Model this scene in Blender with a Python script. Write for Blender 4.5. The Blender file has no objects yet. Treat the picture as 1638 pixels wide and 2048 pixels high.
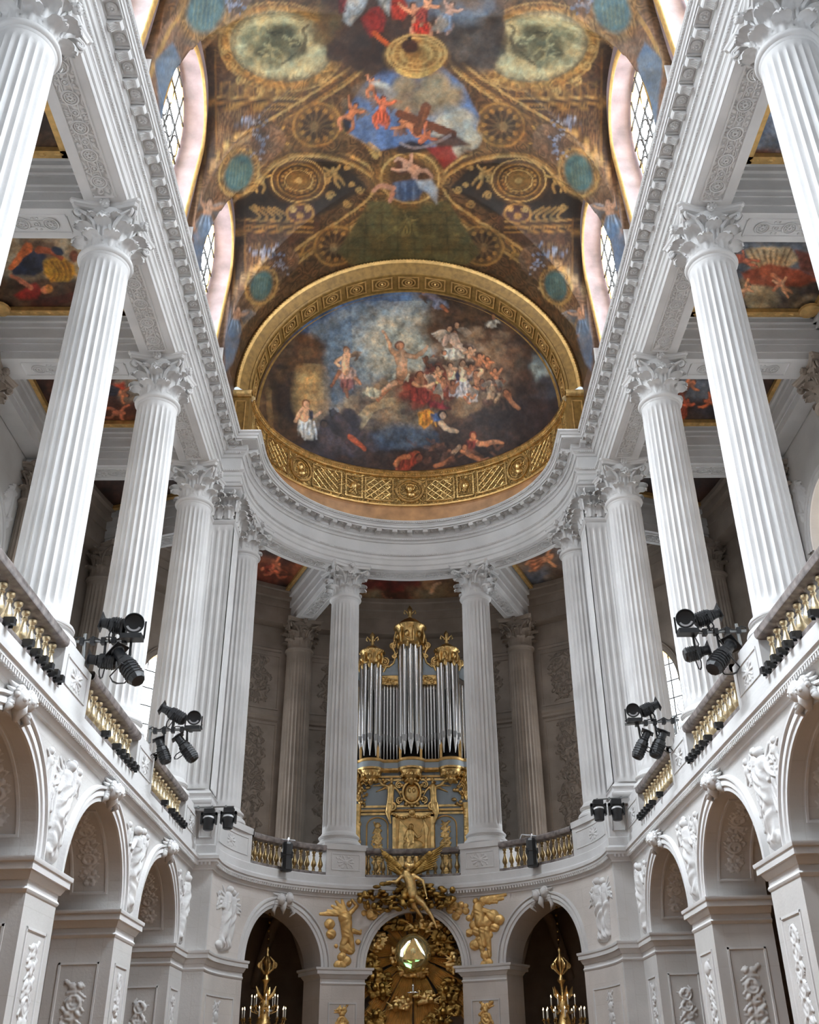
import bpy, bmesh, math, random
import numpy as np
from mathutils import Vector, Matrix

# ------------------------------------------------------------------ camera, world, lights, exposure
S = bpy.context.scene
C = S.collection
FPX, PX, PY = 1992.04, 888.97, 1024.0
YAW, PIT, ROL = .0455, .5225, -.0284
CAM = np.array([-.1633, 0.0, 1.6])
def _axes():
    cy, sy = math.cos(YAW), math.sin(YAW); cp, sp = math.cos(PIT), math.sin(PIT); cr, sr = math.cos(ROL), math.sin(ROL)
    rt = np.array([cy, -sy, 0.]); fw = np.array([sy*cp, cy*cp, sp]); up = np.cross(rt, fw)
    return cr*rt+sr*up, -sr*rt+cr*up, fw
RT, UPV, FW = _axes()
camd = bpy.data.cameras.new('camera'); cam = bpy.data.objects.new('camera', camd); C.objects.link(cam)
camd.sensor_fit = 'AUTO'; camd.sensor_width = 36; camd.lens = FPX/2048*36
camd.shift_x = -(PX-819)/2048; camd.shift_y = 0; camd.clip_end = 300
cam.matrix_world = Matrix(((RT[0], UPV[0], -FW[0], CAM[0]), (RT[1], UPV[1], -FW[1], CAM[1]), (RT[2], UPV[2], -FW[2], CAM[2]), (0, 0, 0, 1)))
S.camera = cam
S.view_settings.view_transform = 'Standard'; S.view_settings.look = 'None'; S.view_settings.gamma = 1
S.view_settings.use_curve_mapping = False
S.view_settings.exposure = 0.2
S.cycles.max_bounces = 6; S.cycles.adaptive_threshold = .03; S.cycles.caustics_reflective = False; S.cycles.caustics_refractive = False
W = bpy.data.worlds.new('sky'); S.world = W; W.use_nodes = True
W.node_tree.nodes['Background'].inputs[0].default_value = (.75, .85, 1, 1)
W.node_tree.nodes['Background'].inputs[1].default_value = 1.0
def area(name, loc, target, sx, sy, power, col, spread=180):
    l = bpy.data.lights.new(name, 'AREA'); l.shape = 'RECTANGLE'; l.size = sx; l.size_y = sy
    l.energy = power; l.color = col; l.spread = math.radians(spread)
    o = bpy.data.objects.new(name, l); C.objects.link(o); o.location = loc
    o.rotation_euler = (Vector(target)-Vector(loc)).to_track_quat('-Z', 'Y').to_euler()
    return o
YC = 25.35           # centre of the apse
COLY = [14.68+4.686*k for k in range(-4, 3)]
BAYM = [16.6+4.7*k for k in range(-4, 2)]
COOL = (.82, .91, 1.0)
for sd in (-1, 1):
    for m in (16.5, 21.22, 11.78, 7.06, 2.34, -2.38):      # lamps added inside the high windows, aimed steeply to brighten the opposite arcade
        area('clerestory_fill', (sd*5.85, m, 22.0), (-sd*5.3, m+.3, 3.6), 2.3, 3.6, 560, (.84, .92, 1.0), 62)

# ------------------------------------------------------------------ photograph-plan coordinates, used to lay out the painted ceilings
def plan(P):
    v = P-CAM; d = v@FW
    return PX+FPX*(v@RT)/d, PY-FPX*(v@UPV)/d
def ray(u, v): return FW+RT*(u-PX)/FPX-UPV*(v-PY)/FPX
def hit(u, v, ax, val):
    d = ray(u, v); t = (val-CAM[ax])/d[ax]; return CAM+d*t
def hitcyl(u, v, r):
    d = ray(u, v); a = d[0]**2+d[1]**2; b = 2*(CAM[0]*d[0]+(CAM[1]-YC)*d[1]); c = CAM[0]**2+(CAM[1]-YC)**2-r*r
    return CAM+d*((-b+math.sqrt(b*b-4*a*c))/(2*a))

# ------------------------------------------------------------------ mesh helpers
class MB:
    def __init__(s): s.v = []; s.f = []
    def add(s, vs, fs):
        o = len(s.v); s.v.extend([tuple(map(float, p)) for p in vs]); s.f.extend([tuple(i+o for i in f) for f in fs]); return s
    def box(s, x0, x1, y0, y1, z0, z1, tp=None):
        vs = [(x, y, z) for z in (z0, z1) for y in (y0, y1) for x in (x0, x1)]
        if tp: vs = [tp(*p) for p in vs]
        return s.add(vs, [(0, 1, 3, 2), (4, 6, 7, 5), (0, 4, 5, 1), (2, 3, 7, 6), (0, 2, 6, 4), (1, 5, 7, 3)])
    def grid(s, nu, nv, fn, cu=False, cv=False):
        vs = [fn(i, j) for j in range(nv) for i in range(nu)]
        fs = []
        for j in range(nv if cv else nv-1):
            for i in range(nu if cu else nu-1):
                a = j*nu+i; b = j*nu+(i+1) % nu; c = ((j+1) % nv)*nu+(i+1) % nu; d = ((j+1) % nv)*nu+i
                fs.append((a, b, c, d))
        return s.add(vs, fs)
    def lathe(s, prof, n=16, c=(0, 0, 0), cap=True):
        m = len(prof)
        o = len(s.v)
        s.grid(n, m, lambda i, j: (c[0]+prof[j][0]*math.cos(2*math.pi*i/n), c[1]+prof[j][0]*math.sin(2*math.pi*i/n), c[2]+prof[j][1]), cu=True)
        if cap:
            s.f.append(tuple(o+i for i in range(n))[::-1]); s.f.append(tuple(o+(m-1)*n+i for i in range(n)))
        return s
    def tube(s, pts, r, n=8, closed=False):
        pts = [Vector(p) for p in pts]; m = len(pts)
        rs = r if isinstance(r, (list, tuple)) else [r]*m
        T = []
        for k in range(m):
            a = pts[k-1] if (k or closed) else pts[0]; b = pts[(k+1) % m] if (k < m-1 or closed) else pts[-1]
            T.append((b-a).normalized())
        up = Vector((0, 0, 1)) if abs(T[0].z) < .9 else Vector((1, 0, 0))
        N = (up-T[0]*up.dot(T[0])).normalized(); rings = []
        for k in range(m):
            N = (N-T[k]*N.dot(T[k])).normalized(); B = T[k].cross(N)
            rings.append([pts[k]+(N*math.cos(2*math.pi*i/n)+B*math.sin(2*math.pi*i/n))*rs[k] for i in range(n)])
        o = len(s.v)
        s.grid(n, m, lambda i, j: rings[j][i], cu=True, cv=closed)
        if not closed:
            s.f.append(tuple(o+i for i in range(n))[::-1]); s.f.append(tuple(o+(m-1)*n+i for i in range(n)))
        return s
    def ball(s, c, r, n=8, m=6, rot=None):
        r = r if isinstance(r, (tuple, list)) else (r, r, r)
        def fn(i, j):
            th = math.pi*j/(m-1); ph = 2*math.pi*i/n
            q = Vector((r[0]*math.sin(th)*math.cos(ph), r[1]*math.sin(th)*math.sin(ph), r[2]*math.cos(th)))
            if rot: q = rot@q
            return (c[0]+q.x, c[1]+q.y, c[2]+q.z)
        return s.grid(n, m, fn, cu=True)
    def disc(s, pts, dz):       # extruded polygon from 3d points by vector dz
        n = len(pts); d = Vector(dz)
        vs = [Vector(p) for p in pts]+[Vector(p)+d for p in pts]
        return s.add(vs, [tuple(range(n))[::-1], tuple(range(n, 2*n))]+[(i, (i+1) % n, n+(i+1) % n, n+i) for i in range(n)])
    def xf(s, fn): s.v = [tuple(fn(*p)) for p in s.v]; return s
    def mesh(s, name, mat, smooth=35):
        me = bpy.data.meshes.new(name); me.from_pydata(s.v, [], s.f); me.materials.append(mat)
        if smooth:
            me.shade_smooth()
            if smooth < 180: me.set_sharp_from_angle(angle=math.radians(smooth))
        me.update(); return me
    def obj(s, name, mat, parent=None, smooth=35):
        return put(name, s.mesh(name, mat, smooth), parent)
def put(name, me, parent=None, loc=None, mw=None):
    o = bpy.data.objects.new(name, me); C.objects.link(o)
    if parent: o.parent = parent
    if mw is not None: o.matrix_local = mw
    elif loc is not None: o.location = loc
    return o
def tag(o, label, cat, group=None, kind=None):
    o['label'] = label; o['category'] = cat
    if group: o['group'] = group
    if kind: o['kind'] = kind
    return o
def thing(name, label, cat, loc=(0, 0, 0), rz=0, group=None):
    o = bpy.data.objects.new(name, None); C.objects.link(o); o.location = loc; o.rotation_euler = (0, 0, rz); o.empty_display_size = .1
    return tag(o, label, cat, group)
def struct(o, label=None):
    o['kind'] = 'structure'
    if label: o['label'] = label
    return o
def kids(o): return [c for c in bpy.data.objects if c.parent == o]
CHILD = {}
def copy_tree(o, parent=None):
    c = o.copy(); C.objects.link(c); c.parent = parent
    for k in CH.get(o.name, []): copy_tree(k, c)
    return c
CH = {}
def index_children():
    CH.clear()
    for o in bpy.data.objects:
        if o.parent: CH.setdefault(o.parent.name, []).append(o)

# ------------------------------------------------------------------ materials
def nt(name):
    m = bpy.data.materials.new(name); m.use_nodes = True; t = m.node_tree
    return m, t, t.nodes['Principled BSDF']
def stone(name, col, var=.12, rough=.6, bump=.15, scale=3.0, joints=None):
    m, t, b = nt(name); N = t.nodes; L = t.links
    tc = N.new('ShaderNodeTexCoord'); gm = N.new('ShaderNodeNewGeometry')
    n1 = N.new('ShaderNodeTexNoise'); n1.inputs['Scale'].default_value = scale*.4; n1.inputs['Detail'].default_value = 7
    L.new(gm.outputs['Position'], n1.inputs['Vector'])
    r = N.new('ShaderNodeValToRGB'); r.color_ramp.elements[0].position = .3; r.color_ramp.elements[1].position = .7
    r.color_ramp.elements[0].color = [c*(1-var) for c in col]+[1]; r.color_ramp.elements[1].color = [min(1, c*(1+var*.5)) for c in col]+[1]
    L.new(n1.outputs[0], r.inputs[0]); out = r.outputs[0]
    if joints:
        br = N.new('ShaderNodeTexBrick'); br.inputs['Scale'].default_value = 1
        br.inputs['Mortar Size'].default_value = .006; br.inputs['Brick Width'].default_value = 1.1; br.inputs['Row Height'].default_value = .46
        br.inputs['Color1'].default_value = (1, 1, 1, 1); br.inputs['Color2'].default_value = (.965, .96, .95, 1); br.inputs['Mortar'].default_value = (.90, .885, .87, 1)
        mp = N.new('ShaderNodeMapping'); mp.inputs['Rotation'].default_value = (math.pi/2, 0, joints)
        L.new(gm.outputs['Position'], mp.inputs['Vector']); L.new(mp.outputs[0], br.inputs['Vector'])
        mx = N.new('ShaderNodeMix'); mx.data_type = 'RGBA'; mx.blend_type = 'MULTIPLY'; mx.inputs[0].default_value = 1
        L.new(out, mx.inputs[6]); L.new(br.outputs[0], mx.inputs[7]); out = mx.outputs[2]
    L.new(out, b.inputs['Base Color']); b.inputs['Roughness'].default_value = rough
    n2 = N.new('ShaderNodeTexNoise'); n2.inputs['Scale'].default_value = 22; n2.inputs['Detail'].default_value = 4
    L.new(gm.outputs['Position'], n2.inputs['Vector'])
    bp = N.new('ShaderNodeBump'); bp.inputs['Strength'].default_value = bump; bp.inputs['Distance'].default_value = .02
    L.new(n2.outputs[0], bp.inputs['Height']); L.new(bp.outputs[0], b.inputs['Normal'])
    return m
def metal(name, col, rough=.35, met=1.0, bump=.0, bscale=30, var=0.0):
    m, t, b = nt(name); N = t.nodes; L = t.links
    b.inputs['Metallic'].default_value = met; b.inputs['Roughness'].default_value = rough; b.inputs['Base Color'].default_value = (*col, 1)
    gm = N.new('ShaderNodeNewGeometry'); n = N.new('ShaderNodeTexNoise'); n.inputs['Scale'].default_value = bscale; n.inputs['Detail'].default_value = 5
    L.new(gm.outputs['Position'], n.inputs['Vector'])
    if var:
        n3 = N.new('ShaderNodeTexNoise'); n3.inputs['Scale'].default_value = 6; L.new(gm.outputs['Position'], n3.inputs['Vector'])
        r = N.new('ShaderNodeValToRGB'); r.color_ramp.elements[0].position = .35; r.color_ramp.elements[1].position = .65
        r.color_ramp.elements[0].color = [c*(1-var) for c in col]+[1]; r.color_ramp.elements[1].color = [*col, 1]
        L.new(n3.outputs[0], r.inputs[0]); L.new(r.outputs[0], b.inputs['Base Color'])
    if bump:
        bp = N.new('ShaderNodeBump'); bp.inputs['Strength'].default_value = bump; bp.inputs['Distance'].default_value = .03
        L.new(n.outputs[0], bp.inputs['Height']); L.new(bp.outputs[0], b.inputs['Normal'])
    return m
def carved(name, col, scale=14, depth=.5, met=0.0, rough=.6, dark=.7):
    """low relief ornament: scrolling ridges, with shade put into the colour of the hollows"""
    m, t, b = nt(name); N = t.nodes; L = t.links
    gm = N.new('ShaderNodeNewGeometry')
    n0 = N.new('ShaderNodeTexNoise'); n0.inputs['Scale'].default_value = 2.2; n0.inputs['Detail'].default_value = 2
    L.new(gm.outputs['Position'], n0.inputs['Vector'])
    mx = N.new('ShaderNodeMix'); mx.data_type = 'RGBA'; mx.blend_type = 'ADD'; mx.inputs[0].default_value = .35
    L.new(gm.outputs['Position'], mx.inputs[6]); L.new(n0.outputs[1], mx.inputs[7])
    v = N.new('ShaderNodeTexVoronoi'); v.feature = 'SMOOTH_F1'; v.inputs['Scale'].default_value = scale*.45
    L.new(mx.outputs[2], v.inputs['Vector'])
    mul = N.new('ShaderNodeMath'); mul.operation = 'MULTIPLY'; mul.inputs[1].default_value = 26; L.new(v.outputs[0], mul.inputs[0])
    sn = N.new('ShaderNodeMath'); sn.operation = 'SINE'; L.new(mul.outputs[0], sn.inputs[0])
    bp = N.new('ShaderNodeBump'); bp.inputs['Strength'].default_value = depth; bp.inputs['Distance'].default_value = .03
    L.new(sn.outputs[0], bp.inputs['Height']); L.new(bp.outputs[0], b.inputs['Normal'])
    mr = N.new('ShaderNodeMapRange'); mr.inputs[1].default_value = -1; mr.inputs[3].default_value = dark; mr.inputs[4].default_value = 1.05  # hollows between the ridges coloured darker, as painted shade
    L.new(sn.outputs[0], mr.inputs[0])
    m2 = N.new('ShaderNodeMix'); m2.data_type = 'RGBA'; m2.blend_type = 'MULTIPLY'; m2.inputs[0].default_value = 1
    m2.inputs[6].default_value = (*col, 1); L.new(mr.outputs[0], m2.inputs[7]); L.new(m2.outputs[2], b.inputs['Base Color'])
    b.inputs['Metallic'].default_value = met; b.inputs['Roughness'].default_value = rough
    return m
def painted(name, orn=(.62, .42, .17), rough=.55, fine=26.0):
    """fresco colours stored on the surface, with a fine gilt scroll pattern where the mask (alpha) asks for it"""
    m, t, b = nt(name); N = t.nodes; L = t.links
    at = N.new('ShaderNodeVertexColor'); at.layer_name = 'Paint'
    gm = N.new('ShaderNodeNewGeometry')
    n0 = N.new('ShaderNodeTexNoise'); n0.inputs['Scale'].default_value = 3; n0.inputs['Detail'].default_value = 2
    L.new(gm.outputs['Position'], n0.inputs['Vector'])
    mx = N.new('ShaderNodeMix'); mx.data_type = 'RGBA'; mx.blend_type = 'ADD'; mx.inputs[0].default_value = .3
    L.new(gm.outputs['Position'], mx.inputs[6]); L.new(n0.outputs[1], mx.inputs[7])
    v = N.new('ShaderNodeTexVoronoi'); v.feature = 'SMOOTH_F1'; v.inputs['Scale'].default_value = 2.6; L.new(mx.outputs[2], v.inputs['Vector'])
    mul = N.new('ShaderNodeMath'); mul.operation = 'MULTIPLY'; mul.inputs[1].default_value = fine; L.new(v.outputs[0], mul.inputs[0])
    sn = N.new('ShaderNodeMath'); sn.operation = 'SINE'; L.new(mul.outputs[0], sn.inputs[0])
    n1 = N.new('ShaderNodeTexNoise'); n1.inputs['Scale'].default_value = 9; n1.inputs['Detail'].default_value = 8; L.new(gm.outputs['Position'], n1.inputs['Vector'])
    ad = N.new('ShaderNodeMath'); ad.operation = 'MULTIPLY_ADD'; ad.inputs[1].default_value = 3.0; L.new(n1.outputs[0], ad.inputs[0]); ad.inputs[2].default_value = -1.5
    ad2 = N.new('ShaderNodeMath'); ad2.operation = 'ADD'; L.new(sn.outputs[0], ad2.inputs[0]); L.new(ad.outputs[0], ad2.inputs[1])
    mr = N.new('ShaderNodeMapRange'); mr.inputs[1].default_value = -1.2; mr.inputs[2].default_value = 1.2; mr.inputs[3].default_value = .45; mr.inputs[4].default_value = 1.45
    L.new(ad2.outputs[0], mr.inputs[0])
    m2 = N.new('ShaderNodeMix'); m2.data_type = 'RGBA'; m2.blend_type = 'MULTIPLY'
    L.new(at.outputs['Alpha'], m2.inputs[0]); L.new(at.outputs['Color'], m2.inputs[6]); L.new(mr.outputs[0], m2.inputs[7])
    n2 = N.new('ShaderNodeTexNoise'); n2.inputs['Scale'].default_value = 12; n2.inputs['Detail'].default_value = 10; n2.inputs['Roughness'].default_value = .7; L.new(gm.outputs['Position'], n2.inputs['Vector'])
    mr2 = N.new('ShaderNodeMapRange'); mr2.inputs[1].default_value = .3; mr2.inputs[2].default_value = .7; mr2.inputs[3].default_value = .78; mr2.inputs[4].default_value = 1.2
    L.new(n2.outputs[0], mr2.inputs[0])
    m3 = N.new('ShaderNodeMix'); m3.data_type = 'RGBA'; m3.blend_type = 'MULTIPLY'; m3.inputs[0].default_value = 1
    L.new(m2.outputs[2], m3.inputs[6]); L.new(mr2.outputs[0], m3.inputs[7]); L.new(m3.outputs[2], b.inputs['Base Color'])
    b.inputs['Roughness'].default_value = rough
    return m
M = {}
M['stone'] = stone('pale limestone', (.62, .612, .605))
M['stoneN'] = stone('pale limestone blocks side', (.55, .535, .52), joints=math.pi/2)
M['stoneA'] = stone('pale limestone blocks apse', (.62, .575, .54), joints=.001)
M['stoneD'] = stone('shaded ambulatory limestone', (.36, .30, .25), var=.25, joints=.001)  # ambulatory shade put into the colour: a darker copy of the limestone
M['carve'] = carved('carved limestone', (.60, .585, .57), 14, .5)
M['carveD'] = carved('carved ambulatory limestone', (.34, .28, .23), 10, .6)  # carving in the same darker colour, ambulatory shade included
M['gold'] = metal('burnished gilding', (.92, .64, .27), .32, 1, .35, 22, .45)
M['goldD'] = metal('dark old gilding', (.50, .31, .09), .34, 1, .5, 16, .6)
M['goldM'] = metal('matt gold leaf', (.80, .52, .20), .5, .75, .2, 30, .25)
M['goldrel'] = carved('gold ornament relief', (.72, .48, .18), 16, .8, .7, .42, .45)
M['greyblue'] = metal('grey blue paint', (.36, .42, .46), .5, 0)
M['tin'] = metal('polished tin', (.62, .62, .62), .18, 1)
M['black'] = metal('black enamel', (.012, .013, .015), .38, 0)
M['steel'] = metal('grey steel', (.32, .33, .33), .35, 1)
M['lens'] = metal('white lens reflection', (.75, .77, .8), .1, .6)
M['marble'] = stone('veined grey marble', (.24, .21, .20), var=.6, rough=.25, bump=.05, scale=16)
M['brick'] = stone('orange marble', (.55, .30, .14), var=.35, rough=.4, scale=6)
M['dark'] = metal('dark void', (.012, .011, .011), .9, 0)
M['floor'] = stone('warm marble floor', (.24, .125, .055), var=.3, rough=.4, scale=4)
M['wax'] = metal('white wax', (.85, .82, .76), .5, 0)
def emis(name, col, st):
    m, t, b = nt(name); b.inputs['Base Color'].default_value = (*col, 1); b.inputs['Emission Color'].default_value = (*col, 1); b.inputs['Emission Strength'].default_value = st; return m
M['flame'] = emis('candle flame', (1, .72, .42), 6)
M['glass'] = emis('daylit leaded glass', (.83, .92, 1), 13.5)
M['glassT'] = emis('daylit tribune glass', (.84, .92, 1), 1.5)
M['glassW'] = emis('daylit ambulatory glass', (.84, .92, 1), 5)
M['glassG'] = emis('daylit ground floor glass', (.80, .90, 1), 11)
M['glassA'] = emis('daylit amber glass', (1, .62, .22), 4)
M['crystal'] = metal('cut crystal', (.85, .88, .9), .08, .9)
# ------------------------------------------------------------------ large structure
XW = 5.33; RA = 4.85
def PN(sd):
    return lambda s, z, n: (sd*(XW-n), s, z)
def PA(s, z, n): a = s/RA; r = RA-n; return (r*math.sin(a), YC+r*math.cos(a), z)
def ss(a, b, step):
    k = max(1, int(math.ceil((b-a)/step-1e-6))); return [a+(b-a)*i/k for i in range(k+1)]
def arch_wall(P, s0, s1, z0, z1, th, arches, step=.5, NA=28):
    m = MB(); cur = s0
    def slab(a, b):
        q = ss(a, b, step)
        m.grid(len(q), 2, lambda i, j: P(q[i], (z0, z1)[j], 0)); m.grid(len(q), 2, lambda i, j: P(q[i], (z0, z1)[j], -th))
    for (c, hw, zs, rise) in arches:
        slab(cur, c-hw)
        ph = [math.pi-math.pi*i/NA for i in range(NA+1)]
        cv = [(c+hw*math.cos(p), zs+rise*math.sin(p)) for p in ph]
        for n in (0, -th):
            m.grid(NA+1, 2, lambda i, j: P(cv[i][0], cv[i][1] if j == 0 else z1, n))
        m.grid(NA+1, 2, lambda i, j: P(cv[i][0], cv[i][1], -th*j))
        for sg in (-1, 1): m.grid(2, 2, lambda i, j: P(c+sg*hw, zs if j else z0, -th*i))
        cur = c+hw
    slab(cur, s1)
    return m
def archivolt(P, c, hw, zs, rise, prof, NA=32, n0=0.0):
    """prof: (d outward from the arch edge, n projection) swept round the arch"""
    m = MB(); ph = [math.pi-math.pi*i/NA for i in range(NA+1)]
    m.grid(NA+1, len(prof), lambda i, j: P(c+(hw+prof[j][0])*math.cos(ph[i]), zs+(rise+prof[j][0])*math.sin(ph[i]), n0+prof[j][1]))
    return m
def sweep(P, path, prof, closed=False):
    """path of (s, n) points; prof of (off, z): off pushes to the left-hand side of the walk"""
    m = MB(); k = len(path); pts = [Vector((p[0], p[1])) for p in path]; nr = []
    for i in range(k):
        d1 = (pts[i]-pts[i-1]) if (i or closed) else (pts[1]-pts[0]); d2 = (pts[(i+1) % k]-pts[i]) if (i < k-1 or closed) else (pts[-1]-pts[-2])
        a = Vector((-d1.y, d1.x)).normalized(); b = Vector((-d2.y, d2.x)).normalized(); s_ = a+b
        nr.append(s_/max(.3, s_.dot(a)) if s_.length > 1e-6 else a)
    m.grid(k, len(prof), lambda i, j: P(pts[i].x+nr[i].x*prof[j][0], prof[j][1], pts[i].y+nr[i].y*prof[j][0]), cu=closed)
    return m
def XYP(x, z, y): return (x, y, z)
def plan_path(xn, yc, xa, r, y0=-6.0, n=56):
    """whole plan line: left nave wall, its return, the apse curve, right nave wall"""
    left = [(-xn, y0), (-xn, yc), (-xa, yc)]
    arc = [(-r*math.cos(math.pi*i/n), YC+r*math.sin(math.pi*i/n)) for i in range(n+1)]
    return left+arc+[(xa, yc), (xn, yc), (xn, y0)]
ARCHV = [(0, 0), (0, .035), (.07, .035), (.09, .06), (.17, .06), (.19, .04), (.21, .09), (.25, .09), (.27, 0)]
IMP = [(0, 4.01), (.03, 4.03), (.05, 4.06), (.03, 4.085), (.012, 4.095), (.012, 4.17), (.05, 4.18), (.11, 4.25), (.13, 4.28), (.20, 4.285), (.20, 4.375), (.235, 4.39), (.25, 4.42), (.25, 4.45), (0, 4.455)]
def half(P): return lambda s, z, n: P(s, z, n*.5 if n > 0 else n)
TH = 1.1
PIER = .66; PITCH = 4.70
PC = [15.1+PITCH*k for k in range(-4, 3)]
walls = {}
def panel_frame(P, s0, s1, z0, z1, w=.035, pr=.018, step=.6):
    """raised moulding rectangle"""
    m = MB(); prof = [(0, 0), (.0, pr), (w, pr), (w*1.3, 0)]
    for (a, b, c, d) in ((s0, s1, z0, 0), (s0, s1, z1, 1)):
        q = ss(a, b, step); sg = 1 if d == 0 else -1
        m.grid(len(q), 4, lambda i, j: P(q[i], c+sg*prof[j][0], prof[j][1]))
    for (c, sg) in ((s0, 1), (s1, -1)):
        m.grid(2, 4, lambda i, j: P(c+sg*prof[j][0], (z0, z1)[i], prof[j][1]))
    return m
def relief(P, s0, s1, z0, z1, fn, nu, nv, n0=.002):
    """heightfield relief: fn(U,V) arrays in metres -> projection"""
    U, V = np.meshgrid(np.linspace(s0, s1, nu), np.linspace(z0, z1, nv)); H = fn(U, V)
    keep = H > .002
    ids = -np.ones(H.shape, int); m = MB(); vs = []
    kk = keep.copy(); kk[1:] |= keep[:-1]; kk[:-1] |= keep[1:]; kk[:, 1:] |= keep[:, :-1]; kk[:, :-1] |= keep[:, 1:]
    for j, i in zip(*np.nonzero(kk)): ids[j, i] = len(vs); vs.append(P(U[j, i], V[j, i], n0+max(0, H[j, i])))
    fs = []
    for j in range(nv-1):
        for i in range(nu-1):
            q = (ids[j, i], ids[j, i+1], ids[j+1, i+1], ids[j+1, i])
            if min(q) >= 0: fs.append(q)
    return m.add(vs, fs)
def seg_d(U, V, a, b):
    ax, ay = a; bx, by = b; dx, dy = bx-ax, by-ay; L2 = dx*dx+dy*dy+1e-9
    t = np.clip(((U-ax)*dx+(V-ay)*dy)/L2, 0, 1); return np.hypot(U-ax-t*dx, V-ay-t*dy), t
def limb(H, U, V, a, b, r0, r1, h=1.0):
    d, t = seg_d(U, V, a, b); r = r0+(r1-r0)*t
    z = np.sqrt(np.clip(1-(d/r)**2, 0, None))*r*h; np.maximum(H, z, out=H)
def blob(H, U, V, c, rx, ry, h, rot=0):
    x = (U-c[0])*math.cos(rot)+(V-c[1])*math.sin(rot); y = -(U-c[0])*math.sin(rot)+(V-c[1])*math.cos(rot)
    z = np.sqrt(np.clip(1-(x/rx)**2-(y/ry)**2, 0, None))*h; np.maximum(H, z, out=H)
def figure(H, U, V, x, z, hgt, sd=1, rng=None, wing=False, h=.85):
    """one draped standing figure in relief; x,z is the feet, hgt the height"""
    rng = rng or random.Random(1); q = hgt; lean = rng.uniform(-.06, .06)*q
    hp = (x+lean, z+.52*q); sh = (x+lean*1.8, z+.80*q); hd = (x+lean*2+sd*.03*q, z+.93*q)
    if wing:
        for k in range(5):
            e = (sh[0]-sd*(.22+.05*k)*q, sh[1]+(.16-.10*k)*q); limb(H, U, V, (sh[0], sh[1]-.02*k*q), e, .045*q, .02*q, .5*h)
    limb(H, U, V, hp, (x-.06*q, z+.02*q), .105*q, .075*q, h); limb(H, U, V, (hp[0]+.03*q, hp[1]), (x+.09*q*sd, z+.03*q), .09*q, .06*q, h)
    limb(H, U, V, hp, sh, .10*q, .095*q, h)
    fold = .010*q*np.sin((U-x)*38/q+6*np.sin((V-z)*7/q)+rng.uniform(0, 6)); msk = (H > .01*q) & (V < z+.72*q); H[msk] += fold[msk]
    blob(H, U, V, hd, .058*q, .072*q, .085*q*h/.85); limb(H, U, V, sh, hd, .035*q, .035*q, h)
    el = (sh[0]+sd*.17*q, sh[1]-.13*q); limb(H, U, V, (sh[0]+sd*.08*q, sh[1]-.02*q), el, .045*q, .035*q, h*1.1)
    limb(H, U, V, el, (el[0]+sd*.08*q, el[1]+rng.uniform(-.05, .17)*q), .034*q, .022*q, h*1.1)
    el = (sh[0]-sd*.13*q, sh[1]-.17*q); limb(H, U, V, (sh[0]-sd*.07*q, sh[1]-.02*q), el, .045*q, .035*q, h)
    limb(H, U, V, el, (el[0]+sd*.10*q, el[1]-.08*q), .033*q, .022*q, h*1.1)
def putto(H, U, V, x, z, q, sd=1, h=.9):
    blob(H, U, V, (x, z+.85*q), .13*q, .15*q, .15*q*h); blob(H, U, V, (x, z+.52*q), .16*q, .22*q, .15*q*h)
    limb(H, U, V, (x-.06*q, z+.38*q), (x-.16*q, z+.05*q), .10*q, .06*q, h); limb(H, U, V, (x+.06*q, z+.38*q), (x+.22*q*sd, z+.12*q), .10*q, .06*q, h)
    limb(H, U, V, (x+.1*q*sd, z+.65*q), (x+.36*q*sd, z+.82*q), .07*q, .05*q, h); limb(H, U, V, (x-.1*q*sd, z+.65*q), (x-.3*q*sd, z+.5*q), .07*q, .05*q, h)
    for k in range(3): limb(H, U, V, (x-.08*q*sd, z+.68*q), (x-(.45+.04*k)*q*sd, z+(.95-.16*k)*q), .07*q, .03*q, .5*h)
def trophy(H, U, V, x, z0, z1, w, rng, h=.6):
    """vertical hanging of foliage, ribbons, vessels and instruments"""
    L = z1-z0; n = max(4, int(L/(w*.42)))
    limb(H, U, V, (x, z0+.03*L), (x, z1-.02*L), w*.05, w*.05, h)
    for k in range(n):
        zc = z0+L*(k+.5)/n; s_ = .55+.45*math.sin(math.pi*(k+.5)/n); kind = rng.randrange(4)
        for sg in (-1, 1):
            e = (x+sg*w*.42*s_, zc+w*rng.uniform(-.12, .34)); limb(H, U, V, (x, zc-.1*w), e, w*.09, w*.03, h)
            limb(H, U, V, e, (e[0]-sg*w*.12, e[1]+w*.16), w*.06, w*.025, h)
            blob(H, U, V, (x+sg*w*.22*s_, zc+w*.10), w*.09, w*.14, w*.07, sg*.7)
        for q_ in range(5):
            a_ = rng.uniform(0, 6.28); limb(H, U, V, (x+w*.1*math.cos(a_), zc+w*.1*math.sin(a_)), (x+w*rng.uniform(.25, .46)*math.cos(a_), zc+w*rng.uniform(.2, .4)*math.sin(a_)), w*.045, w*.015, h*1.3)
        if kind == 0: blob(H, U, V, (x, zc), w*.2, w*.26, w*.12)
        elif kind == 1: limb(H, U, V, (x-w*.34, zc-w*.25), (x+w*.34, zc+w*.25), w*.05, w*.08, h)
        elif kind == 2:
            r = np.hypot(U-x, V-zc); z = np.sqrt(np.clip(1-((r-w*.22)/(w*.06))**2, 0, None))*w*.06; np.maximum(H, z, out=H)
        else:
            for a in range(6): blob(H, U, V, (x+w*.13*math.cos(a*1.05), zc+w*.13*math.sin(a*1.05)), w*.075, w*.075, w*.08)
def rfield(fn):
    def g(U, V):
        H = np.zeros_like(U); fn(H, U, V); return H
    return g
rng = random.Random(7)

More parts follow.
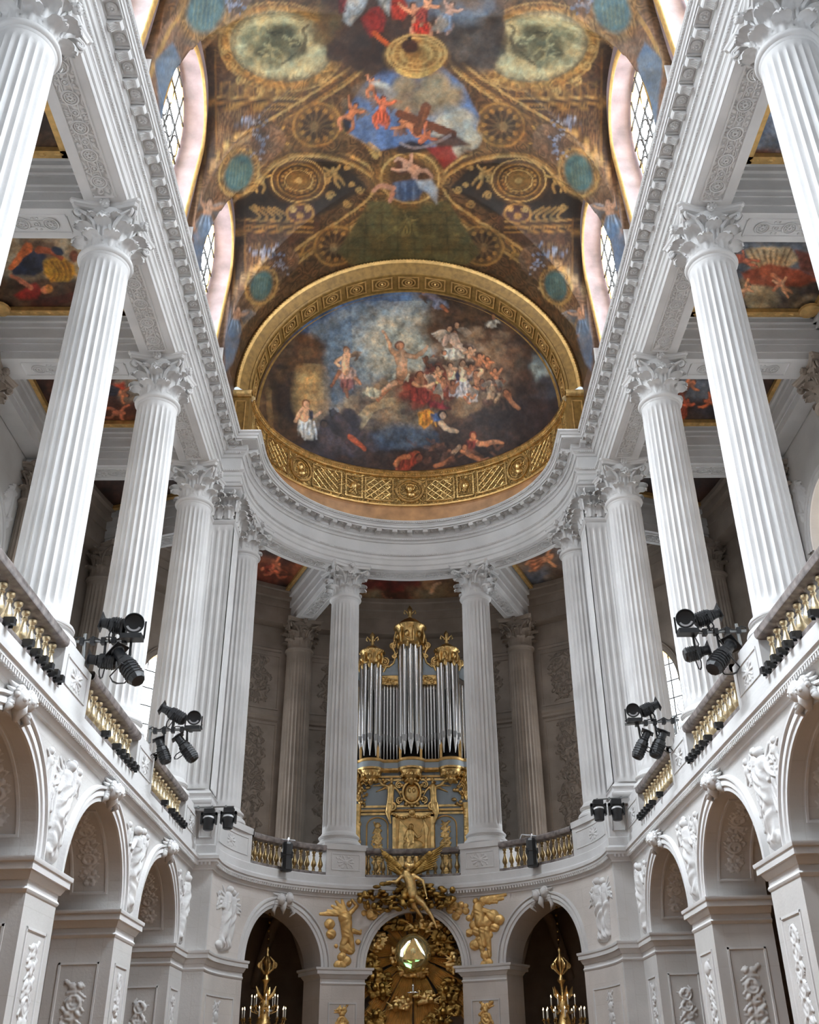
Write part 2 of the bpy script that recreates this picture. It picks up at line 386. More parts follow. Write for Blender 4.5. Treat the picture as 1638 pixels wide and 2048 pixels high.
# floor, closing wall behind the camera, roofs over the aisles
def simple(name, mb, mat, kind='structure', label=None, smooth=0):
    o = mb.obj(name, mat, None, smooth); struct(o, label); return o
simple('floor', MB().box(-11.2, 11.2, -8, 37, -.2, 0), M['floor'], label='warm marble pavement of the chapel')
simple('wall_back', MB().box(-11.2, 11.2, -8.4, -8, 0, 27), M['stone'], label='closing wall behind the viewer')
for sd, nm in ((-1, 'wall_left'), (1, 'wall_right')):
    P = PN(sd)
    ar = [((PC[k]+PC[k+1])/2, PITCH/2-PIER, 4.45, 1.46) for k in range(len(PC)-1)]
    w = simple(nm, arch_wall(P, -8, 25.2, 0, 6.45, TH, ar), M['stoneN'], label='%s nave arcade wall of pale stone with round arches' % ('left' if sd < 0 else 'right'))
    walls[sd] = w
    for k, (c, hw, zs, ri) in enumerate(ar):
        if k < 2: continue
        archivolt(P, c, hw, zs, ri, ARCHV).obj('arch_moulding', M['stone'], w, 50)
        # panel on the soffit and the carved ornament inside it
        def PS(s, z, n, c=c, hw=hw, zs=zs, ri=ri):     # s runs round the arch, z across its depth
            p = math.pi/2+s/1.6; return P(c+(hw-n)*math.cos(p), zs+(ri-n)*math.sin(p), -z)
        for (a, b) in ((-2.2, -.25), (.25, 2.2)):
            panel_frame(PS, a, b, .22, TH-.22, .04, .03, .15).obj('soffit_panel', M['stone'], w, 50)
    for k, c in enumerate(PC):
        if k < 2: continue
        last = k == len(PC)-1
        e = 25.2 if last else c+PIER
        path = [(c-PIER, -TH), (c-PIER, 0), (e, 0)]+([] if last else [(e, -TH)])
        if not last: sweep(half(P), path, IMP).obj('impost', M['stone'], w, 30)
        panel_frame(P, c-.42, c+.42, -.2, 3.62).obj('pier_panel', M['stone'], w, 50)
        relief(P, c-.36, c+.36, -.0, 3.5, rfield(lambda H, U, V, c=c: trophy(H, U, V, c, 0, 3.45, .52, random.Random(int(c*10)+sd))), 50, 230).obj('pier_relief', M['stone'], w, 180)
        for jd in (-1, 1):      # jamb faces of the pier, seen through the arches
            if last and jd > 0: continue
            PJ = lambda s, z, n, c=c, jd=jd: P(c+jd*(PIER+n), z, -s)
            panel_frame(PJ, .2, TH-.2, -.2, 3.62).obj('jamb_panel', M['stone'], w, 50)
            if jd < 0: relief(PJ, .25, TH-.25, 0, 3.5, rfield(lambda H, U, V, c=c: trophy(H, U, V, TH/2, .3, 3.3, .5, random.Random(int(c*7)))), 40, 200).obj('jamb_relief', M['stone'], w, 180)
    # soffit reliefs (far half of each arch faces the viewer)
    for (c, hw, zs, ri) in ar[2:]:
        def PS2(s, z, n, c=c, hw=hw, zs=zs, ri=ri):
            p = math.pi/2+s/1.6; return P(c+(hw-n)*math.cos(p), zs+(ri-n)*math.sin(p), -z)
        relief(lambda s, z, n: PS2(-z, s, n), .28, TH-.28, .35, 2.1, rfield(lambda H, U, V: trophy(H, U, V, TH/2, .4, 2.05, .46, random.Random(3))), 40, 120).obj('soffit_relief', M['stone'], w, 180)
    # spandrel figures over every pier
    for k, c in enumerate(PC):
        if k < 2: continue
        R_ = random.Random(int(c*3)+sd*5)
        def sp(H, U, V, c=c, R_=R_, last=(k == len(PC)-1)):
            if last: c = c+.0
            figure(H, U, V, c-.02, 4.62, 1.42, 1 if R_.random() < .5 else -1, R_, True, 1.05); figure(H, U, V, c+.30, 5.02, 1.1, -1, R_, True, .75)
            putto(H, U, V, c+.72, 5.62, .46, 1); putto(H, U, V, c-.66, 5.58, .44, -1); putto(H, U, V, c-.34, 5.25, .36, -1, .7)
            blob(H, U, V, (c, 4.66), .28, .16, .09)
            for i in range(26):
                a = R_.uniform(-.5, .5); limb(H, U, V, (c+a, R_.uniform(4.7, 5.9)), (c+a+R_.uniform(-.2, .2), R_.uniform(4.8, 6.1)), .04, .015, .8)
            # keep inside the spandrel between the two arches
            for sg in (-1, 1):
                cc = c+sg*PITCH/2; dd = ((U-cc)/(PITCH/2-PIER+.3))**2+((V-4.45)/(1.46+.3))**2; H[(dd < 1) & (V > 4.45)] = 0
        relief(P, c-.95, min(c+.95, 25.1), 4.5, 6.2, rfield(sp), 150, 140).obj('spandrel_relief', M['stone'], w, 180)
    # cherub-head keystones
    for (c, hw, zs, ri) in ar[2:]:
        mb = MB(); z = zs+ri+.18
        for dy, dz, r in ((-.17, .0, .13), (.15, .06, .12)):
            mb.ball(P(c+dy, z+dz, .16), (r*.95, r*.9, r*1.15), 12, 9)
            mb.ball(P(c+dy, z+dz-.01, .16+r*.9), r*.16, 6, 5)
            for e in (-1, 1): mb.ball(P(c+dy+e*r*.45, z+dz-.25*r, .16+r*.62), r*.3, 7, 5)
            for i in range(9):
                a = math.pi*i/8; mb.ball(P(c+dy+math.cos(a)*r*.95, z+dz+math.sin(a)*r*.95+.02, .16), r*.34, 6, 5)
        for i in range(6):
            for sg in (-1, 1): mb.tube([P(c+sg*.04*i, z-.06, .08), P(c+sg*(.20+.03*i), z+.14-.06*i, .10), P(c+sg*(.36-.01*i), z+.20-.085*i, .03)], [.05, .055, .015], 6)
        mb.tube([P(c, z-.02, .07), P(c-.02, z-.13, .12), P(c+.02, z-.24, .06)], [.13, .10, .03], 8)
        mb.obj('keystone_cherub_heads', M['stone'], w, 180)
# apse arcade
A16 = 16*math.pi/180*RA
aa = [(-47*math.pi/180*RA, A16*.985, 4.40, 1.47), (0, A16, 4.40, 1.50), (47*math.pi/180*RA, A16*.985, 4.40, 1.47)]
wa = simple('wall_apse', arch_wall(PA, -RA*math.pi/2, RA*math.pi/2, 0, 6.45, 1.0, aa, .25), M['stoneA'], label='curved apse arcade wall of pale stone', smooth=30)
for (c, hw, zs, ri) in aa:
    archivolt(PA, c, hw, zs, ri, ARCHV).obj('arch_moulding', M['stone'], wa, 50)
dg = lambda d: math.radians(d)*RA
for (a, b) in ((-30.6, -16.2), (16.2, 30.6)):
    sweep(half(PA), [(dg(a), -1.0), (dg(a), 0)]+[(q, 0) for q in ss(dg(a), dg(b), .12)[1:-1]]+[(dg(b), 0), (dg(b), -1.0)], IMP).obj('impost', M['stone'], wa, 30)
    panel_frame(PA, dg(a)+.2, dg(b)-.2, -.2, 3.6, step=.12).obj('pier_panel', M['stone'], wa, 50)
    for sg in (-1, 1):
        e = dg(a) if sg < 0 else dg(b)
        PJ = lambda s, z, n, e=e, sg=sg: PA(e+sg*n, z, -s)
        panel_frame(PJ, .18, .82, -.2, 3.6).obj('jamb_panel', M['stone'], wa, 50)
        relief(PJ, .2, .8, 0, 3.5, rfield(lambda H, U, V: trophy(H, U, V, .5, .3, 3.45, .42, random.Random(9))), 40, 200).obj('jamb_relief', M['stone'], wa, 180)
for (a, b) in ((-89.9, -62.9), (62.9, 89.9)):
    sg = 1 if a > 0 else -1
    arcp = [(RA*math.sin(math.radians(t)*sg), YC+RA*math.cos(math.radians(t)*sg)) for t in ss(62.9, 90, 1.5)]
    e_ = math.radians(62.9)*sg; pth = [(sg*6.43, PC[-1]-PIER), (sg*5.33, PC[-1]-PIER), (sg*5.33, 25.2), (sg*4.85, 25.2)]+arcp[::-1]+[((RA+1)*math.sin(e_), YC+(RA+1)*math.cos(e_))]
    if sg > 0: pth = pth[::-1]
    sweep(XYP, pth, [(-p*.5, z) for p, z in IMP]).obj('impost', M['stone'], wa, 30)
    panel_frame(PA, dg(a)+.3, dg(b)-.3, -.2, 3.6, step=.12).obj('pier_panel', M['stone'], wa, 50)
    m_ = (dg(a)+dg(b))/2
    relief(PA, m_-.4, m_+.4, 0, 3.5, rfield(lambda H, U, V, m_=m_: trophy(H, U, V, m_, 0, 3.45, .5, random.Random(19))), 60, 220).obj('pier_relief', M['stone'], wa, 180)
    R_ = random.Random(int(a)+200)
    def spa(H, U, V, m_=m_, R_=R_):
        figure(H, U, V, m_-.0, 4.66, 1.45, 1, R_, True, 1.1); figure(H, U, V, m_+.42, 4.7, 1.35, -1, R_, True, .95); putto(H, U, V, m_-.45, 5.5, .4, -1)
        blob(H, U, V, (m_, 4.7), .4, .12, .09)
    relief(PA, m_-.9, m_+.9, 4.5, 6.2, rfield(spa), 150, 140).obj('spandrel_relief', M['stone'], wa, 180)
for (c, hw, zs, ri) in (aa[0], aa[2]):
    mb = MB(); z = zs+ri+.16; P = PA
    for dy, dz, r in ((-.14, .0, .12), (.15, .05, .12)):
        mb.ball(P(c+dy, z+dz, .13), (r, r, r*1.15), 12, 9); mb.ball(P(c+dy, z+dz-.01, .13+r*.9), r*.16, 6, 5)
        for i in range(9):
            a = math.pi*i/8; mb.ball(P(c+dy+math.cos(a)*r*.95, z+dz+math.sin(a)*r*.95+.02, .13), r*.34, 6, 5)
    for i in range(6):
        for sg in (-1, 1): mb.tube([P(c+sg*.05*i, z-.10, .06), P(c+sg*(.22+.03*i), z+.12-.08*i, .09), P(c+sg*(.36-.02*i), z+.16-.11*i, .03)], [.05, .05, .015], 6)
    mb.tube([P(c, z-.05, .07), P(c-.03, z-.2, .1), P(c+.02, z-.33, .05)], [.1, .08, .02], 8)
    mb.obj('keystone_cherub_heads', M['stone'], wa, 180)
# returns between the nave walls and the apse
for sd in (-1, 1):
    simple('wall_corner', MB().box(*sorted((sd*4.85, sd*6.6)), 25.2, 26.4, 0, 6.45), M['stoneN'], label='plain %s corner pier beside the apse' % ('left' if sd < 0 else 'right'))
# aisles and ambulatory: outer walls, tribune floor, lower vault
XO, RO = 10.7, 10.75
def PO(sd): return lambda s, z, n: (sd*(XO-n), s, z)
def POA(s, z, n): a = s/RO; r = RO-n; return (r*math.sin(a), YC+r*math.cos(a), z)
for sd in (-1, 1):
    P = PO(sd)
    arr = [((COLY[k]+COLY[k+1])/2, 1.42, 13.7, 1.45) for k in range(len(COLY)-1)]
    w = simple('wall_outer_%s' % ('left' if sd < 0 else 'right'), arch_wall(P, -8, YC, 6.7, 18.2, .9, arr), M['stoneN'], label='outer tribune wall with arched windows')
    for (c, hw, zs, ri) in arr[2:]:
        archivolt(P, c, hw, zs, ri, ARCHV).obj('arch_moulding', M['stone'], w, 50)
        R_ = random.Random(int(c))
        def spo(H, U, V, c=c, R_=R_):
            for sg in (-1, 1):
                figure(H, U, V, c+sg*1.35, 14.7, 1.1, -sg, R_, True, 1.1)
                for i in range(8): limb(H, U, V, (c+sg*R_.uniform(1.0, 1.75), R_.uniform(14.4, 15.9)), (c+sg*R_.uniform(1.0, 1.75), R_.uniform(14.4, 16)), .07, .03, 1)
            dd = ((U-c)/1.72)**2+((V-13.7)/1.75)**2; H[dd < 1] = 0
        relief(P, c-1.9, c+1.9, 14.1, 16.2, rfield(spo), 120, 70).obj('spandrel_relief', M['stone'], w, 180)
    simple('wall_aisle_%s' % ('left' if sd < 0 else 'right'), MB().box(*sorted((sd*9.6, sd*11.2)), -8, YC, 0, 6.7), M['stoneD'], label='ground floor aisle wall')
    simple('floor_tribune_%s' % ('left' if sd < 0 else 'right'), MB().box(*sorted((sd*6.2, sd*11.6)), -8, YC, 6.35, 6.7), M['stone'], label='tribune floor over the aisle')
    # steel-framed panelling of the outer wall between the tribune columns
arrA = [(math.radians(47*sg)*RO, 1.75, 13.1, 1.75) for sg in (-1, 1)]
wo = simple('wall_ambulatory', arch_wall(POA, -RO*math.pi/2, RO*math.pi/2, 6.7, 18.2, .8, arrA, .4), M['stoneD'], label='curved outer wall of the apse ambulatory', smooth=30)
for c, hw, zs, ri in arrA: archivolt(POA, c, hw, zs, ri, ARCHV).obj('arch_moulding', M['stoneD'], wo, 50)
dO = lambda d: math.radians(d)*RO
for (a, b) in ((-36, -26.6), (-20.5, -11), (11, 20.5), (26.6, 36)):
    for (z0, z1) in ((7.3, 13.0), (13.5, 15.6)):
        panel_frame(POA, dO(a), dO(b), z0, z1, .06, .04, .3).obj('wall_panel', M['stoneD'], wo, 50)
        relief(POA, dO(a)+.1, dO(b)-.1, z0+.1, z1-.1, rfield(lambda H, U, V, a=a, b=b, z0=z0, z1=z1: trophy(H, U, V, dO((a+b)/2), z0+.2, z1-.2, 1.25, random.Random(int(a*3+z0)))), 60, int((z1-z0)*36)).obj('wall_relief', M['carveD'], wo, 180)
for (a, b) in ((-66, -58), (58, 66)):
    for (z0, z1) in ((7.3, 13.0), (13.5, 15.6)):
        panel_frame(POA, dO(a), dO(b), z0, z1, .06, .04, .3).obj('wall_panel', M['stoneD'], wo, 50)
        relief(POA, dO(a)+.1, dO(b)-.1, z0+.1, z1-.1, rfield(lambda H, U, V, a=a, b=b, z0=z0, z1=z1: trophy(H, U, V, dO((a+b)/2), z0+.2, z1-.2, 1.1, random.Random(int(a*5+z0)))), 60, int((z1-z0)*36)).obj('wall_relief', M['carveD'], wo, 180)
for (a, b) in ((-67.5, -58), (-36, -26.6), (-20.5, 20.5), (26.6, 36), (58, 67.5)):
    q = [(x, 0) for x in ss(dO(a), dO(b), .3)]
    sweep(POA, q, [(0, 13.05), (.08, 13.1), (.08, 13.18), (.14, 13.24), (.14, 13.32), (0, 13.36)]).obj('string_course', M['stoneD'], wo, 40)
    sweep(POA, q, [(0, 15.7), (.06, 15.72), (.08, 15.8), (0, 15.86)]).obj('string_course', M['stoneD'], wo, 40)
m = MB(); n = 48
m.grid(n+1, 2, lambda i, j: ((9.7)*math.cos(math.pi*i/n), YC+9.7*math.sin(math.pi*i/n), 6.7*j))
simple('wall_ambulatory_lower', m, M['stoneD'], label='ground floor ambulatory wall', smooth=30)
m = MB(); m.grid(n+1, 2, lambda i, j: ((5.8, 11.6)[j]*math.cos(math.pi*i/n), YC+(5.8, 11.6)[j]*math.sin(math.pi*i/n), 6.7)); m.grid(n+1, 2, lambda i, j: ((5.8, 11.6)[j]*math.cos(math.pi*i/n), YC+(5.8, 11.6)[j]*math.sin(math.pi*i/n), 6.35))
simple('floor_ambulatory', m, M['stoneD'], label='tribune floor over the ambulatory')
# ground floor vault ribs seen through the apse arches
for sg in (-1, 1):
    for dgz in (30, 66):
        a = math.radians(dgz*sg); m = MB()
        pts = [((5.8+3.9*t)*math.sin(a), YC+(5.8+3.9*t)*math.cos(a), 4.4+1.75*math.sin(math.pi*min(1, max(0, t)))) for t in [i/14 for i in range(15)]]
        m.tube(pts, .16, 8); m.obj('vault_rib', M['stoneD'], wo, 60)

# trim_1: balcony cornice running round nave and apse
low = plan_path(XW, 25.2, RA, RA)
t1 = sweep(XYP, low, [(-p, z) for p, z in [(0, 6.22), (.03, 6.24), (.03, 6.27), (.05, 6.30), (.09, 6.36), (.14, 6.40), (.14, 6.45), (.17, 6.47), (.17, 6.55), (.10, 6.58), (.06, 6.62), (.06, 6.80), (.02, 6.84), (-.62, 6.84)]]).obj('trim_1', M['stone'], None, 30)
struct(t1, 'carved balcony cornice round nave and apse')
n = 0
# beads of the carved band under the cornice
mb = MB()
acc = 0
for i in range(len(low)-1):
    a = Vector(low[i]); b = Vector(low[i+1]); L = (b-a).length
    if L < 1e-4: continue
    d = (b-a)/L; nn = Vector((d.y, -d.x)); k = int(L/.085)
    for j in range(k):
        p = a+d*((j+.5)*L/k)+nn*.115
        if p.y < 7: continue
        mb.box(p.x-.022, p.x+.022, p.y-.022, p.y+.022, 6.33, 6.40)
o = mb.obj('egg_and_dart_band', M['stone'], t1, 0); o['kind'] = 'stuff'
# ------------------------------------------------------------------ entablature over the columns
ZA0, ZA1, ZF1, ZC1 = 16.8, 17.35, 17.80, 18.38
up = plan_path(5.58, 24.85, 4.98, 4.98)
t2 = sweep(XYP, up, [(-p, z) for p, z in [(0, ZA0), (0, 16.95), (.02, 16.955), (.02, 16.97), (.035, 16.975), (.035, 17.14), (.05, 17.15), (.05, 17.17), (.065, 17.175), (.065, 17.27), (.09, 17.29), (.13, 17.33), (.13, ZA1), (0, ZA1+.005), (0, ZF1)]]).obj('trim_2', M['stone'], None, 30)
struct(t2, 'architrave and plain frieze above the columns')
t3 = sweep(XYP, up, [(-p, z) for p, z in [(0, ZF1), (.04, ZF1+.01), (.06, 17.84), (.06, 17.86), (.10, 17.90), (.14, 17.94), (.14, 17.97), (.18, 18.0), (.18, 18.15), (.46, 18.15), (.46, 18.17), (.50, 18.17), (.50, 18.26), (.53, 18.27), (.55, 18.32), (.61, 18.36), (.61, 18.40), (.0, 18.42)]]).obj('trim_3', M['stone'], None, 30)
struct(t3, 'projecting cornice with scroll brackets above the frieze')
# scroll brackets and rosettes
mb = MB()
def brk(y): return [(0.0, 0), (.10, -.012), (.18, .0), (.25, -.03)]
prof = [(.0, .155), (.0, .02), (.04, .0), (.09, .015), (.12, .045), (.16, .06), (.20, .05), (.235, .045), (.26, .07), (.27, .11), (.265, .155)]
mb.grid(len(prof), 2, lambda i, j: ((-.085, .085)[j], -prof[i][0], 18.0-18.15+prof[i][1]))
for e in (-.085, .085): mb.add([(e, -p[0], -.15+p[1]) for p in prof], [tuple(range(len(prof)))])
for k in range(5):
    a = (k-2)*.034; mb.tube([(a, -.01, -.11), (a, -.06, -.155), (a*.8, -.12, -.11), (a*.5, -.2, -.095)], [.014, .018, .016, .008], 5)
ME_BR = mb.mesh('scroll_bracket', M['stone'], 50)
mb = MB()
mb.lathe([(.0, 0), (.105, 0), (.105, -.02), (.09, -.035), (.0, -.035)], 16, cap=False)
for k in range(10):
    a = k*.628; mb.ball((math.cos(a)*.06, math.sin(a)*.06, -.035), (.028, .028, .02), 6, 5)
mb.ball((0, 0, -.045), (.025, .025, .025), 8, 6)
ME_RO = mb.mesh('rosette', M['stone'], 60)
mb = MB(); w_ = .16
mb.add([(-w_, -.03, 0), (w_, -.03, 0), (w_, -.25, 0), (-w_, -.25, 0), (-w_*.84, -.05, .0), (w_*.84, -.05, .0), (w_*.84, -.23, .0), (-w_*.84, -.23, .0)], [])
prf = [(0, -.0), (0, -.045), (.02, -.045), (.03, -.02), (.03, 0)]
rect = [(-w_, -.02), (w_, -.02), (w_, -.27), (-w_, -.27)]
mb2 = sweep(XYP, rect[::-1], [(p-.03, z) for p, z in prf], True)
ME_CF = mb2.mesh('coffer_frame', M['stone'], 30)
def walkpath(path, step, y_min, off):
    """evenly spaced stations (point, inward normal angle) along each long run of a plan path"""
    out = []; runs = []; cur = [Vector(path[0])]
    for i in range(1, len(path)):
        p = Vector(path[i])
        if (p-cur[-1]).length < 1e-4: continue
        if len(cur) > 1:
            d0 = (cur[-1]-cur[-2]).normalized(); d1 = (p-cur[-1]).normalized()
            if d0.dot(d1) < .7: runs.append(cur); cur = [cur[-1]]
        cur.append(p)
    runs.append(cur)
    for r in runs:
        L = sum((r[i+1]-r[i]).length for i in range(len(r)-1)); k = max(1, round(L/step))
        if L < step*.6: out.append([]); continue
        pts = []
        for j in range(k):
            t = (j+.5)*L/k; i = 0
            while i < len(r)-2 and t > (r[i+1]-r[i]).length: t -= (r[i+1]-r[i]).length; i += 1
            d = (r[i+1]-r[i]).normalized(); p = r[i]+d*t
            if p.y > y_min: pts.append((p+Vector((d.y, -d.x))*off, math.atan2(d.y, d.x)))
        out.append(pts)
    return out
st = walkpath(up, .293, 7.0, .18)
for run in st:
    for i, (p, a) in enumerate(run):
        mw = Matrix.Translation((p.x, p.y, 18.15)) @ Matrix.Rotation(a, 4, 'Z')
        if i % 2 == 0: put('scroll_bracket', ME_BR, t3, mw=mw)
        else:
            put('coffer_frame', ME_CF, t3, mw=mw)
            d = Vector((math.sin(a), -math.cos(a)))*.14
            put('rosette', ME_RO, t3, mw=Matrix.Translation((p.x+d.x, p.y+d.y, 18.15)) @ Matrix.Rotation(a, 4, 'Z'))
# dentil-like egg bands (uncountable fine carving)
mb = MB()
for run in walkpath(up, .062, 7.0, .0):
    for (p, a) in run:
        nx, ny = math.sin(a), -math.cos(a)
        for off, z, r in ((.115, 17.915, .022), (.105, 17.31, .02), (.575, 18.33, .02)):
            mb.box(p.x+nx*off-r, p.x+nx*off+r, p.y+ny*off-r, p.y+ny*off+r, z-.02, z+.022)
o = mb.obj('egg_and_dart_band', M['stone'], t3, 0); o['kind'] = 'stuff'
# soffit between columns with guilloche panels
GU_ME = {}
def guilloche(P, s0, s1, w, z, step=.62):
    m = MB(); L = s1-s0; k = max(1, round(L/step)); d = L/k
    q = ss(s0-.05, s1+.05, .3)
    for e in (-1, 1):
        q = ss(s0-.06, s1+.06, .3)
        m.grid(len(q), 4, lambda i, j: P(q[i], z-(0, .022, .022, 0)[j], e*(w/2+(.0, .01, .04, .05)[j])))
    for e in (s0-.07, s1+.07): m.grid(2, 4, lambda i, j: P(e+(j*.015-.02), z-(0, .022, .022, 0)[j], (-w/2, w/2)[i]))
    for i in range(k):
        c = s0+d*(i+.5)
        for R_, r_ in ((w*.36, .018), (w*.25, .011), (w*.1, .02)):
            m.grid(17, 6, lambda a, b: P(c+(R_+r_*math.cos(b*1.2566))*math.cos(a*math.pi/8), z-max(0, .012+r_*math.sin(b*1.2566)), (R_+r_*math.cos(b*1.2566))*math.sin(a*math.pi/8)), cv=True)
        for a in range(8):
            q = a*math.pi/4; x, y = c+w*.175*math.cos(q), w*.175*math.sin(q)
            m.ball(P(x, z-.006, y), .02, 5, 4)
        if i < k-1:
            x = c+d/2
            m.grid(13, 5, lambda a, b: P(x+(w*.15+.014*math.cos(b*1.2566))*math.cos(a*math.pi/6), z-max(0, .01+.014*math.sin(b*1.2566)), (w*.15+.014*math.cos(b*1.2566))*math.sin(a*math.pi/6)), cv=True)
            m.ball(P(x, z-.004, 0), .035, 6, 5)
            for e in (-1, 1):
                pts = [P(c+w*.30, z-.008, e*w*.22), P(x, z-.012, -e*w*.0+e*w*.20), P(c+d-w*.30, z-.008, e*w*.22)]
                m.tube(pts, .012, 5)
                for f in (-1, 1): m.ball(P(x+f*.05, z-.004, e*w*.36), .03, 5, 4)
    return m
for sd in (-1, 1):
    PSs = lambda s, z, n, sd=sd: (sd*(6.0+n), s, z)
    m = MB().box(*sorted((sd*5.585, sd*6.42)), -6, 24.85+.3, ZA0, ZC1)
    o = simple('trim_4', m, M['stone'], label='beam over the nave columns, soffit seen from below')
    for k in range(2, len(COLY)-1):
        guilloche(PSs, COLY[k]+.78, COLY[k+1]-.78, .40, ZA0).obj('guilloche_panel', M['stone'], o, 50); MB().box(*sorted((sd*5.8, sd*6.2)), COLY[k]+.73, COLY[k+1]-.73, ZA0-.004, ZA0).obj('carved_ground', M['carve'], o, 0)  # carved ground added for contrast, shade painted into its hollows
    for k in range(2, len(COLY)):         # cross beams out to the tribune wall
        b = MB().box(*sorted((sd*6.42, sd*XO)), COLY[k]-.40, COLY[k]+.40, ZA0, 18.3)
        for e in (-1, 1):
            for (p, z0, z1) in ((.03, 17.0, 18.1), (.06, 17.22, 18.1), (.12, 17.34, 18.1), (.18, 17.62, 18.1), (.26, 17.74, 18.1), (.34, 17.86, 18.1)):
                b.box(*sorted((sd*6.42, sd*(XO-.4))), *sorted((COLY[k]+e*.40, COLY[k]+e*(.40+p))), z0, z1)
        bo = simple('beam', b, M['stone'], label='cross beam from the nave column to the tribune wall')
        PB = lambda s, z, n, sd=sd, k=k: (sd*s, COLY[k]+n, z)
        guilloche(PB, 6.95, 9.25, .42, ZA0, .58).obj('guilloche_panel', M['stone'], bo, 50)
    # outer and inner edge mouldings of the aisle ceiling
    for x, dr in ((6.42, 1), (XO-.02, -1)):
        b = MB()
        for (p, z0) in ((.03, 17.0), (.06, 17.22), (.12, 17.34), (.18, 17.62), (.26, 17.74), (.34, 17.86)):
            b.box(*sorted((sd*x, sd*(x+dr*(p+(.45 if dr < 0 else 0))))), 4, 25, z0, 18.1)
        simple('trim_5', b, M['stone'], label='stepped moulding along the tribune ceiling')
    # extra outer beam in front of the apse ambulatory
# apse beam soffit
PAs = lambda s, z, n: ((5.39+n)*math.sin(s/5.39), YC+(5.39+n)*math.cos(s/5.39), z)
m = MB(); n = 60
for (r0, z0, r1, z1) in ((4.985, ZA0, 5.80, ZA0), (5.80, ZA0, 5.80, ZC1)):
    m.grid(n+1, 2, lambda i, j: ((r0, r1)[j]*math.cos(math.pi*i/n), YC-.5*(i in (0, n))+(r0, r1)[j]*math.sin(math.pi*i/n), (z0, z1)[j]))
ab = simple('trim_6', m, M['stone'], label='curved beam over the apse columns')
for (a, b) in ((-62, -31.5), (-15.5, 15.5), (31.5, 62)):
    guilloche(PAs, math.radians(a)*5.39, math.radians(b)*5.39, .40, ZA0, .50).obj('guilloche_panel', M['stone'], ab, 50)
for sg in (-1, 1):
    for dgz in (23.6, 70.5):
        a = math.radians(dgz)*sg; tx = Vector((math.sin(a), math.cos(a))); ty = Vector((math.cos(a), -math.sin(a)))
        def TB(x, y, z): p = tx*x+ty*y; return (p.x, YC+p.y, z)
        b = MB().box(5.78, RO-.1, -.38, .38, ZA0, 18.3, TB)
        for e in (-1, 1):
            for (p, z0, z1) in ((.05, 17.05, 18.1), (.12, 17.34, 18.1), (.22, 17.70, 18.1)):
                b.box(5.78, RO-.1, *sorted((e*.38, e*(.38+p))), z0, z1, TB)
        bo = simple('beam', b, M['stone'], label='radial beam of the apse ambulatory')
        guilloche(lambda s, z, n: TB(s, n, z), 6.3, 9.5, .40, ZA0, .55).obj('guilloche_panel', M['stone'], bo, 50)
m = MB()
for (r0, z0) in ((10.3, 17.0), (10.2, 17.3), (10.0, 17.6), (9.85, 17.85)):
    m.grid(n+1, 3, lambda i, j: ((r0, r0, RO)[j]*math.cos(math.pi*i/n), YC+(r0, r0, RO)[j]*math.sin(math.pi*i/n), (18.1, z0, z0)[j]))
m.grid(n+1, 3, lambda i, j: ((10.25, 10.25, RO)[j]*math.cos(math.pi*i/n), YC+(10.25, 10.25, RO)[j]*math.sin(math.pi*i/n), (18.1, 16.7, 16.7)[j]))
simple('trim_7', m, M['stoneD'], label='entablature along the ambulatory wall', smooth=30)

# ------------------------------------------------------------------ columns
def shaft_mesh(r0, r1, z0, z1, nf=24, half=None, mat=None, name='shaft'):
    """fluted shaft: flutes with rounded ends, slight entasis; half=(a0,a1) limits the sweep"""
    m = MB(); L = z1-z0
    tz = [0, .012, .018, .026, .04, .25, .5, .75, .945, .966, .976, .983, 1]
    per = 6; n = nf*per
    def rad(t, i):
        R_ = r0+(r1-r0)*(t**1.6)
        ph = (i % per)/per; f = math.sin(math.pi*min(1, max(0, (ph-.12)/.76))) if .12 < ph < .88 else 0
        e = 0
        if .018 < t < .976:
            e = 1
            if t < .03: e = .7
            if t > .965: e = .7
        return R_-.040*R_/.5*f**.6*e if f > 0 else R_
    m.grid(n, len(tz), lambda i, j: (rad(tz[j], i)*math.cos(2*math.pi*i/n), rad(tz[j], i)*math.sin(2*math.pi*i/n), z0+L*tz[j]), cu=True)
    return m.mesh(name, mat or M['stone'], 28)
def leaf_mesh(w, h, curl, name='acanthus_leaf', mat=None):
    """acanthus leaf standing on z=0, leaning out along +y, with lobed edge and rolled tip"""
    m = MB(); nu, nv = 11, 16
    def fn(i, j):
        u = (i/(nu-1))*2-1; t = j/(nv-1)
        ww = w*(.60+.55*math.sin(math.pi*min(1, t*1.0))**.7)*(1+.13*math.sin(t*math.pi*8))
        if t > .84: ww *= 1-.55*((t-.84)/.16)**2
        q = max(0, (t-.60)/.40); a = q*2.5                     # the tip rolls outwards and down
        zz = h*(min(t, .60)/.60)*.80+h*.20*math.sin(min(a, 1.57))-(h*.26*(1-math.cos(max(0, a-1.2))) if a > 1.2 else 0)
        y = .02+.05*t+curl*1.25*(1-math.cos(min(a, 2.0)))*.62+curl*.35*math.sin(min(a, 1.5))
        y += -.045*abs(u)**1.4*(1-.6*q)+.022*math.cos(u*math.pi*2.5)*(.4+.6*t)
        zz -= .06*h*abs(u)*(.5+.5*math.sin(t*math.pi*8))+.10*h*q*u*u
        return (u*ww/2, y, zz)
    m.grid(nu, nv, fn); return m.mesh(name, mat or M['stone'], 70)
def volute(m, c, d, r, up=1, t=.02, side=(1, 0)):
    """spiral scroll in the vertical plane containing direction d"""
    pts = []
    for k in range(22):
        a = k*.55; q = r*(1-k/24)
        pts.append((c[0]+d[0]*q*math.sin(a), c[1]+d[1]*q*math.sin(a), c[2]+q*math.cos(a)*up))
    m.tube(pts, [t*(1.25-.5*k/21) for k in range(22)], 6)
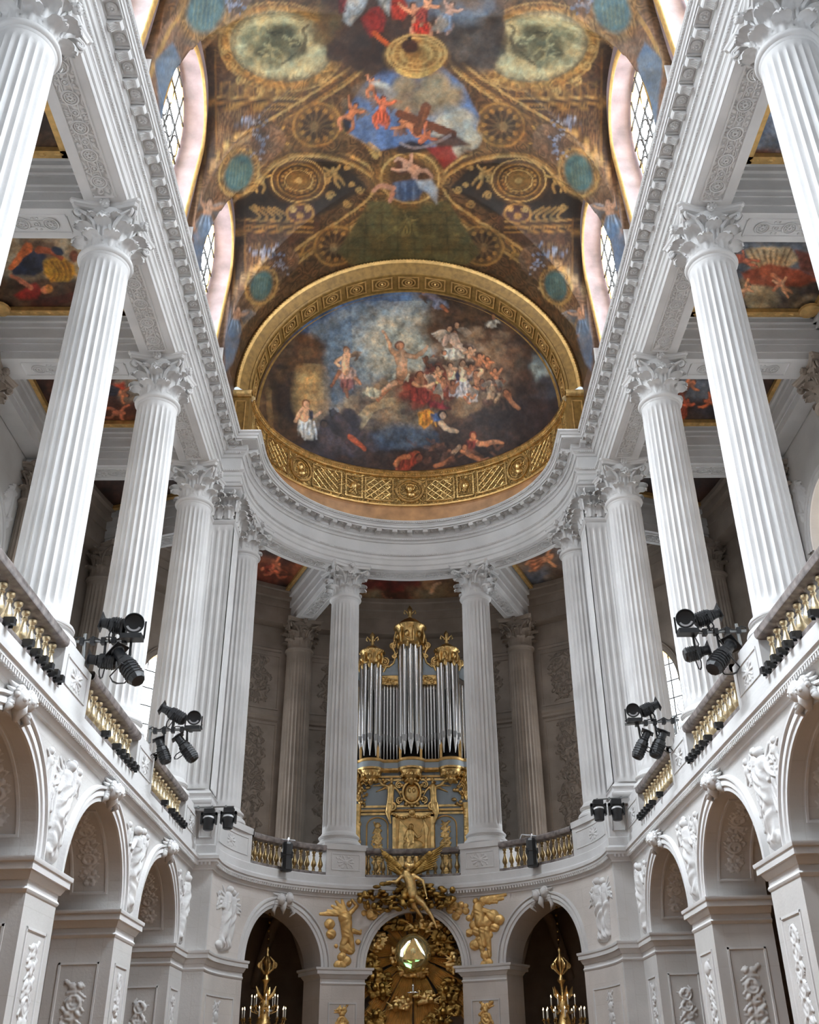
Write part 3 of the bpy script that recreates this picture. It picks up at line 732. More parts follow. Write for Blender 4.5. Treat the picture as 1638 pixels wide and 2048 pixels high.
LEAF1 = leaf_mesh(.30, .34, .15); LEAF2 = leaf_mesh(.30, .38, .19); LEAF3 = leaf_mesh(.20, .19, .13)
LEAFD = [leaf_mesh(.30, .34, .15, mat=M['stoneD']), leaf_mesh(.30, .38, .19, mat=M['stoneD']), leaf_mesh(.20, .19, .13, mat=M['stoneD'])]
def abacus_mesh(mat, hw=.68, z=1.0, th=.14):
    m = MB(); pts = []
    for q in range(4):
        a0 = q*math.pi/2
        for k in range(9):
            t = -1+2*k/8; y = hw*(.84+.20*t*t) if abs(t) < 1 else hw*1.02
            x = t*hw*.94
            pts.append((x*math.cos(a0)+y*math.sin(a0)*1, -x*math.sin(a0)+y*math.cos(a0)))
    lay = [(.90, z-th), (.93, z-th*.7), (.93, z-th*.5), (.985, z-th*.3), (1.0, z)]
    n = len(pts)
    m.grid(n, len(lay), lambda i, j: (pts[i][0]*lay[j][0], pts[i][1]*lay[j][0], lay[j][1]), cu=True)
    m.f.append(tuple(range(n))[::-1]); m.f.append(tuple((len(lay)-1)*n+i for i in range(n)))
    return m.mesh('abacus', mat, 30)
def build_column(name, label, mat, leaves, zb=7.60, group=None):
    t = thing(name, label, 'column', (0, 0, 0), 0, group)
    MB().box(-.66, .66, -.66, .66, zb-.06, zb+.10).obj('plinth', mat, t, 0)
    MB().lathe([(.62, zb+.10), (.655, zb+.13), (.66, zb+.17), (.64, zb+.215), (.60, zb+.235), (.60, zb+.255), (.575, zb+.265), (.555, zb+.29), (.565, zb+.325), (.585, zb+.335), (.585, zb+.35), (.60, zb+.36), (.605, zb+.385), (.59, zb+.41), (.545, zb+.425), (.545, zb+.45), (.51, zb+.50), (.5, zb+.52)], 40).obj('base', mat, t, 40)
    put('shaft', shaft_mesh(.5, .455, zb+.50, 15.62, mat=mat), t)
    MB().lathe([(.455, 15.56), (.47, 15.58), (.475, 15.62), (.49, 15.63), (.52, 15.65), (.53, 15.68), (.52, 15.72), (.48, 15.735), (.455, 15.74)], 40).obj('astragal', mat, t, 40)
    m = MB().lathe([(.43, 15.73), (.42, 15.9), (.42, 16.2), (.46, 16.45), (.55, 16.63), (.58, 16.68)], 32)
    for q in range(4):       # corner volutes, helices and flower of each face
        a = q*math.pi/2+math.pi/4
        for e in (-1, 1):
            b = a+e*.22
            m.tube([(math.cos(b+e*.2)*.42, math.sin(b+e*.2)*.42, 16.12), (math.cos(b+e*.14)*.50, math.sin(b+e*.14)*.50, 16.35), (math.cos(b)*.62, math.sin(b)*.62, 16.52), (math.cos(a+e*.06)*.76, math.sin(a+e*.06)*.76, 16.60)], [.035, .042, .04, .03], 6)
            volute(m, (math.cos(a+e*.05)*.755, math.sin(a+e*.05)*.755, 16.53), (math.cos(a), math.sin(a)), .085, 1, .024)
        f = q*math.pi/2
        for e in (-1, 1):
            b = f+e*.13
            m.tube([(math.cos(b+e*.12)*.43, math.sin(b+e*.12)*.43, 16.12), (math.cos(b+e*.10)*.47, math.sin(b+e*.10)*.47, 16.36), (math.cos(b+e*.06)*.53, math.sin(b+e*.06)*.53, 16.50)], [.03, .035, .03], 6)
            volute(m, (math.cos(b)*.555, math.sin(b)*.555, 16.50), (-math.sin(f)*e*-1, math.cos(f)*e*-1), .068, 1, .02)
    cap = m.obj('capital', mat, t, 50)
    put('abacus', abacus_mesh(mat), cap, (0, 0, 15.81))
    for q in range(4):
        f = q*math.pi/2; mm = MB().ball((math.cos(f)*.60, math.sin(f)*.60, 16.73), (.09, .09, .10), 10, 7)
        for k in range(7): mm.ball((math.cos(f)*.66-math.sin(f)*.07*math.cos(k*.9), math.sin(f)*.66+math.cos(f)*.07*math.cos(k*.9), 16.73+.07*math.sin(k*.9)), .035, 6, 5)
        mm.obj('abacus_flower', mat, cap, 60)
    for k in range(8):
        a = k*math.pi/4
        for me, off, r, z in ((leaves[0], math.pi/8, .40, 15.74), (leaves[1], 0, .40, 15.98), (leaves[2], math.pi/8, .46, 16.30)):
            b = a+off; mw = Matrix.Translation((math.cos(b)*r, math.sin(b)*r, z)) @ Matrix.Rotation(b-math.pi/2, 4, 'Z')
            put('acanthus_leaf', me, cap, mw=mw)
    return t
col0 = build_column('column', '', M['stone'], (LEAF1, LEAF2, LEAF3))
colD = build_column('engaged_column', '', M['stoneD'], LEAFD)
index_children()
CTX = {}
used = {0: False, 1: False}
def place(src, x, y, rz, label, group=None):
    key = 0 if src is col0 else 1
    o = src if not used[key] else copy_tree(src)
    used[key] = True
    o['kind'] = 'thing'; o.location = (x, y, 0); o.rotation_euler = (0, 0, rz); o['label'] = label
    if group: o['group'] = group
    return o
ordn = {2: 'cut by the upper frame edge', 3: 'with its base hidden by the near railing', 4: 'third from the front, a lamp rig before it', 5: 'second from the apse', 6: 'beside the apse corner pilasters'}
names = {3: 'nearest %s fluted white column, its capital cut by the top of the frame', 4: 'second %s fluted white column, standing past the nearest lamp bar pedestal', 5: 'third %s fluted white column, between the two lamp bars', 6: 'fourth %s fluted white column, touching the square pilasters of the apse corner'}
for sd, sn in ((-1, 'left'), (1, 'right')):
    for k in (2, 3, 4, 5, 6):
        place(col0, sd*6.0, COLY[k], 0, names.get(k, 'near %s fluted column outside the frame') % sn, 'fluted columns of the tribune')
    a = math.radians(23.6)*sd; place(col0, 5.42*math.sin(a), YC+5.42*math.cos(a), -a, 'free fluted column just %s of the gilded organ' % sn, 'fluted columns of the tribune')
    a = math.radians(70.5)*sd; place(col0, 5.42*math.sin(a), YC+5.42*math.cos(a), -a, 'fluted column at the %s shoulder of the apse, half hidden by pilasters' % sn, 'fluted columns of the tribune')
    for k in (4, 5, 6):
        place(colD, sd*10.35, COLY[k], 0, {4: 'near', 5: 'middle', 6: 'far'}[k]+' engaged column on the %s outer tribune wall' % sn, 'engaged columns of the outer wall')
    for dgz, nm in ((23.5, 'shaded brown engaged column on the back wall, %s of the organ'), (70.5, 'shaded engaged column where the %s tribune meets the ambulatory')):
        a = math.radians(dgz)*sd; place(colD, 10.35*math.sin(a), YC+10.35*math.cos(a), -a, nm % sn, 'engaged columns of the outer wall')

# ------------------------------------------------------------------ square pilasters clustered at the apse corners
def pil_face(w, z0, z1, nf, P):
    """fluted flat face: P(s, z, n)"""
    m = MB(); f = w/(nf+.35*(nf+1)); q = [0]
    xs = [(-w/2, 0)]; x = -w/2
    for k in range(nf):
        x += .35*f; xs.append((x, 0))
        for j in range(1, 6): xs.append((x+f*j/6, -.035*math.sin(math.pi*j/6)**.6))
        x += f; xs.append((x, 0))
    xs.append((w/2, 0)); L = z1-z0; tz = [0, .012, .02, .03, .96, .972, .98, 1]; en = [0, 0, .8, 1, 1, .8, 0, 0]
    m.grid(len(xs), len(tz), lambda i, j: P(xs[i][0], z0+L*tz[j], xs[i][1]*en[j])); return m
BASEP = [(.12, 7.54), (.12, 7.70), (.10, 7.70), (.13, 7.75), (.12, 7.82), (.08, 7.84), (.06, 7.90), (.07, 7.95), (.09, 7.98), (.06, 8.03), (.03, 8.04), (0, 8.10)]
NECK = [(0, 15.56), (.03, 15.60), (.06, 15.64), (.07, 15.68), (.05, 15.72), (0, 15.74)]
for sd, sn in ((-1, 'left'), (1, 'right')):
    t = thing('pilaster_cluster', 'cluster of square fluted pilasters at the %s corner of the apse' % sn, 'pilaster', group='pilaster clusters of the apse corners')
    # plan of the cluster from the nave column to the apse column (world xy, mirrored by sd)
    pl = [(6.5, 24.45), (5.66, 24.45), (5.66, 24.90), (5.05, 24.90), (5.05, 25.75), (5.28, 26.35), (5.9, 26.9)]
    pl = [(sd*x, y) for x, y in pl]
    if sd > 0: pl = pl[::-1]
    path = pl if sd < 0 else pl
    sgn = -1
    core = MB(); core.grid(len(path), 2, lambda i, j: (path[i][0], path[i][1], (7.5, 16.8)[j])); core.obj('core', M['stone'], t, 0)
    sweep(XYP, path, [(sgn*(p), z) for p, z in BASEP]).obj('base', M['stone'], t, 40)
    sweep(XYP, path, [(sgn*(p), z) for p, z in NECK]).obj('necking', M['stone'], t, 40)
    faces = [((5.66, 24.45), (6.1, 24.45), 1), ((5.66, 24.45), (5.66, 24.90), 1), ((5.05, 24.90), (5.66, 24.90), 3), ((5.05, 24.90), (5.05, 25.75), 5), ((5.05, 25.75), (5.28, 26.35), 3)]
    capm = MB(); lv = []
    for (a, b, nf) in faces:
        A = Vector((sd*a[0], a[1])); B = Vector((sd*b[0], b[1])); d = (B-A).normalized(); w = (B-A).length; nn = Vector((d.y, -d.x))
        mid = (A+B)/2
        if nn.dot(Vector((0, 20))-mid) < 0: nn = -nn
        PF = lambda s, z, n: (mid.x+d.x*s+nn.x*(n+.035), mid.y+d.y*s+nn.y*(n+.035), z)
        pil_face(w-.04, 8.1, 15.56, nf, PF).obj('fluted_face', M['stone'], t, 25)
        k = max(1, round(w/.3))
        for row, (me, z, o_) in enumerate(((LEAF1, 15.74, 0), (LEAF2, 15.98, .5), (LEAF3, 16.3, 0))):
            for j in range(k+(1 if row == 1 else 0)):
                s_ = -w/2+w*(j+.5-(.5 if row == 1 else 0))/k
                p = PF(s_, 0, .02); rz = math.atan2(nn.y, nn.x)-math.pi/2
                lv.append((me, Matrix.Translation((p[0], p[1], z)) @ Matrix.Rotation(rz, 4, 'Z')))
        for e in (-1, 1):
            p = PF(e*w*.42, 0, .16); volute(capm, (p[0], p[1], 16.53), (nn.x*.7+d.x*e*.7, nn.y*.7+d.y*e*.7), .085, 1, .024)
            q = PF(e*w*.2, 0, .05); capm.tube([(q[0], q[1], 16.1), (*PF(e*w*.3, 0, .1)[:2], 16.4), (p[0], p[1], 16.61)], [.03, .04, .03], 6)
    sweep(XYP, path, [(sgn*p, z) for p, z in [(.0, 16.6), (.12, 16.66), (.15, 16.70), (.15, 16.74), (.2, 16.76), (.22, 16.80), (0, 16.8)]]).obj('abacus', M['stone'], t, 30)
    cp = capm.obj('capital', M['stone'], t, 60)
    for me, mw in lv: put('acanthus_leaf', me, cp, mw=mw)

# ------------------------------------------------------------------ pedestals under the columns
def pedestal(P, s0, s1, label, ztop=7.56, curved=False, seed=1, dep=1.35, world=None):
    q = ss(s0, s1, .14 if curved else 9)
    m = MB()
    m.grid(len(q), 3, lambda i, j: P(q[i], (6.80, ztop, ztop)[j], (.03, .03, -dep)[j]))
    for e in (s0, s1): m.grid(2, 2, lambda i, j: P(e, (6.80, ztop)[j], (.03, -dep)[i]))
    o = m.obj('pedestal', M['stone'], None, 0); tag(o, label, 'pedestal', 'pedestals under the tribune columns')
    panel_frame(lambda s, z, n: P(s, z, n+.03), s0+.16, s1-.16, 6.98, 7.44, .025, .015, .14).obj('panel_moulding', M['stone'], o, 50)
    c = (s0+s1)/2; R_ = random.Random(seed)
    def fn(H, U, V):
        for i in range(10):
            a = i*.63; e = (c+.22*math.cos(a), 7.21+.15*math.sin(a)); limb(H, U, V, (c, 7.21), e, .012, .02, .9); blob(H, U, V, e, .04, .03, .018, a)
        for i in range(14): blob(H, U, V, (c+R_.uniform(-.28, .28), 7.21+R_.uniform(-.17, .17)), .03, .02, .014, R_.uniform(0, 3))
        blob(H, U, V, (c, 7.21), .07, .07, .03)
    relief(lambda s, z, n: P(s, z, n+.03), s0+.2, s1-.2, 7.0, 7.42, rfield(fn), 60, 34).obj('panel_relief', M['stone'], o, 180)
    return o
PEDY = [14.92+4.69*k for k in range(-4, 3)]
for sd, sn in ((-1, 'left'), (1, 'right')):
    P = PN(sd)
    for k in range(3, 6):
        pedestal(P, PEDY[k]-.69, PEDY[k]+.69, {3: 'nearest', 4: 'middle', 5: 'third'}[k]+' carved pedestal of the %s balcony, under a fluted column' % sn, seed=k)
    pedestal(P, PEDY[6]-.69, 25.2, 'carved pedestal ending the %s balcony at the apse corner' % sn, seed=9)
    o = MB().box(*sorted((sd*4.85, sd*5.33)), 25.17, 26.3, 6.8, 7.56).obj('pedestal', M['stone'], None, 0)
    tag(o, 'plain pedestal facing the nave at the %s apse corner' % sn, 'pedestal', 'pedestals under the tribune columns')
    PR = lambda s, z, n: (sd*s, 25.17-n, z)
    panel_frame(PR, 4.92, 5.26, 6.98, 7.44, .025, .015).obj('panel_moulding', M['stone'], o, 50)
    for (a, b, nm, sdd) in ((16.5, 30.6, 'curved pedestal under the free column %s of the organ', 3), (63, 89.5, 'long curved pedestal at the %s shoulder of the apse', 8)):
        aa0, bb0 = (a, b) if sd > 0 else (-b, -a)
        pedestal(PA, dg(aa0), dg(bb0), nm % sn, curved=True, seed=sdd)

# ------------------------------------------------------------------ balustrades
M['balu'] = metal('gilt bronze baluster', (.80, .66, .42), .3, .8, .1, 20, .3)
M['baluD'] = metal('tarnished bronze baluster', (.42, .30, .14), .32, .9, .1, 20, .4)
BP = [(.058, 0), (.058, .03), (.045, .035), (.04, .05), (.05, .06), (.05, .075), (.035, .085), (.040, .11), (.072, .165), (.078, .20), (.070, .245), (.045, .31), (.032, .37), (.028, .41), (.045, .425), (.045, .44), (.034, .45), (.036, .48), (.055, .50), (.058, .51), (.058, .545)]
ME_BAL = MB().lathe(BP, 12).mesh('baluster', M['balu'], 50)
ME_BALD = MB().lathe(BP, 12).mesh('baluster', M['baluD'], 50)
def balustrade(P, s0, s1, label, me, curved=False, sp=.29):
    q = ss(s0, s1, .14 if curved else 9)
    t = thing('balustrade', label, 'balustrade', (0, 0, 0), 0, 'balustrades of the tribune')
    def run(name, prof, mat):
        m = MB(); m.grid(len(q), len(prof), lambda i, j: P(q[i], prof[j][1], prof[j][0]), cv=True); return m.obj(name, mat, t, 30)
    run('handrail', [(.0, 7.47), (.06, 7.49), (.08, 7.53), (.08, 7.60), (.06, 7.63), (-.28, 7.63), (-.30, 7.60), (-.30, 7.53), (-.28, 7.49), (-.22, 7.47)], M['marble'])
    run('bottom_rail', [(.03, 6.82), (.03, 6.90), (-.26, 6.90), (-.26, 6.82)], M['marble'])
    k = int((s1-s0)/sp)
    for i in range(k):
        p = P(s0+(s1-s0)*(i+.5)/k, 6.91, -.11); put('baluster', me, t, p)
    return t
for sd, sn in ((-1, 'left'), (1, 'right')):
    P = PN(sd)
    for k in range(2, 6):
        balustrade(P, PEDY[k]+.70, PEDY[k+1]-.70, {2: 'nearest gilt balustrade of the %s tribune, cut by the frame edge', 3: 'gilt balustrade of the %s tribune between its first two whole pedestals', 4: 'shorter-looking gilt balustrade of the %s tribune next nearer the apse', 5: 'last gilt balustrade of the %s tribune before the apse corner'}[k] % sn, ME_BAL)
    a, b = (30.8, 62.8) if sd > 0 else (-62.8, -30.8)
    balustrade(PA, dg(a), dg(b), 'curved bronze balustrade of the apse, %s of the centre' % sn, ME_BALD, True, .2)
balustrade(PA, dg(-16.3), dg(16.3), 'curved bronze balustrade right under the organ', ME_BALD, True, .2)
# ------------------------------------------------------------------ fresco painter (colours stored per vertex)
def lin(c):
    c = np.array(c, float)/255.; return np.where(c <= .04045, c/12.92, ((c+.055)/1.055)**2.4)
def fbm(U, V, scale, seed=0, octs=4):
    out = np.zeros(len(U)); amp = 1.; tot = 0.
    for o in range(octs):
        g = np.random.RandomState(seed+o*17).rand(128, 128)*2-1; x = U/scale*2**o+37.3*o; y = V/scale*2**o+11.7*o
        xi = np.floor(x).astype(int); yi = np.floor(y).astype(int); fx = x-xi; fy = y-yi; fx = fx*fx*(3-2*fx); fy = fy*fy*(3-2*fy); xi %= 128; yi %= 128; x1 = (xi+1) % 128; y1 = (yi+1) % 128
        out += amp*((g[yi, xi]*(1-fx)+g[yi, x1]*fx)*(1-fy)+(g[y1, xi]*(1-fx)+g[y1, x1]*fx)*fy); tot += amp; amp *= .55
    return out/tot
class Paint:
    def __init__(s, P, gain=1.0, base=(100, 70, 42), orn=.8, warp=2.0):
        u0, v0 = plan(P); s.u0, s.v0 = u0, v0; s.U = u0+warp*fbm(u0, v0, 16, 1)*1.6; s.V = v0+warp*fbm(u0, v0, 16, 91)*1.6; n = len(s.U); s.c = np.tile(lin(base), (n, 1)); s.a = np.full(n, float(orn)); s.gain = gain; s.sx = 1; s.rng = np.random.RandomState(5)
    def _ap(s, idx, w, col, orn):
        col = lin(col); w = w[:, None]; s.c[idx] = s.c[idx]*(1-w)+col*w; s.a[idx] = s.a[idx]*(1-w[:, 0])+orn*w[:, 0]
    def _m(s, pts): return [((1635-x) if s.sx < 0 else x, y) for x, y in pts]
    def poly(s, pts, col, al=1., orn=0., soft=3.):
        pts = s._m(pts); xs = [p[0] for p in pts]; ys = [p[1] for p in pts]
        idx = np.nonzero((s.U > min(xs)-soft) & (s.U < max(xs)+soft) & (s.V > min(ys)-soft) & (s.V < max(ys)+soft))[0]
        if not len(idx): return
        U, V = s.U[idx], s.V[idx]; ins = np.zeros(len(idx), bool); D = np.full(len(idx), 1e9); n = len(pts)
        for i in range(n):
            (x0, y0), (x1, y1) = pts[i], pts[(i+1) % n]
            c = ((y0 > V) != (y1 > V)) & (U < (x1-x0)*(V-y0)/((y1-y0) or 1e-9)+x0); ins ^= c
            d, _ = seg_d(U, V, (x0, y0), (x1, y1)); D = np.minimum(D, d)
        w = np.clip(np.where(ins, .5+D/(2*soft), .5-D/(2*soft)), 0, 1)*al
        s._ap(idx, w, col, orn)
    def ell(s, cx, cy, rx, ry, col, al=1., rot=0., orn=0., soft=.15):
        if s.sx < 0: cx = 1635-cx; rot = -rot
        r = max(rx, ry)*1.3; idx = np.nonzero((abs(s.U-cx) < r) & (abs(s.V-cy) < r))[0]
        if not len(idx): return
        q = math.radians(rot); x = (s.U[idx]-cx)*math.cos(q)+(s.V[idx]-cy)*math.sin(q); y = -(s.U[idx]-cx)*math.sin(q)+(s.V[idx]-cy)*math.cos(q)
        d = np.sqrt((x/rx)**2+(y/ry)**2); w = np.clip((1+soft-d)/(2*soft), 0, 1)*al; k = w > 0
        s._ap(idx[k], w[k], col, orn)
    def ring(s, cx, cy, rx, ry, t, col, al=1., rot=0., orn=0.):
        if s.sx < 0: cx = 1635-cx; rot = -rot
        r = max(rx, ry)*1.3+t; idx = np.nonzero((abs(s.U-cx) < r) & (abs(s.V-cy) < r))[0]
        if not len(idx): return
        q = math.radians(rot); x = (s.U[idx]-cx)*math.cos(q)+(s.V[idx]-cy)*math.sin(q); y = -(s.U[idx]-cx)*math.sin(q)+(s.V[idx]-cy)*math.cos(q)
        d = (np.sqrt((x/rx)**2+(y/ry)**2)-1)*min(rx, ry); w = np.clip(1.5-abs(d)/t*1.5, 0, 1)*al; k = w > 0
        s._ap(idx[k], w[k], col, orn)
    def line(s, pts, wd, col, al=1., orn=0., w1=None):
        pts = s._m(pts); xs = [p[0] for p in pts]; ys = [p[1] for p in pts]; w1 = wd if w1 is None else w1; g = max(wd, w1)+2
        idx = np.nonzero((s.U > min(xs)-g) & (s.U < max(xs)+g) & (s.V > min(ys)-g) & (s.V < max(ys)+g))[0]
        if not len(idx): return
        W = np.zeros(len(idx)); n = len(pts)-1
        for i in range(n):
            d, t = seg_d(s.U[idx], s.V[idx], pts[i], pts[i+1]); ww = (wd+(w1-wd)*(i+t)/n)/2; W = np.maximum(W, np.clip(1.0-(d-ww)/2.2, 0, 1))
        W *= al; k = W > 0
        s._ap(idx[k], W[k], col, orn)
    def curve(s, pts, wd, col, al=1., orn=0., w1=None, n=7):
        q = []; P_ = [pts[0]]+list(pts)+[pts[-1]]
        for i in range(1, len(P_)-2):
            for k in range(n):
                t = k/n; q.append(tuple(.5*((2*P_[i][j])+(-P_[i-1][j]+P_[i+1][j])*t+(2*P_[i-1][j]-5*P_[i][j]+4*P_[i+1][j]-P_[i+2][j])*t*t+(-P_[i-1][j]+3*P_[i][j]-3*P_[i+1][j]+P_[i+2][j])*t**3) for j in (0, 1)))
        q.append(pts[-1]); s.line(q, wd, col, al, orn, w1)
    def clouds(s, cx, cy, rx, ry, n, cols, r0, r1, al=.5, seed=1):
        R_ = random.Random(seed)
        for i in range(n):
            a = R_.uniform(0, 6.28); q = R_.random()**.6
            x = cx+rx*q*math.cos(a); y = cy+ry*q*math.sin(a); r = R_.uniform(r0, r1)
            s.ell(x, y, r*1.3, r, R_.choice(cols), min(1, al*R_.uniform(.5, 1.4)), R_.uniform(-30, 30), 0, R_.choice((.18, .3, .5)))
    def body(s, pts, w, c, w1=None, al=.95):
        w1 = w if w1 is None else w1; s.curve(pts, w+1.6, tuple(int(x*.5) for x in c), al*.8, 0, w1+1.6); s.curve(pts, w, c, al, 0, w1)
        s.curve([(x-w*.18*s.sx, y-w*.12) for x, y in pts], w*.4, tuple(min(255, int(x*1.22)) for x in c), al*.55, 0, w1*.4)
    def person(s, x, y, h, skin=(200, 130, 90), robe=None, lean=0., arms=((-1, .9), (1, .6)), leg=True, al=.95, wing=None):
        """small painted figure: head, trunk, arms, drapery, legs; (x, y) is the head"""
        q = h; L = lambda a, b: (x+(a*math.cos(lean)-b*math.sin(lean))*q, y+(a*math.sin(lean)+b*math.cos(lean))*q)
        R_ = random.Random(int(x*3+y)); hair = tuple(int(c*.42) for c in skin)
        if wing:
            for e in (-1, 1):
                for k in range(6): s.curve([L(e*.05, .18), L(e*(.26-.01*k), .02+.05*k), L(e*(.52-.05*k), .03+.075*k)], .08*q, tuple(int(c*(1.05-.09*k)) for c in wing), al*.85, 0, .02*q)
        if leg:
            b = R_.uniform(-.06, .10); s.body([L(-.04, .44), L(-.13-b, .66), L(-.06, .94)], .13*q, skin, .05*q, al); s.body([L(.05, .44), L(.16+b, .64), L(.20, .90)], .12*q, tuple(int(c*.85) for c in skin), .05*q, al)
        s.body([L(0, .15), L(.012, .30), L(.0, .46)], .20*q, skin, .16*q, al)
        if robe:
            s.poly([L(-.12, .36), L(.10, .33), L(.22, .52), L(.26, .72), L(.12, .86), L(-.06, .80), L(-.22, .66)], robe, al, 0, 2.5)
            for k in range(7):
                c = tuple(min(255, int(v*(1.3 if k % 2 else .55))) for v in robe); s.curve([L(-.10+.035*k, .38), L(-.14+.055*k, .58), L(-.16+.065*k+R_.uniform(-.04, .04), .80-.02*k)], max(1.4, .03*q), c, .65, 0, 1)
        for e, up_ in arms: s.body([L(e*.09, .17), L(e*.23, .16+.15*(1-2*up_)), L(e*.34, .10+.30*(1-2*up_))], .075*q, skin, .035*q, al)
        s.ell(*L(-.01, .0), .085*q, .085*q, hair, al); s.ell(*L(.005, .03), .06*q, .07*q, skin, al); s.ell(*L(.02, .03), .025*q, .03*q, tuple(min(255, int(c*1.18)) for c in skin), al*.7)
    def scroll(s, x, y, r, col, w=2.0, d=1, al=.8):
        s.line([(x+r*(1-k/16)*math.cos(k*.62*d), y+r*(1-k/16)*math.sin(k*.62*d)) for k in range(15)], w, col, al)
    def flowers(s, cx, cy, rx, ry, n, r=3., seed=1, cols=((150, 150, 165), (125, 130, 150), (90, 80, 80), (170, 165, 170))):
        R_ = random.Random(seed)
        s.ell(cx, cy, rx, ry, (52, 40, 38), .5, 0, .5, .4)
        for i in range(n): s.ell(cx+R_.gauss(0, rx*.5), cy+R_.gauss(0, ry*.5), r*R_.uniform(.7, 1.3), r*R_.uniform(.6, 1.1), R_.choice(cols), .85, R_.uniform(0, 90))
    def texture(s, amp, scale=22, seed=5, warm=.25):
        f = fbm(s.u0, s.v0, scale, seed, 5)*2.2; g = fbm(s.u0, s.v0, scale*.8, seed+40, 4)*warm
        s.c *= np.clip(1+amp*f, .25, 2.2)[:, None]; s.c[:, 0] *= 1+g; s.c[:, 2] *= 1-g
    def both(s, fn):
        for sx in (1, -1): s.sx = sx; fn()
        s.sx = 1
    def store(s, me):
        a = me.color_attributes.new('Paint', 'FLOAT_COLOR', 'POINT')
        arr = np.empty((len(s.a), 4)); arr[:, :3] = np.clip(s.c*s.gain, 0, 1); arr[:, 3] = np.clip(s.a, 0, 1)
        a.data.foreach_set('color', arr.ravel().astype(np.float32))
GOLD, GOLD2, BRN, DRK, LIT = (176, 128, 66), (146, 102, 52), (98, 68, 42), (52, 36, 26), (214, 168, 100)
def grid_mesh(name, X, Y, Z, mat, paint=None, gain=1.0, base=(100, 70, 42), orn=.8, smooth=180, mask=None):
    nv, nu = X.shape; P = np.stack([X.ravel(), Y.ravel(), Z.ravel()], 1)
    idx = np.arange(nu*nv).reshape(nv, nu); F = np.stack([idx[:-1, :-1], idx[:-1, 1:], idx[1:, 1:], idx[1:, :-1]], -1).reshape(-1, 4)
    if mask is not None: F = F[mask[:-1, :-1].ravel()]
    me = bpy.data.meshes.new(name); me.vertices.add(len(P)); me.vertices.foreach_set('co', P.ravel().astype(np.float32))
    me.loops.add(F.size); me.loops.foreach_set('vertex_index', F.ravel().astype(np.int32)); me.polygons.add(len(F))
    me.polygons.foreach_set('loop_start', np.arange(0, F.size, 4, dtype=np.int32)); me.update(calc_edges=True); me.materials.append(mat); me.shade_smooth()
    if paint is not None:
        p = Paint(P, gain, base, orn, 2.0 if name != 'ceiling' else .9); paint(p); k_ = 1 if name in ('painted_semidome', 'ceiling_ambulatory', 'ceiling_panel') else .6; p.texture(.42*k_, 26); p.texture(.30*k_, 7, 9, .15); p.store(me)
    return me
M['fresco'] = painted('painted vault'); M['fresco2'] = painted('painted apse', fine=8); M['fresco3'] = painted('painted ceiling panel', fine=6)

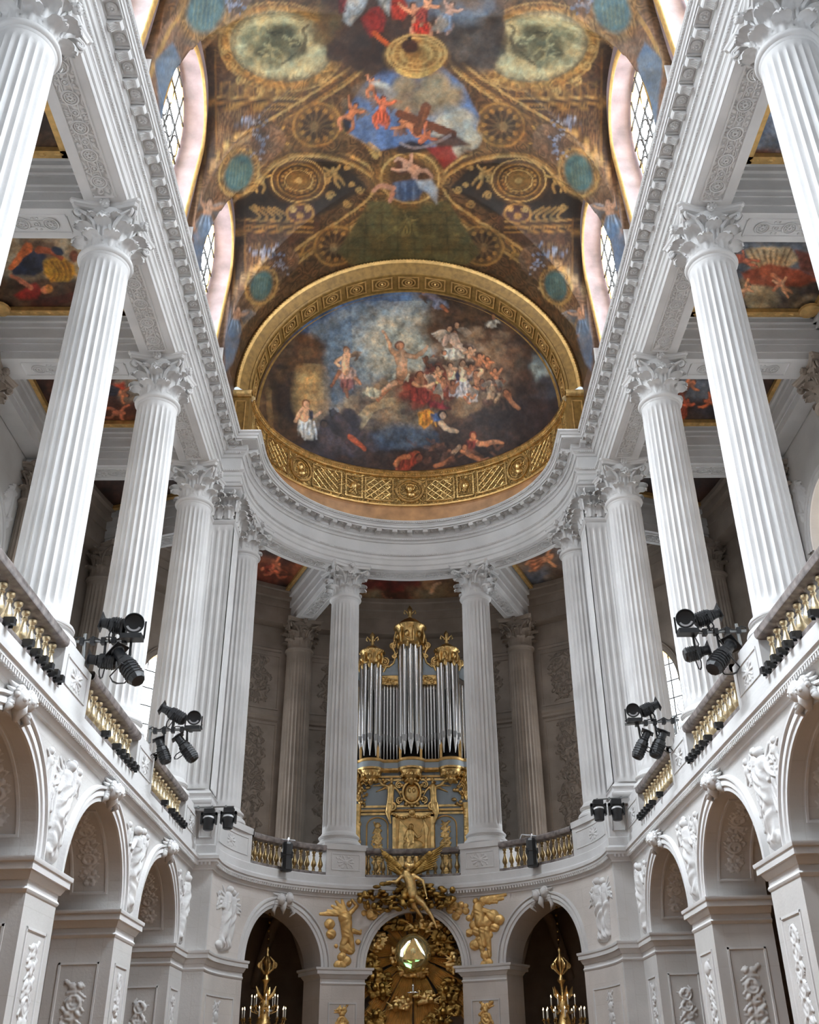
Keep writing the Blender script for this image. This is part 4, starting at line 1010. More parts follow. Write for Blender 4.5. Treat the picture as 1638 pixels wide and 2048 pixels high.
ZV, RV = 20.46, 5.43; VM = [16.5+4.72*k for k in range(-5, 2)]; WL = 1.78
def vault_z(X, Y):
    ax = np.abs(X); zb = ZV+np.sqrt(np.clip(RV**2-ax**2, 0, None)); zl = np.full_like(X, 0)
    zc = 24.70+(25.85-24.70)*np.clip((5.4-ax)/4.4, 0, 1)
    for m_ in VM:
        t = np.abs(Y-m_)/WL; q = np.where(t < 1, 20.2+(zc-20.2)*np.clip(1-t**3, 0, 1)**(1/3), 0); zl = np.maximum(zl, q)
    return np.maximum(zb, zl)
def vault_paint(p):
    E = p
    def side():
        # lunette vault zones beside the windows
        for (pts, c) in (([(396, 60), (640, 60), (660, 215), (530, 262), (430, 330), (372, 470), (398, 300)], (92, 62, 42)), ([(450, 395), (640, 400), (640, 455), (560, 515), (500, 570), (440, 700), (455, 560)], (86, 58, 40))): p.poly(pts, c, .9, .35)
        # honeycomb ground
        for (x0, x1, y0, y1) in ((425, 545, 225, 330), (478, 570, 492, 570)):
            for i in range(14):
                for j in range(9):
                    x = x0+i*10+(j % 2)*5; y = y0+j*9
                    if x < x1-(y-y0)*.9: p.ring(x, y, 4, 4, 1.2, (150, 112, 72), .6)
        # illusionistic entablatures and pilasters
        for (y, x0, x1) in ((205, 404, 645), (450, 462, 625)):
            p.poly([(x0, y-14), (x1, y-9), (x1, y+14), (x0, y+12)], (112, 78, 44), .9, .3)
            for k, (dy, c, w) in enumerate(((-11, LIT, 1.6), (-5, DRK, 2), (1, GOLD, 1.5), (7, DRK, 1.5), (11, GOLD, 1.4))): p.line([(x0, y+dy), (x1, y+dy+4)], w, c, .8)
            for i in range(int((x1-x0)/7)): p.ell(x0+i*7, y+4+i*.1, 2, 2.4, GOLD, .6)
        for (x, y0, y1) in ((420, 100, 320), (478, 360, 640)):
            p.line([(x, y0), (x+2, y1)], 22, (60, 42, 30), .8, .3)
            for d in (-11, 11): p.line([(x+d, y0), (x+d+2, y1)], 2, GOLD2, .7)
            p.poly([(x-14, y0+100), (x+16, y0+98), (x+14, y0+112), (x-12, y0+112)], GOLD, .7, .5)
        # great oval with a grey painted allegory on a cream sky
        p.ell(562, 94, 128, 92, (112, 80, 46), 1, 8, .9); p.ring(562, 94, 110, 76, 10, GOLD, .9, 8, .7); p.ring(562, 93, 100, 68, 3, DRK, .8, 8); p.ring(562, 94, 124, 88, 3, LIT, .5, 8)
        p.ell(562, 92, 95, 64, (214, 198, 150), 1, 8, .1)
        p.clouds(540, 92, 60, 44, 60, ((96, 92, 66), (120, 112, 80), (80, 78, 60)), 6, 13, .45, 41)
        for (x, y, rx, ry, c, ro) in ((560, 78, 40, 22, (104, 102, 78), 10), (540, 100, 30, 26, (88, 90, 70), -10), (585, 112, 24, 16, (96, 92, 70), 30), (604, 100, 14, 12, (70, 66, 52), 0), (570, 62, 20, 12, (84, 84, 66), -20)): p.ell(x, y, rx, ry, c, .75, ro, 0, .4)
        for i in range(22):
            q = random.Random(i+90); x, y = q.uniform(515, 605), q.uniform(58, 125); p.curve([(x, y), (x+q.uniform(-14, 14), y+q.uniform(-10, 10)), (x+q.uniform(-22, 22), y+q.uniform(-14, 14))], 2.2, q.choice(((176, 168, 128), (60, 60, 48), (150, 142, 106))), .75, 0, 1)
        p.poly([(570, 128), (592, 118), (606, 140), (572, 152)], (190, 174, 130), .8); p.curve([(604, 100), (612, 78), (606, 60), (616, 50)], 7, (82, 76, 58), .8, 0, 3)
        # lattice corner, brackets
        for i in range(12): p.line([(443+i*16, 165), (443+i*16, 195)], 1, GOLD, .5)
        for i in range(5): p.line([(440, 166+i*6), (600, 172+i*6)], 1, GOLD, .5)
        for (x, y, r, d) in ((462, 130, 12, 1), (450, 100, 9, -1), (480, 160, 10, 1), (645, 165, 9, -1), (520, 180, 9, 1)): p.scroll(x, y, r, LIT, 2, d)
        # circular medallion and its black scrollwork ground
        p.poly([(470, 380), (520, 318), (600, 312), (690, 330), (735, 375), (660, 420), (600, 446), (480, 436)], (46, 36, 28), .95, .15)
        R_ = random.Random(3)
        for i in range(26):
            x, y = R_.uniform(500, 720), R_.uniform(325, 440)
            if abs(x-597) > 52 and y < 447-abs(x-600)*.35: p.scroll(x, y, R_.uniform(5, 9), (186, 144, 84), 2.0, R_.choice((-1, 1)), .9)
        for i in range(5): p.curve([(500+i*12, 415), (520+i*14, 432), (510+i*16, 440)], 3, (176, 136, 80), .8)
        p.ell(597, 362, 56, 44, (110, 76, 42), 1, 0, .3)
        for r, c, w in ((54, LIT, 2), (49, BRN, 2.5), (42, GOLD, 2), (38, DRK, 1.5), (27, LIT, 1.6), (22, GOLD2, 2), (12, DRK, 1.6)): p.ring(597, 361, r, r*.78, w, c, .85)
        p.ell(597, 361, 20, 15, (150, 108, 54), .8); p.ell(597, 361, 7, 6, LIT, .8)
        for i in range(18): p.ell(597+33*math.cos(i*.349), 361+25*math.sin(i*.349), 3, 2.5, GOLD, .8)
        p.poly([(575, 410), (625, 410), (632, 428), (615, 447), (582, 445), (570, 428)], (88, 56, 48), 1, .2); p.ring(600, 427, 26, 19, 3, GOLD, .9); p.scroll(585, 418, 7, LIT, 2); p.scroll(615, 418, 7, LIT, 2, -1); p.ell(600, 432, 8, 7, GOLD, .9)
        p.person(528, 345, 44, (190, 150, 90), None, .3, al=.8); p.person(665, 335, 46, (186, 146, 88), None, -.4, al=.7)
        # gilded ribs along the groins
        for a, b, c_ in (([(372, 478), (430, 338), (470, 290), (530, 258), (640, 190), (720, 130), (760, 60)], 26, 9), ([(500, 372), (545, 322), (600, 302), (680, 312), (735, 340), (750, 362)], 24, 7), ([(470, 640), (540, 560), (610, 500), (680, 455), (735, 415), (752, 392)], 30, 9)):
            p.curve(a, b, (126, 90, 50), 1, .9); p.curve([(x-3, y-b*.42) for x, y in a], 3, LIT, .8); p.curve([(x+3, y+b*.42) for x, y in a], 3, LIT, .75); p.curve(a, 3.5, (84, 56, 40), .6); p.curve([(x, y+b*.22) for x, y in a], 2, GOLD, .7)
        # band with shells between ribs
        p.poly([(530, 258), (660, 200), (705, 232), (720, 280), (700, 312), (600, 300), (545, 310), (505, 330), (500, 300)], (116, 82, 48), .9, .8)
        for (cx, cy, r) in ((634, 250, 40), (672, 492, 36)):
            p.ell(cx, cy, r*1.25, r*1.1, (124, 90, 52), 1, -20, .3); p.ring(cx, cy, r*1.2, r*1.05, 3.5, GOLD, .9, -20); p.ell(cx, cy, r*.86, r*.8, (70, 50, 34), 1, -20)
            for i in range(12):
                a = i*.523; p.line([(cx-r*.1, cy+r*.1), (cx+r*.78*math.cos(a), cy+r*.7*math.sin(a))], 1.8, (132, 100, 62), .6); p.ell(cx+r*.84*math.cos(a), cy+r*.78*math.sin(a), r*.13, r*.12, GOLD, .8)
            p.ell(cx-r*.15, cy+r*.1, r*.2, r*.26, (150, 116, 74), .8)
        p.person(570, 272, 52, (190, 140, 70), (150, 108, 56), 1.1, al=.9); p.person(612, 505, 40, (170, 126, 64), None, 1.2, al=.8)
        p.poly([(700, 230), (735, 240), (765, 275), (757, 300), (735, 285), (700, 268)], (196, 152, 86), .9, .4); p.curve([(690, 262), (725, 278), (752, 312)], 10, (206, 162, 92), .9, .3)
        for i in range(12): p.line([(694+i*5, 262+i*3), (698+i*5, 274+i*3)], 1, (130, 90, 50), .5)
        # rib foot: angel figures, teal cartouche, garland
        for (dx, dy, k) in ((0, 0, 1.0), (45, 226, .80)):
            q = lambda x, y: (478+(x-478)*k+dx, 345+(y-345)*k+dy)
            p.curve([q(380, 520), q(400, 440), q(440, 370), q(490, 318), q(540, 280)], 62*k, (134, 100, 74), .95, .5)
            p.curve([q(362, 470), q(400, 370), q(450, 310), q(500, 272)], 6, (196, 156, 110), .8, .4); p.curve([q(398, 540), q(425, 455), q(470, 400), q(520, 352)], 5, (190, 150, 104), .8, .4)
            p.ell(*q(478, 345), 40*k, 52*k, (170, 126, 72), .95, 22, .8); p.ring(*q(478, 345), 38*k, 48*k, 3, LIT, .8, 22)
            p.ell(*q(478, 346), 27*k, 39*k, (86, 118, 116), 1, 18)
            for i in range(6): p.line([q(462+i*6, 318+i*2), q(458+i*6, 366+i*2)], 1, (148, 156, 128), .4)
            p.person(*q(420, 402), 84*k, (206, 160, 130), (150, 166, 186), .25, al=.95, wing=(176, 170, 170))
            p.poly([q(385, 470), q(412, 440), q(424, 480), q(405, 540), q(388, 560)], (120, 142, 168), .8, .1)
            p.flowers(*q(522, 285), 16, 34, int(34*k), 3.2, 4+int(dx))
        p.flowers(500, 245, 36, 11, 34, 3.4, 8); p.flowers(525, 505, 26, 9, 22, 3, 9)
        # near bay cartouche, cut by the frame
        p.curve([(315, 210), (345, 110), (400, 40), (470, -30)], 90, (140, 108, 86), 1, .5); p.curve([(300, 150), (340, 60), (400, -20)], 6, LIT, .7); p.curve([(350, 230), (382, 130), (440, 60), (480, 30)], 5, (206, 160, 110), .8)
        p.ell(412, 22, 52, 64, (160, 120, 72), 1, 25, .8); p.ell(412, 18, 36, 50, (92, 122, 126), 1, 22)
        for i in range(6): p.line([(392+i*8, -16+i*2), (386+i*8, 46+i*2)], 1, (152, 158, 130), .45)
        p.flowers(468, -2, 22, 30, 30, 4, 12)
        p.poly([(310, 120), (345, 85), (362, 120), (345, 220), (322, 260)], (116, 138, 160), .9)
    p.both(side)
    # olive bays at the crown
    p.poly([(738, 402), (897, 402), (960, 505), (935, 530), (700, 530), (675, 505)], (106, 92, 54), 1, .2)
    for i in range(7): p.line([(700+i*32, 430-(abs(i-3.5))*3), (694+i*34, 520)], 1.2, (76, 64, 38), .5)
    for i in range(4): p.line([(715-i*8, 425+i*25), (915+i*8, 425+i*25)], 1.2, (76, 64, 38), .5)
    p.curve([(760, 478), (800, 452), (822, 440), (836, 470), (870, 474)], 10, (146, 124, 70), .5, 0, 4); p.person(822, 432, 46, (146, 124, 74), (128, 110, 62), .3, al=.6)
    # gilt bowl and ring below the sky
    p.ell(820, 358, 66, 56, (150, 108, 58), 1, 0, .5); p.ring(820, 356, 58, 50, 3, LIT, .9); p.ell(820, 356, 44, 38, (92, 62, 36), 1, 0, .3)
    # sky
    sky = [(722, 175), (776, 128), (880, 128), (925, 170), (958, 232), (945, 288), (880, 296), (800, 292), (757, 302), (700, 268), (686, 235)]
    p.poly(sky, (104, 124, 160), 1, 0); p.clouds(850, 190, 70, 34, 60, ((150, 128, 98), (176, 156, 122), (126, 108, 88)), 8, 20, .5, 2); p.clouds(905, 262, 42, 40, 46, ((182, 176, 160), (206, 198, 176), (150, 150, 146)), 7, 18, .55, 4); p.clouds(740, 180, 26, 14, 12, ((140, 120, 100),), 8, 14, .4, 6)
    # dark clouds, drapery and the sun bowl at the top of the picture
    p.poly([(650, -60), (1000, -60), (1010, 60), (985, 140), (905, 120), (800, 132), (716, 140), (655, 110), (640, 30)], (70, 50, 42), .95, .15)
    p.clouds(725, 92, 70, 46, 70, ((46, 34, 30), (62, 44, 36), (86, 62, 48)), 10, 24, .6, 7); p.clouds(950, 80, 60, 60, 70, ((50, 40, 34), (72, 62, 56), (96, 86, 78)), 9, 22, .6, 8); p.clouds(900, 0, 90, 40, 60, ((110, 124, 140), (96, 108, 124), (130, 110, 96)), 10, 22, .5, 9)
    p.clouds(650, 50, 30, 40, 20, ((120, 96, 60), (90, 66, 44)), 8, 18, .4, 3)
    for pts, c in (([(742, 18), (762, 10), (772, 40), (765, 62), (742, 74), (730, 58), (722, 38)], (150, 44, 38)), ([(776, 0), (806, -6), (818, 22), (806, 40), (786, 36)], (196, 60, 40)), ([(690, 0), (740, -10), (726, 22), (700, 52), (686, 40)], (176, 174, 170)), ([(750, -10), (782, -6), (778, 30), (764, 12)], (190, 190, 186)), ([(676, -6), (696, -10), (690, 22), (680, 26)], (132, 40, 44))):
        p.poly(pts, c, .95, 0); R_ = random.Random(len(pts)); 
        for i in range(5):
            a, b = pts[i % len(pts)], pts[(i+2) % len(pts)]; p.line([a, ((a[0]+b[0])/2+R_.uniform(-6, 6), (a[1]+b[1])/2), b], 1.6, tuple(int(x*.6) for x in c), .5)
    p.person(826, 10, 78, (208, 140, 104), (196, 56, 36), -.3); p.person(862, 0, 60, (206, 146, 110), (150, 60, 50), .6); p.person(905, 8, 66, (190, 150, 130), (128, 146, 170), .4)
    p.curve([(748, 66), (770, 84), (790, 98)], 7, (190, 84, 34), .9); p.poly([(862, 60), (880, 30), (900, 46), (884, 64)], (150, 140, 128), .9)
    p.ell(833, 112, 62, 42, (150, 108, 56), 1, 0, .3)
    for r in (58, 48, 30): p.ring(833, 108, r, r*.66, 3, LIT, .8)
    for i in range(22): a = i*.285; p.line([(826+18*math.cos(a), 104+12*math.sin(a)), (831+46*math.cos(a), 108+31*math.sin(a))], 1.8, (196, 150, 84), .5)
    p.ell(820, 92, 18, 14, (70, 40, 26), 1); p.ell(820, 77, 4, 4, (20, 14, 10), 1); p.curve([(796, 140), (822, 152), (852, 148), (880, 130)], 7, (214, 172, 96), .9, .4)
    # angels with scroll and cross
    p.person(712, 210, 62, (212, 132, 88), None, .5, wing=(150, 120, 90)); p.person(768, 196, 66, (214, 110, 72), (196, 92, 62), .15, wing=(160, 122, 92)); p.person(800, 242, 62, (218, 134, 88), None, -1.1, wing=(196, 130, 84)); p.person(746, 158, 40, (206, 130, 90), None, .2)
    p.poly([(742, 166), (754, 162), (776, 168), (780, 180), (756, 174)], (214, 206, 190), 1); p.poly([(686, 234), (704, 240), (700, 262), (686, 268)], (34, 30, 32), .95)
    p.line([(836, 208), (866, 232), (828, 262)], 1, (100, 60, 40), 0); p.line([(852, 214), (834, 262)], 17, (112, 66, 44), 1); p.line([(800, 228), (905, 268)], 15, (112, 66, 44), 1); p.line([(853, 216), (838, 262)], 3, (142, 92, 60), .6)
    # large winged angel under the cross
    p.poly([(796, 290), (822, 280), (852, 288), (838, 306), (806, 310), (792, 304)], (48, 36, 34), .95); p.poly([(868, 276), (905, 266), (942, 290), (900, 296), (876, 304)], (84, 54, 44), .95); p.poly([(850, 294), (902, 292), (914, 316), (888, 338), (868, 312)], (150, 52, 44), .95); p.person(860, 264, 56, (206, 116, 78), None, .8, leg=False)
    p.curve([(800, 286), (830, 296), (870, 286), (900, 270)], 4, (150, 130, 124), .8)
    p.poly([(790, 322), (820, 316), (832, 340), (800, 350)], (96, 56, 40), .9); p.person(806, 326, 70, (214, 160, 130), None, -.9); p.poly([(786, 366), (830, 358), (848, 372), (838, 398), (806, 404), (784, 396)], (88, 100, 124), 1)
    for i in range(6): p.line([(792+i*9, 366), (796+i*8, 400)], 1.6, (56, 66, 88) if i % 2 else (128, 140, 160), .6)
    p.poly([(830, 362), (862, 358), (876, 380), (873, 408), (858, 388), (838, 376)], (186, 184, 184), .95); p.curve([(786, 376), (760, 372), (748, 382)], 9, (206, 148, 118), 1, 0, 5); p.curve([(786, 386), (780, 402)], 8, (196, 136, 108), 1, 0, 5); p.curve([(838, 338), (800, 318), (790, 322)], 6, (214, 160, 130), 1, 0, 3)
    p.line([(760, 310), (757, 300), (738, 286)], 3, LIT, .8)
th = np.linspace(0, math.pi, 331)
xs = np.concatenate([[5.95, 5.7, 5.5], RV*np.cos(th), [-5.5, -5.7, -5.95]])
ys = np.concatenate([np.arange(-7.9, 11, .35), np.arange(11, 25.021, .05)])
XX, YY = np.meshgrid(xs, ys); ZZ = vault_z(XX, YY)
vme = grid_mesh('ceiling', XX, YY, ZZ, M['fresco'], vault_paint, gain=.62)
ceil = struct(put('ceiling', vme), 'frescoed barrel vault with gilded ribs and window lunettes')
# piers between the high windows, their painted inner faces
for sd, sn in ((-1, 'left'), (1, 'right')):
    for k in range(-1, len(VM)):
        yc = (VM[k]+2.36) if k >= 0 else VM[0]-2.36; y0, y1 = yc-.58, min(yc+.58, 25.0)
        if k == len(VM)-1: y0, y1 = VM[-1]+1.78, 25.0
        def rp(p):
            p.c[:] = lin((120, 92, 74)); p.a[:] = .5; vault_paint(p)
        Yg, Zg = np.meshgrid(np.linspace(y0, y1, 24), np.linspace(18.3, 20.47, 44))
        me = grid_mesh('vault_pier_face', np.full_like(Yg, sd*RV), Yg, Zg, M['fresco'], rp, .62)
        put('vault_pier_face', me, ceil)
        MB().box(*sorted((sd*(RV+.01), sd*6.6)), y0, y1, 18.3, 20.45).obj('vault_pier', M['stone'], ceil, 0)
M['embr'] = stone('violet veined marble embrasure', (.30, .22, .22), var=.4, rough=.4, scale=5)
def PL(sd): return lambda s, z, n: (sd*(5.72-.085*(z-19.5)-n), s, z)
LEAD = metal('lead', (.05, .045, .04), .6, .3)
wn = 0
for sd, sn in ((-1, 'left'), (1, 'right')):
    P = PL(sd)
    for i, m_ in enumerate(VM[1:]):
        o = arch_wall(P, m_-1.79, m_+1.79, 18.3, 25.1, .55, [(m_, 1.42, 22.75, 1.45)]).obj('lunette_wall', M['embr'], ceil, 0)
        archivolt(P, m_, 1.42, 22.75, 1.45, [(0, 0), (0, .03), (.02, .06), (.06, .065), (.09, .03), (.13, .05), (.17, .04), (.18, 0)]).obj('lunette_gilt_moulding', M['goldM'], ceil, 50)
        for e in (-1, 1):
            mm = MB(); pr_ = [(0, 0), (0, .03), (.02, .06), (.06, .065), (.09, .03), (.13, .05), (.17, .04), (.18, 0)]
            mm.grid(2, len(pr_), lambda a, b: P(m_+e*(1.42+pr_[b][0]), (18.3, 22.75)[a], pr_[b][1])); mm.obj('lunette_gilt_moulding', M['goldM'], ceil, 50)
        if i < 3 and m_ < 8: pass
        wn += 1
        W_ = 1.24
        pane = MB(); NA = 20; pts = [P(m_-W_, 18.5, -.50), P(m_+W_, 18.5, -.50)]+[P(m_+W_*math.cos(a), 22.75+1.27*math.sin(a), -.50) for a in [math.pi*q/NA for q in range(NA+1)]]
        pane.add(pts, [tuple(range(len(pts)))])
        w = pane.obj('window_%d' % wn, M['glass'], None, 0); struct(w, 'tall leaded clerestory window on the %s side' % sn)
        if m_ > 8:
            fr = MB(); 
            for a in range(1, 4): fr.tube([P(m_-W_+2*W_*a/4, 18.5, -.48), P(m_-W_+2*W_*a/4, 22.75+1.27*math.sqrt(max(0, 1-(a/2-1)**2)), -.48)], .028, 5)
            for z in np.arange(19, 24, .62): fr.tube([P(m_-W_*math.sqrt(max(.02, 1-max(0, (z-22.75)/1.27)**2)), z, -.48), P(m_+W_*math.sqrt(max(.02, 1-max(0, (z-22.75)/1.27)**2)), z, -.48)], .028, 5)
            fr.obj('glazing_bars', LEAD, w, 50)
            le = MB()
            for a in range(4):
                for b in range(6):
                    yc, zc = m_-W_+W_*(a+.5)/2, 19.3+b*.62
                    if zc > 23.6 and a in (0, 3): continue
                    le.grid(17, 4, lambda i_, j_: P(yc+(.24+.022*math.cos(j_*1.57))*math.cos(i_*.3927), zc+(.27+.022*math.cos(j_*1.57))*math.sin(i_*.3927), -.48+.01*math.sin(j_*1.57)), cv=True)
            le.obj('lead_ovals', LEAD, w, 50)
            for e in (-1, 1):
                g = MB(); g.add([P(m_+e*W_, 18.5, -.495), P(m_+e*(W_-.16), 18.5, -.495), P(m_+e*(W_-.16), 22.9, -.495), P(m_+e*W_, 22.9, -.495)], [(0, 1, 2, 3)]); g.obj('amber_border', M['glassA'], w, 0)
            g = MB(); g.grid(15, 2, lambda a, b: P(m_+(W_-.17*b)*math.cos(a*math.pi/14), 22.85+(1.25-.17*b)*math.sin(a*math.pi/14), -.494)); g.obj('amber_border', M['glassA'], w, 0)
            g = MB().ball(P(m_, 23.2, -.49), (.02, .3, .36), 12, 9); g.obj('amber_medallion', M['glassA'], w, 50)
# tribune windows in the outer walls
def PO(sd): return lambda s, z, n: (sd*(XO-n), s, z)
def trib_window(P, c, hw, z0, zs, ri, depth, label, detail=True, mt='glassT'):
    global wn
    wn += 1; NA = 18
    pts = [P(c-hw, z0, -depth), P(c+hw, z0, -depth)]+[P(c+hw*math.cos(a), zs+ri*math.sin(a), -depth) for a in [math.pi*q/NA for q in range(NA+1)]]
    m = MB(); m.add(pts, [tuple(range(len(pts)))]); w = m.obj('window_%d' % wn, M[mt], None, 0); struct(w, label)
    if not detail: return
    fr = MB(); d = -depth+.03
    for a in range(1, 4): fr.tube([P(c-hw+2*hw*a/4, z0, d), P(c-hw+2*hw*a/4, zs+ri*math.sqrt(max(0, 1-(a/2-1)**2)), d)], .022, 5)
    z = z0+.6
    while z < zs+ri-.2:
        h = hw*math.sqrt(max(.02, 1-max(0, (z-zs)/ri)**2)); fr.tube([P(c-h, z, d), P(c+h, z, d)], .022, 5); z += .62
    fr.obj('glazing_bars', LEAD, w, 50)
    le = MB(); 
    for a in range(4):
        for b in range(9):
            yc, zc = c-hw+hw*(a+.5)/2, z0+.9+b*.62
            if zc > zs+ri*.7: continue
            le.grid(17, 4, lambda i_, j_: P(yc+(hw*.2+.014*math.cos(j_*1.57))*math.cos(i_*.3927), zc+(.27+.014*math.cos(j_*1.57))*math.sin(i_*.3927), d+.01*math.sin(j_*1.57)), cv=True)
    le.obj('lead_ovals', LEAD, w, 50)
    g = MB(); g.grid(19, 2, lambda a, b: P(c+(hw-.22*b)*math.cos(a*math.pi/18), zs+(ri-.22*b)*math.sin(a*math.pi/18), -depth+.01)); g.obj('amber_border', M['glassA'], w, 0)
    for e in (-1, 1):
        g = MB(); g.add([P(c+e*hw, z0, -depth+.01), P(c+e*(hw-.2), z0, -depth+.01), P(c+e*(hw-.2), zs, -depth+.01), P(c+e*hw, zs, -depth+.01)], [(0, 1, 2, 3)]); g.obj('amber_border', M['glassA'], w, 0)
for sd, sn in ((-1, 'left'), (1, 'right')):
    P = PO(sd)
    for k in range(len(COLY)-1):
        trib_window(P, (COLY[k]+COLY[k+1])/2, 1.42, 6.7, 13.7, 1.45, .85, 'arched stained glass window of the %s tribune' % sn, k >= 3)
    trib_window(POA, math.radians(47*sd)*RO, 1.75, 6.7, 13.1, 1.75, .75, 'arched window of the ambulatory, %s of the organ' % sn, mt='glassW')

# ------------------------------------------------------------------ semidome, its gilded arch and drum
EA, EB, EY, EZ, EC = 4.95, 4.45, 25.3, 20.40, 4.93
def dome_paint(p):
    K = p.clouds; R_ = random.Random(31)
    p.poly([(440, 480), (1200, 480), (1200, 1000), (440, 1000)], (66, 48, 42), 1, 0)
    # sky
    p.poly([(600, 640), (640, 600), (700, 585), (800, 575), (850, 600), (905, 640), (900, 740), (850, 830), (740, 860), (640, 860)], (104, 120, 134), 1, 0, 14)
    p.poly([(560, 690), (610, 640), (680, 600), (760, 584), (830, 588), (800, 612), (720, 634), (650, 668), (600, 690)], (72, 92, 124), .9, 0, 14)
    K(650, 790, 40, 70, 60, ((92, 112, 136), (104, 122, 140), (120, 132, 140)), 10, 26, .5, 10)
    K(730, 680, 90, 70, 150, ((112, 126, 138), (132, 142, 148), (96, 112, 132), (146, 150, 150)), 8, 24, .4, 11)
    K(690, 790, 60, 60, 70, ((96, 104, 112), (120, 122, 124), (84, 92, 104)), 10, 24, .45, 12)
    p.ell(800, 698, 74, 72, (196, 190, 168), .75, 0, 0, .8); p.ell(800, 692, 44, 44, (226, 216, 184), .8, 0, 0, .7)
    K(800, 690, 66, 60, 70, ((206, 198, 174), (184, 178, 160), (168, 166, 156)), 7, 20, .35, 13)
    K(870, 660, 34, 36, 50, ((186, 178, 158), (204, 194, 168), (150, 146, 136)), 6, 16, .55, 14); K(885, 705, 26, 26, 40, ((196, 186, 160), (168, 160, 142)), 6, 14, .5, 15)
    p.poly([(862, 700), (884, 690), (890, 715), (866, 728)], (104, 124, 156), .6, 0, 6)
    # rock and cave
    p.poly([(495, 800), (515, 735), (556, 690), (600, 664), (622, 676), (640, 690), (645, 730), (640, 765), (642, 800), (630, 860), (590, 905), (530, 860)], (84, 60, 42), 1, 0, 6)
    K(570, 760, 62, 84, 150, ((66, 46, 36), (104, 76, 50), (54, 40, 34), (120, 88, 56), (90, 66, 46)), 6, 18, .5, 16); K(622, 700, 22, 30, 40, ((98, 66, 40), (84, 58, 40), (116, 84, 54)), 6, 14, .5, 17)
    p.poly([(548, 760), (590, 770), (600, 815), (596, 845), (566, 840), (548, 820)], (34, 27, 26), .9, 0, 8); p.line([(536, 780), (542, 850), (548, 890)], 10, (136, 102, 62), .6); p.line([(524, 800), (530, 860)], 7, (110, 82, 54), .5)
    p.ell(622, 786, 26, 46, (206, 166, 104), .9, 0, 0, .7); p.ell(628, 812, 22, 40, (190, 150, 100), .7, 0, 0, .7); p.ell(640, 850, 12, 40, (96, 88, 84), .5, 0, 0, .6)
    # dark clouds to the right
    K(985, 650, 130, 56, 220, ((62, 44, 34), (78, 54, 38), (50, 38, 34), (92, 64, 42), (106, 76, 48)), 9, 26, .5, 18); K(1010, 860, 150, 74, 260, ((48, 36, 36), (58, 44, 42), (40, 32, 34), (70, 54, 48)), 12, 30, .55, 19)
    p.ell(1066, 748, 40, 34, (118, 126, 122), .9, 15, 0, .5); K(1066, 740, 34, 22, 30, ((140, 142, 132), (104, 110, 110)), 5, 12, .5, 20); K(1085, 775, 34, 18, 30, ((70, 66, 68), (54, 48, 50)), 6, 14, .6, 21); K(1030, 740, 26, 50, 60, ((58, 42, 36), (76, 56, 44)), 8, 20, .6, 22)
    K(950, 735, 84, 80, 220, ((126, 96, 74), (98, 74, 60), (146, 120, 94), (78, 58, 48), (160, 134, 108)), 6, 17, .5, 23)
    K(850, 800, 110, 44, 220, ((150, 116, 84), (118, 86, 62), (172, 140, 104), (98, 70, 54), (84, 62, 52)), 7, 20, .5, 24); K(770, 830, 90, 44, 150, ((150, 124, 96), (120, 98, 80), (172, 146, 112), (96, 80, 72)), 8, 22, .5, 25)
    p.curve([(716, 850), (740, 820), (770, 806), (800, 800)], 22, (196, 168, 126), .7, 0, 10); K(690, 895, 90, 26, 130, ((62, 52, 58), (84, 72, 74), (50, 44, 50)), 8, 20, .55, 26)
    p.poly([(742, 868), (786, 848), (860, 856), (876, 884), (820, 900), (762, 894)], (76, 92, 112), .85, 0, 8); K(820, 880, 60, 18, 30, ((92, 104, 118), (66, 78, 96)), 6, 14, .5, 27); K(820, 930, 150, 24, 160, ((42, 33, 34), (56, 42, 38), (72, 48, 40)), 7, 16, .6, 28)
    K(870, 765, 46, 34, 90, ((126, 60, 44), (148, 74, 50), (104, 50, 40), (168, 96, 66)), 5, 12, .5, 29); K(830, 790, 30, 26, 50, ((150, 66, 44), (120, 54, 40)), 5, 12, .5, 30)
    SK, SK2, SK3, W_ = (220, 166, 126), (190, 126, 88), (146, 94, 66), (220, 208, 184)
    def body(pts, w, c, w1=None, al=.95): p.curve(pts, w+1.5, tuple(int(x*.6) for x in c), al*.8, 0, (w1 or w)+1.5); p.curve(pts, w, c, al, 0, w1); p.curve([(x-w*.18, y-w*.1) for x, y in pts], w*.35, tuple(min(255, int(x*1.2)) for x in c), al*.5, 0, (w1 or w)*.35)
    def head(x, y, r, c=SK, h=(74, 46, 34)): p.ell(x, y-r*.15, r*1.15, r*1.15, h, .95); p.ell(x+r*.1, y+r*.12, r*.82, r*.95, c, .95); p.ell(x+r*.3, y+r*.1, r*.3, r*.4, tuple(min(255, int(q*1.15)) for q in c), .6)
    def cloth(pts, c, n=6, seed=1):
        p.poly(pts, c, .95, 0, 2.0); q = random.Random(seed); xs = [a for a, _ in pts]; ys = [b for _, b in pts]
        for i in range(n):
            x = min(xs)+(max(xs)-min(xs))*(i+.5)/n; m_ = 1.25 if i % 2 else .6; a = (x+q.uniform(-3, 3), min(ys)+(max(ys)-min(ys))*q.uniform(.1, .3)); b = (x+q.uniform(-6, 6), min(ys)+(max(ys)-min(ys))*q.uniform(.7, .95)); p.line([a, ((a[0]+b[0])/2+q.uniform(-3, 3), (a[1]+b[1])/2), b], 2.0, tuple(min(255, int(v*m_)) for v in c), .6)
    def wing(x, y, dx, dy, c):
        for k in range(5): p.curve([(x, y), (x+dx*.5-dy*.12*k, y+dy*.5+abs(dx)*.10*k-4), (x+dx*(1-.12*k), y+dy*(1-.2*k)+abs(dx)*.14*k)], 5, tuple(int(v*(1-.07*k)) for v in c), .85, 0, 1.5)
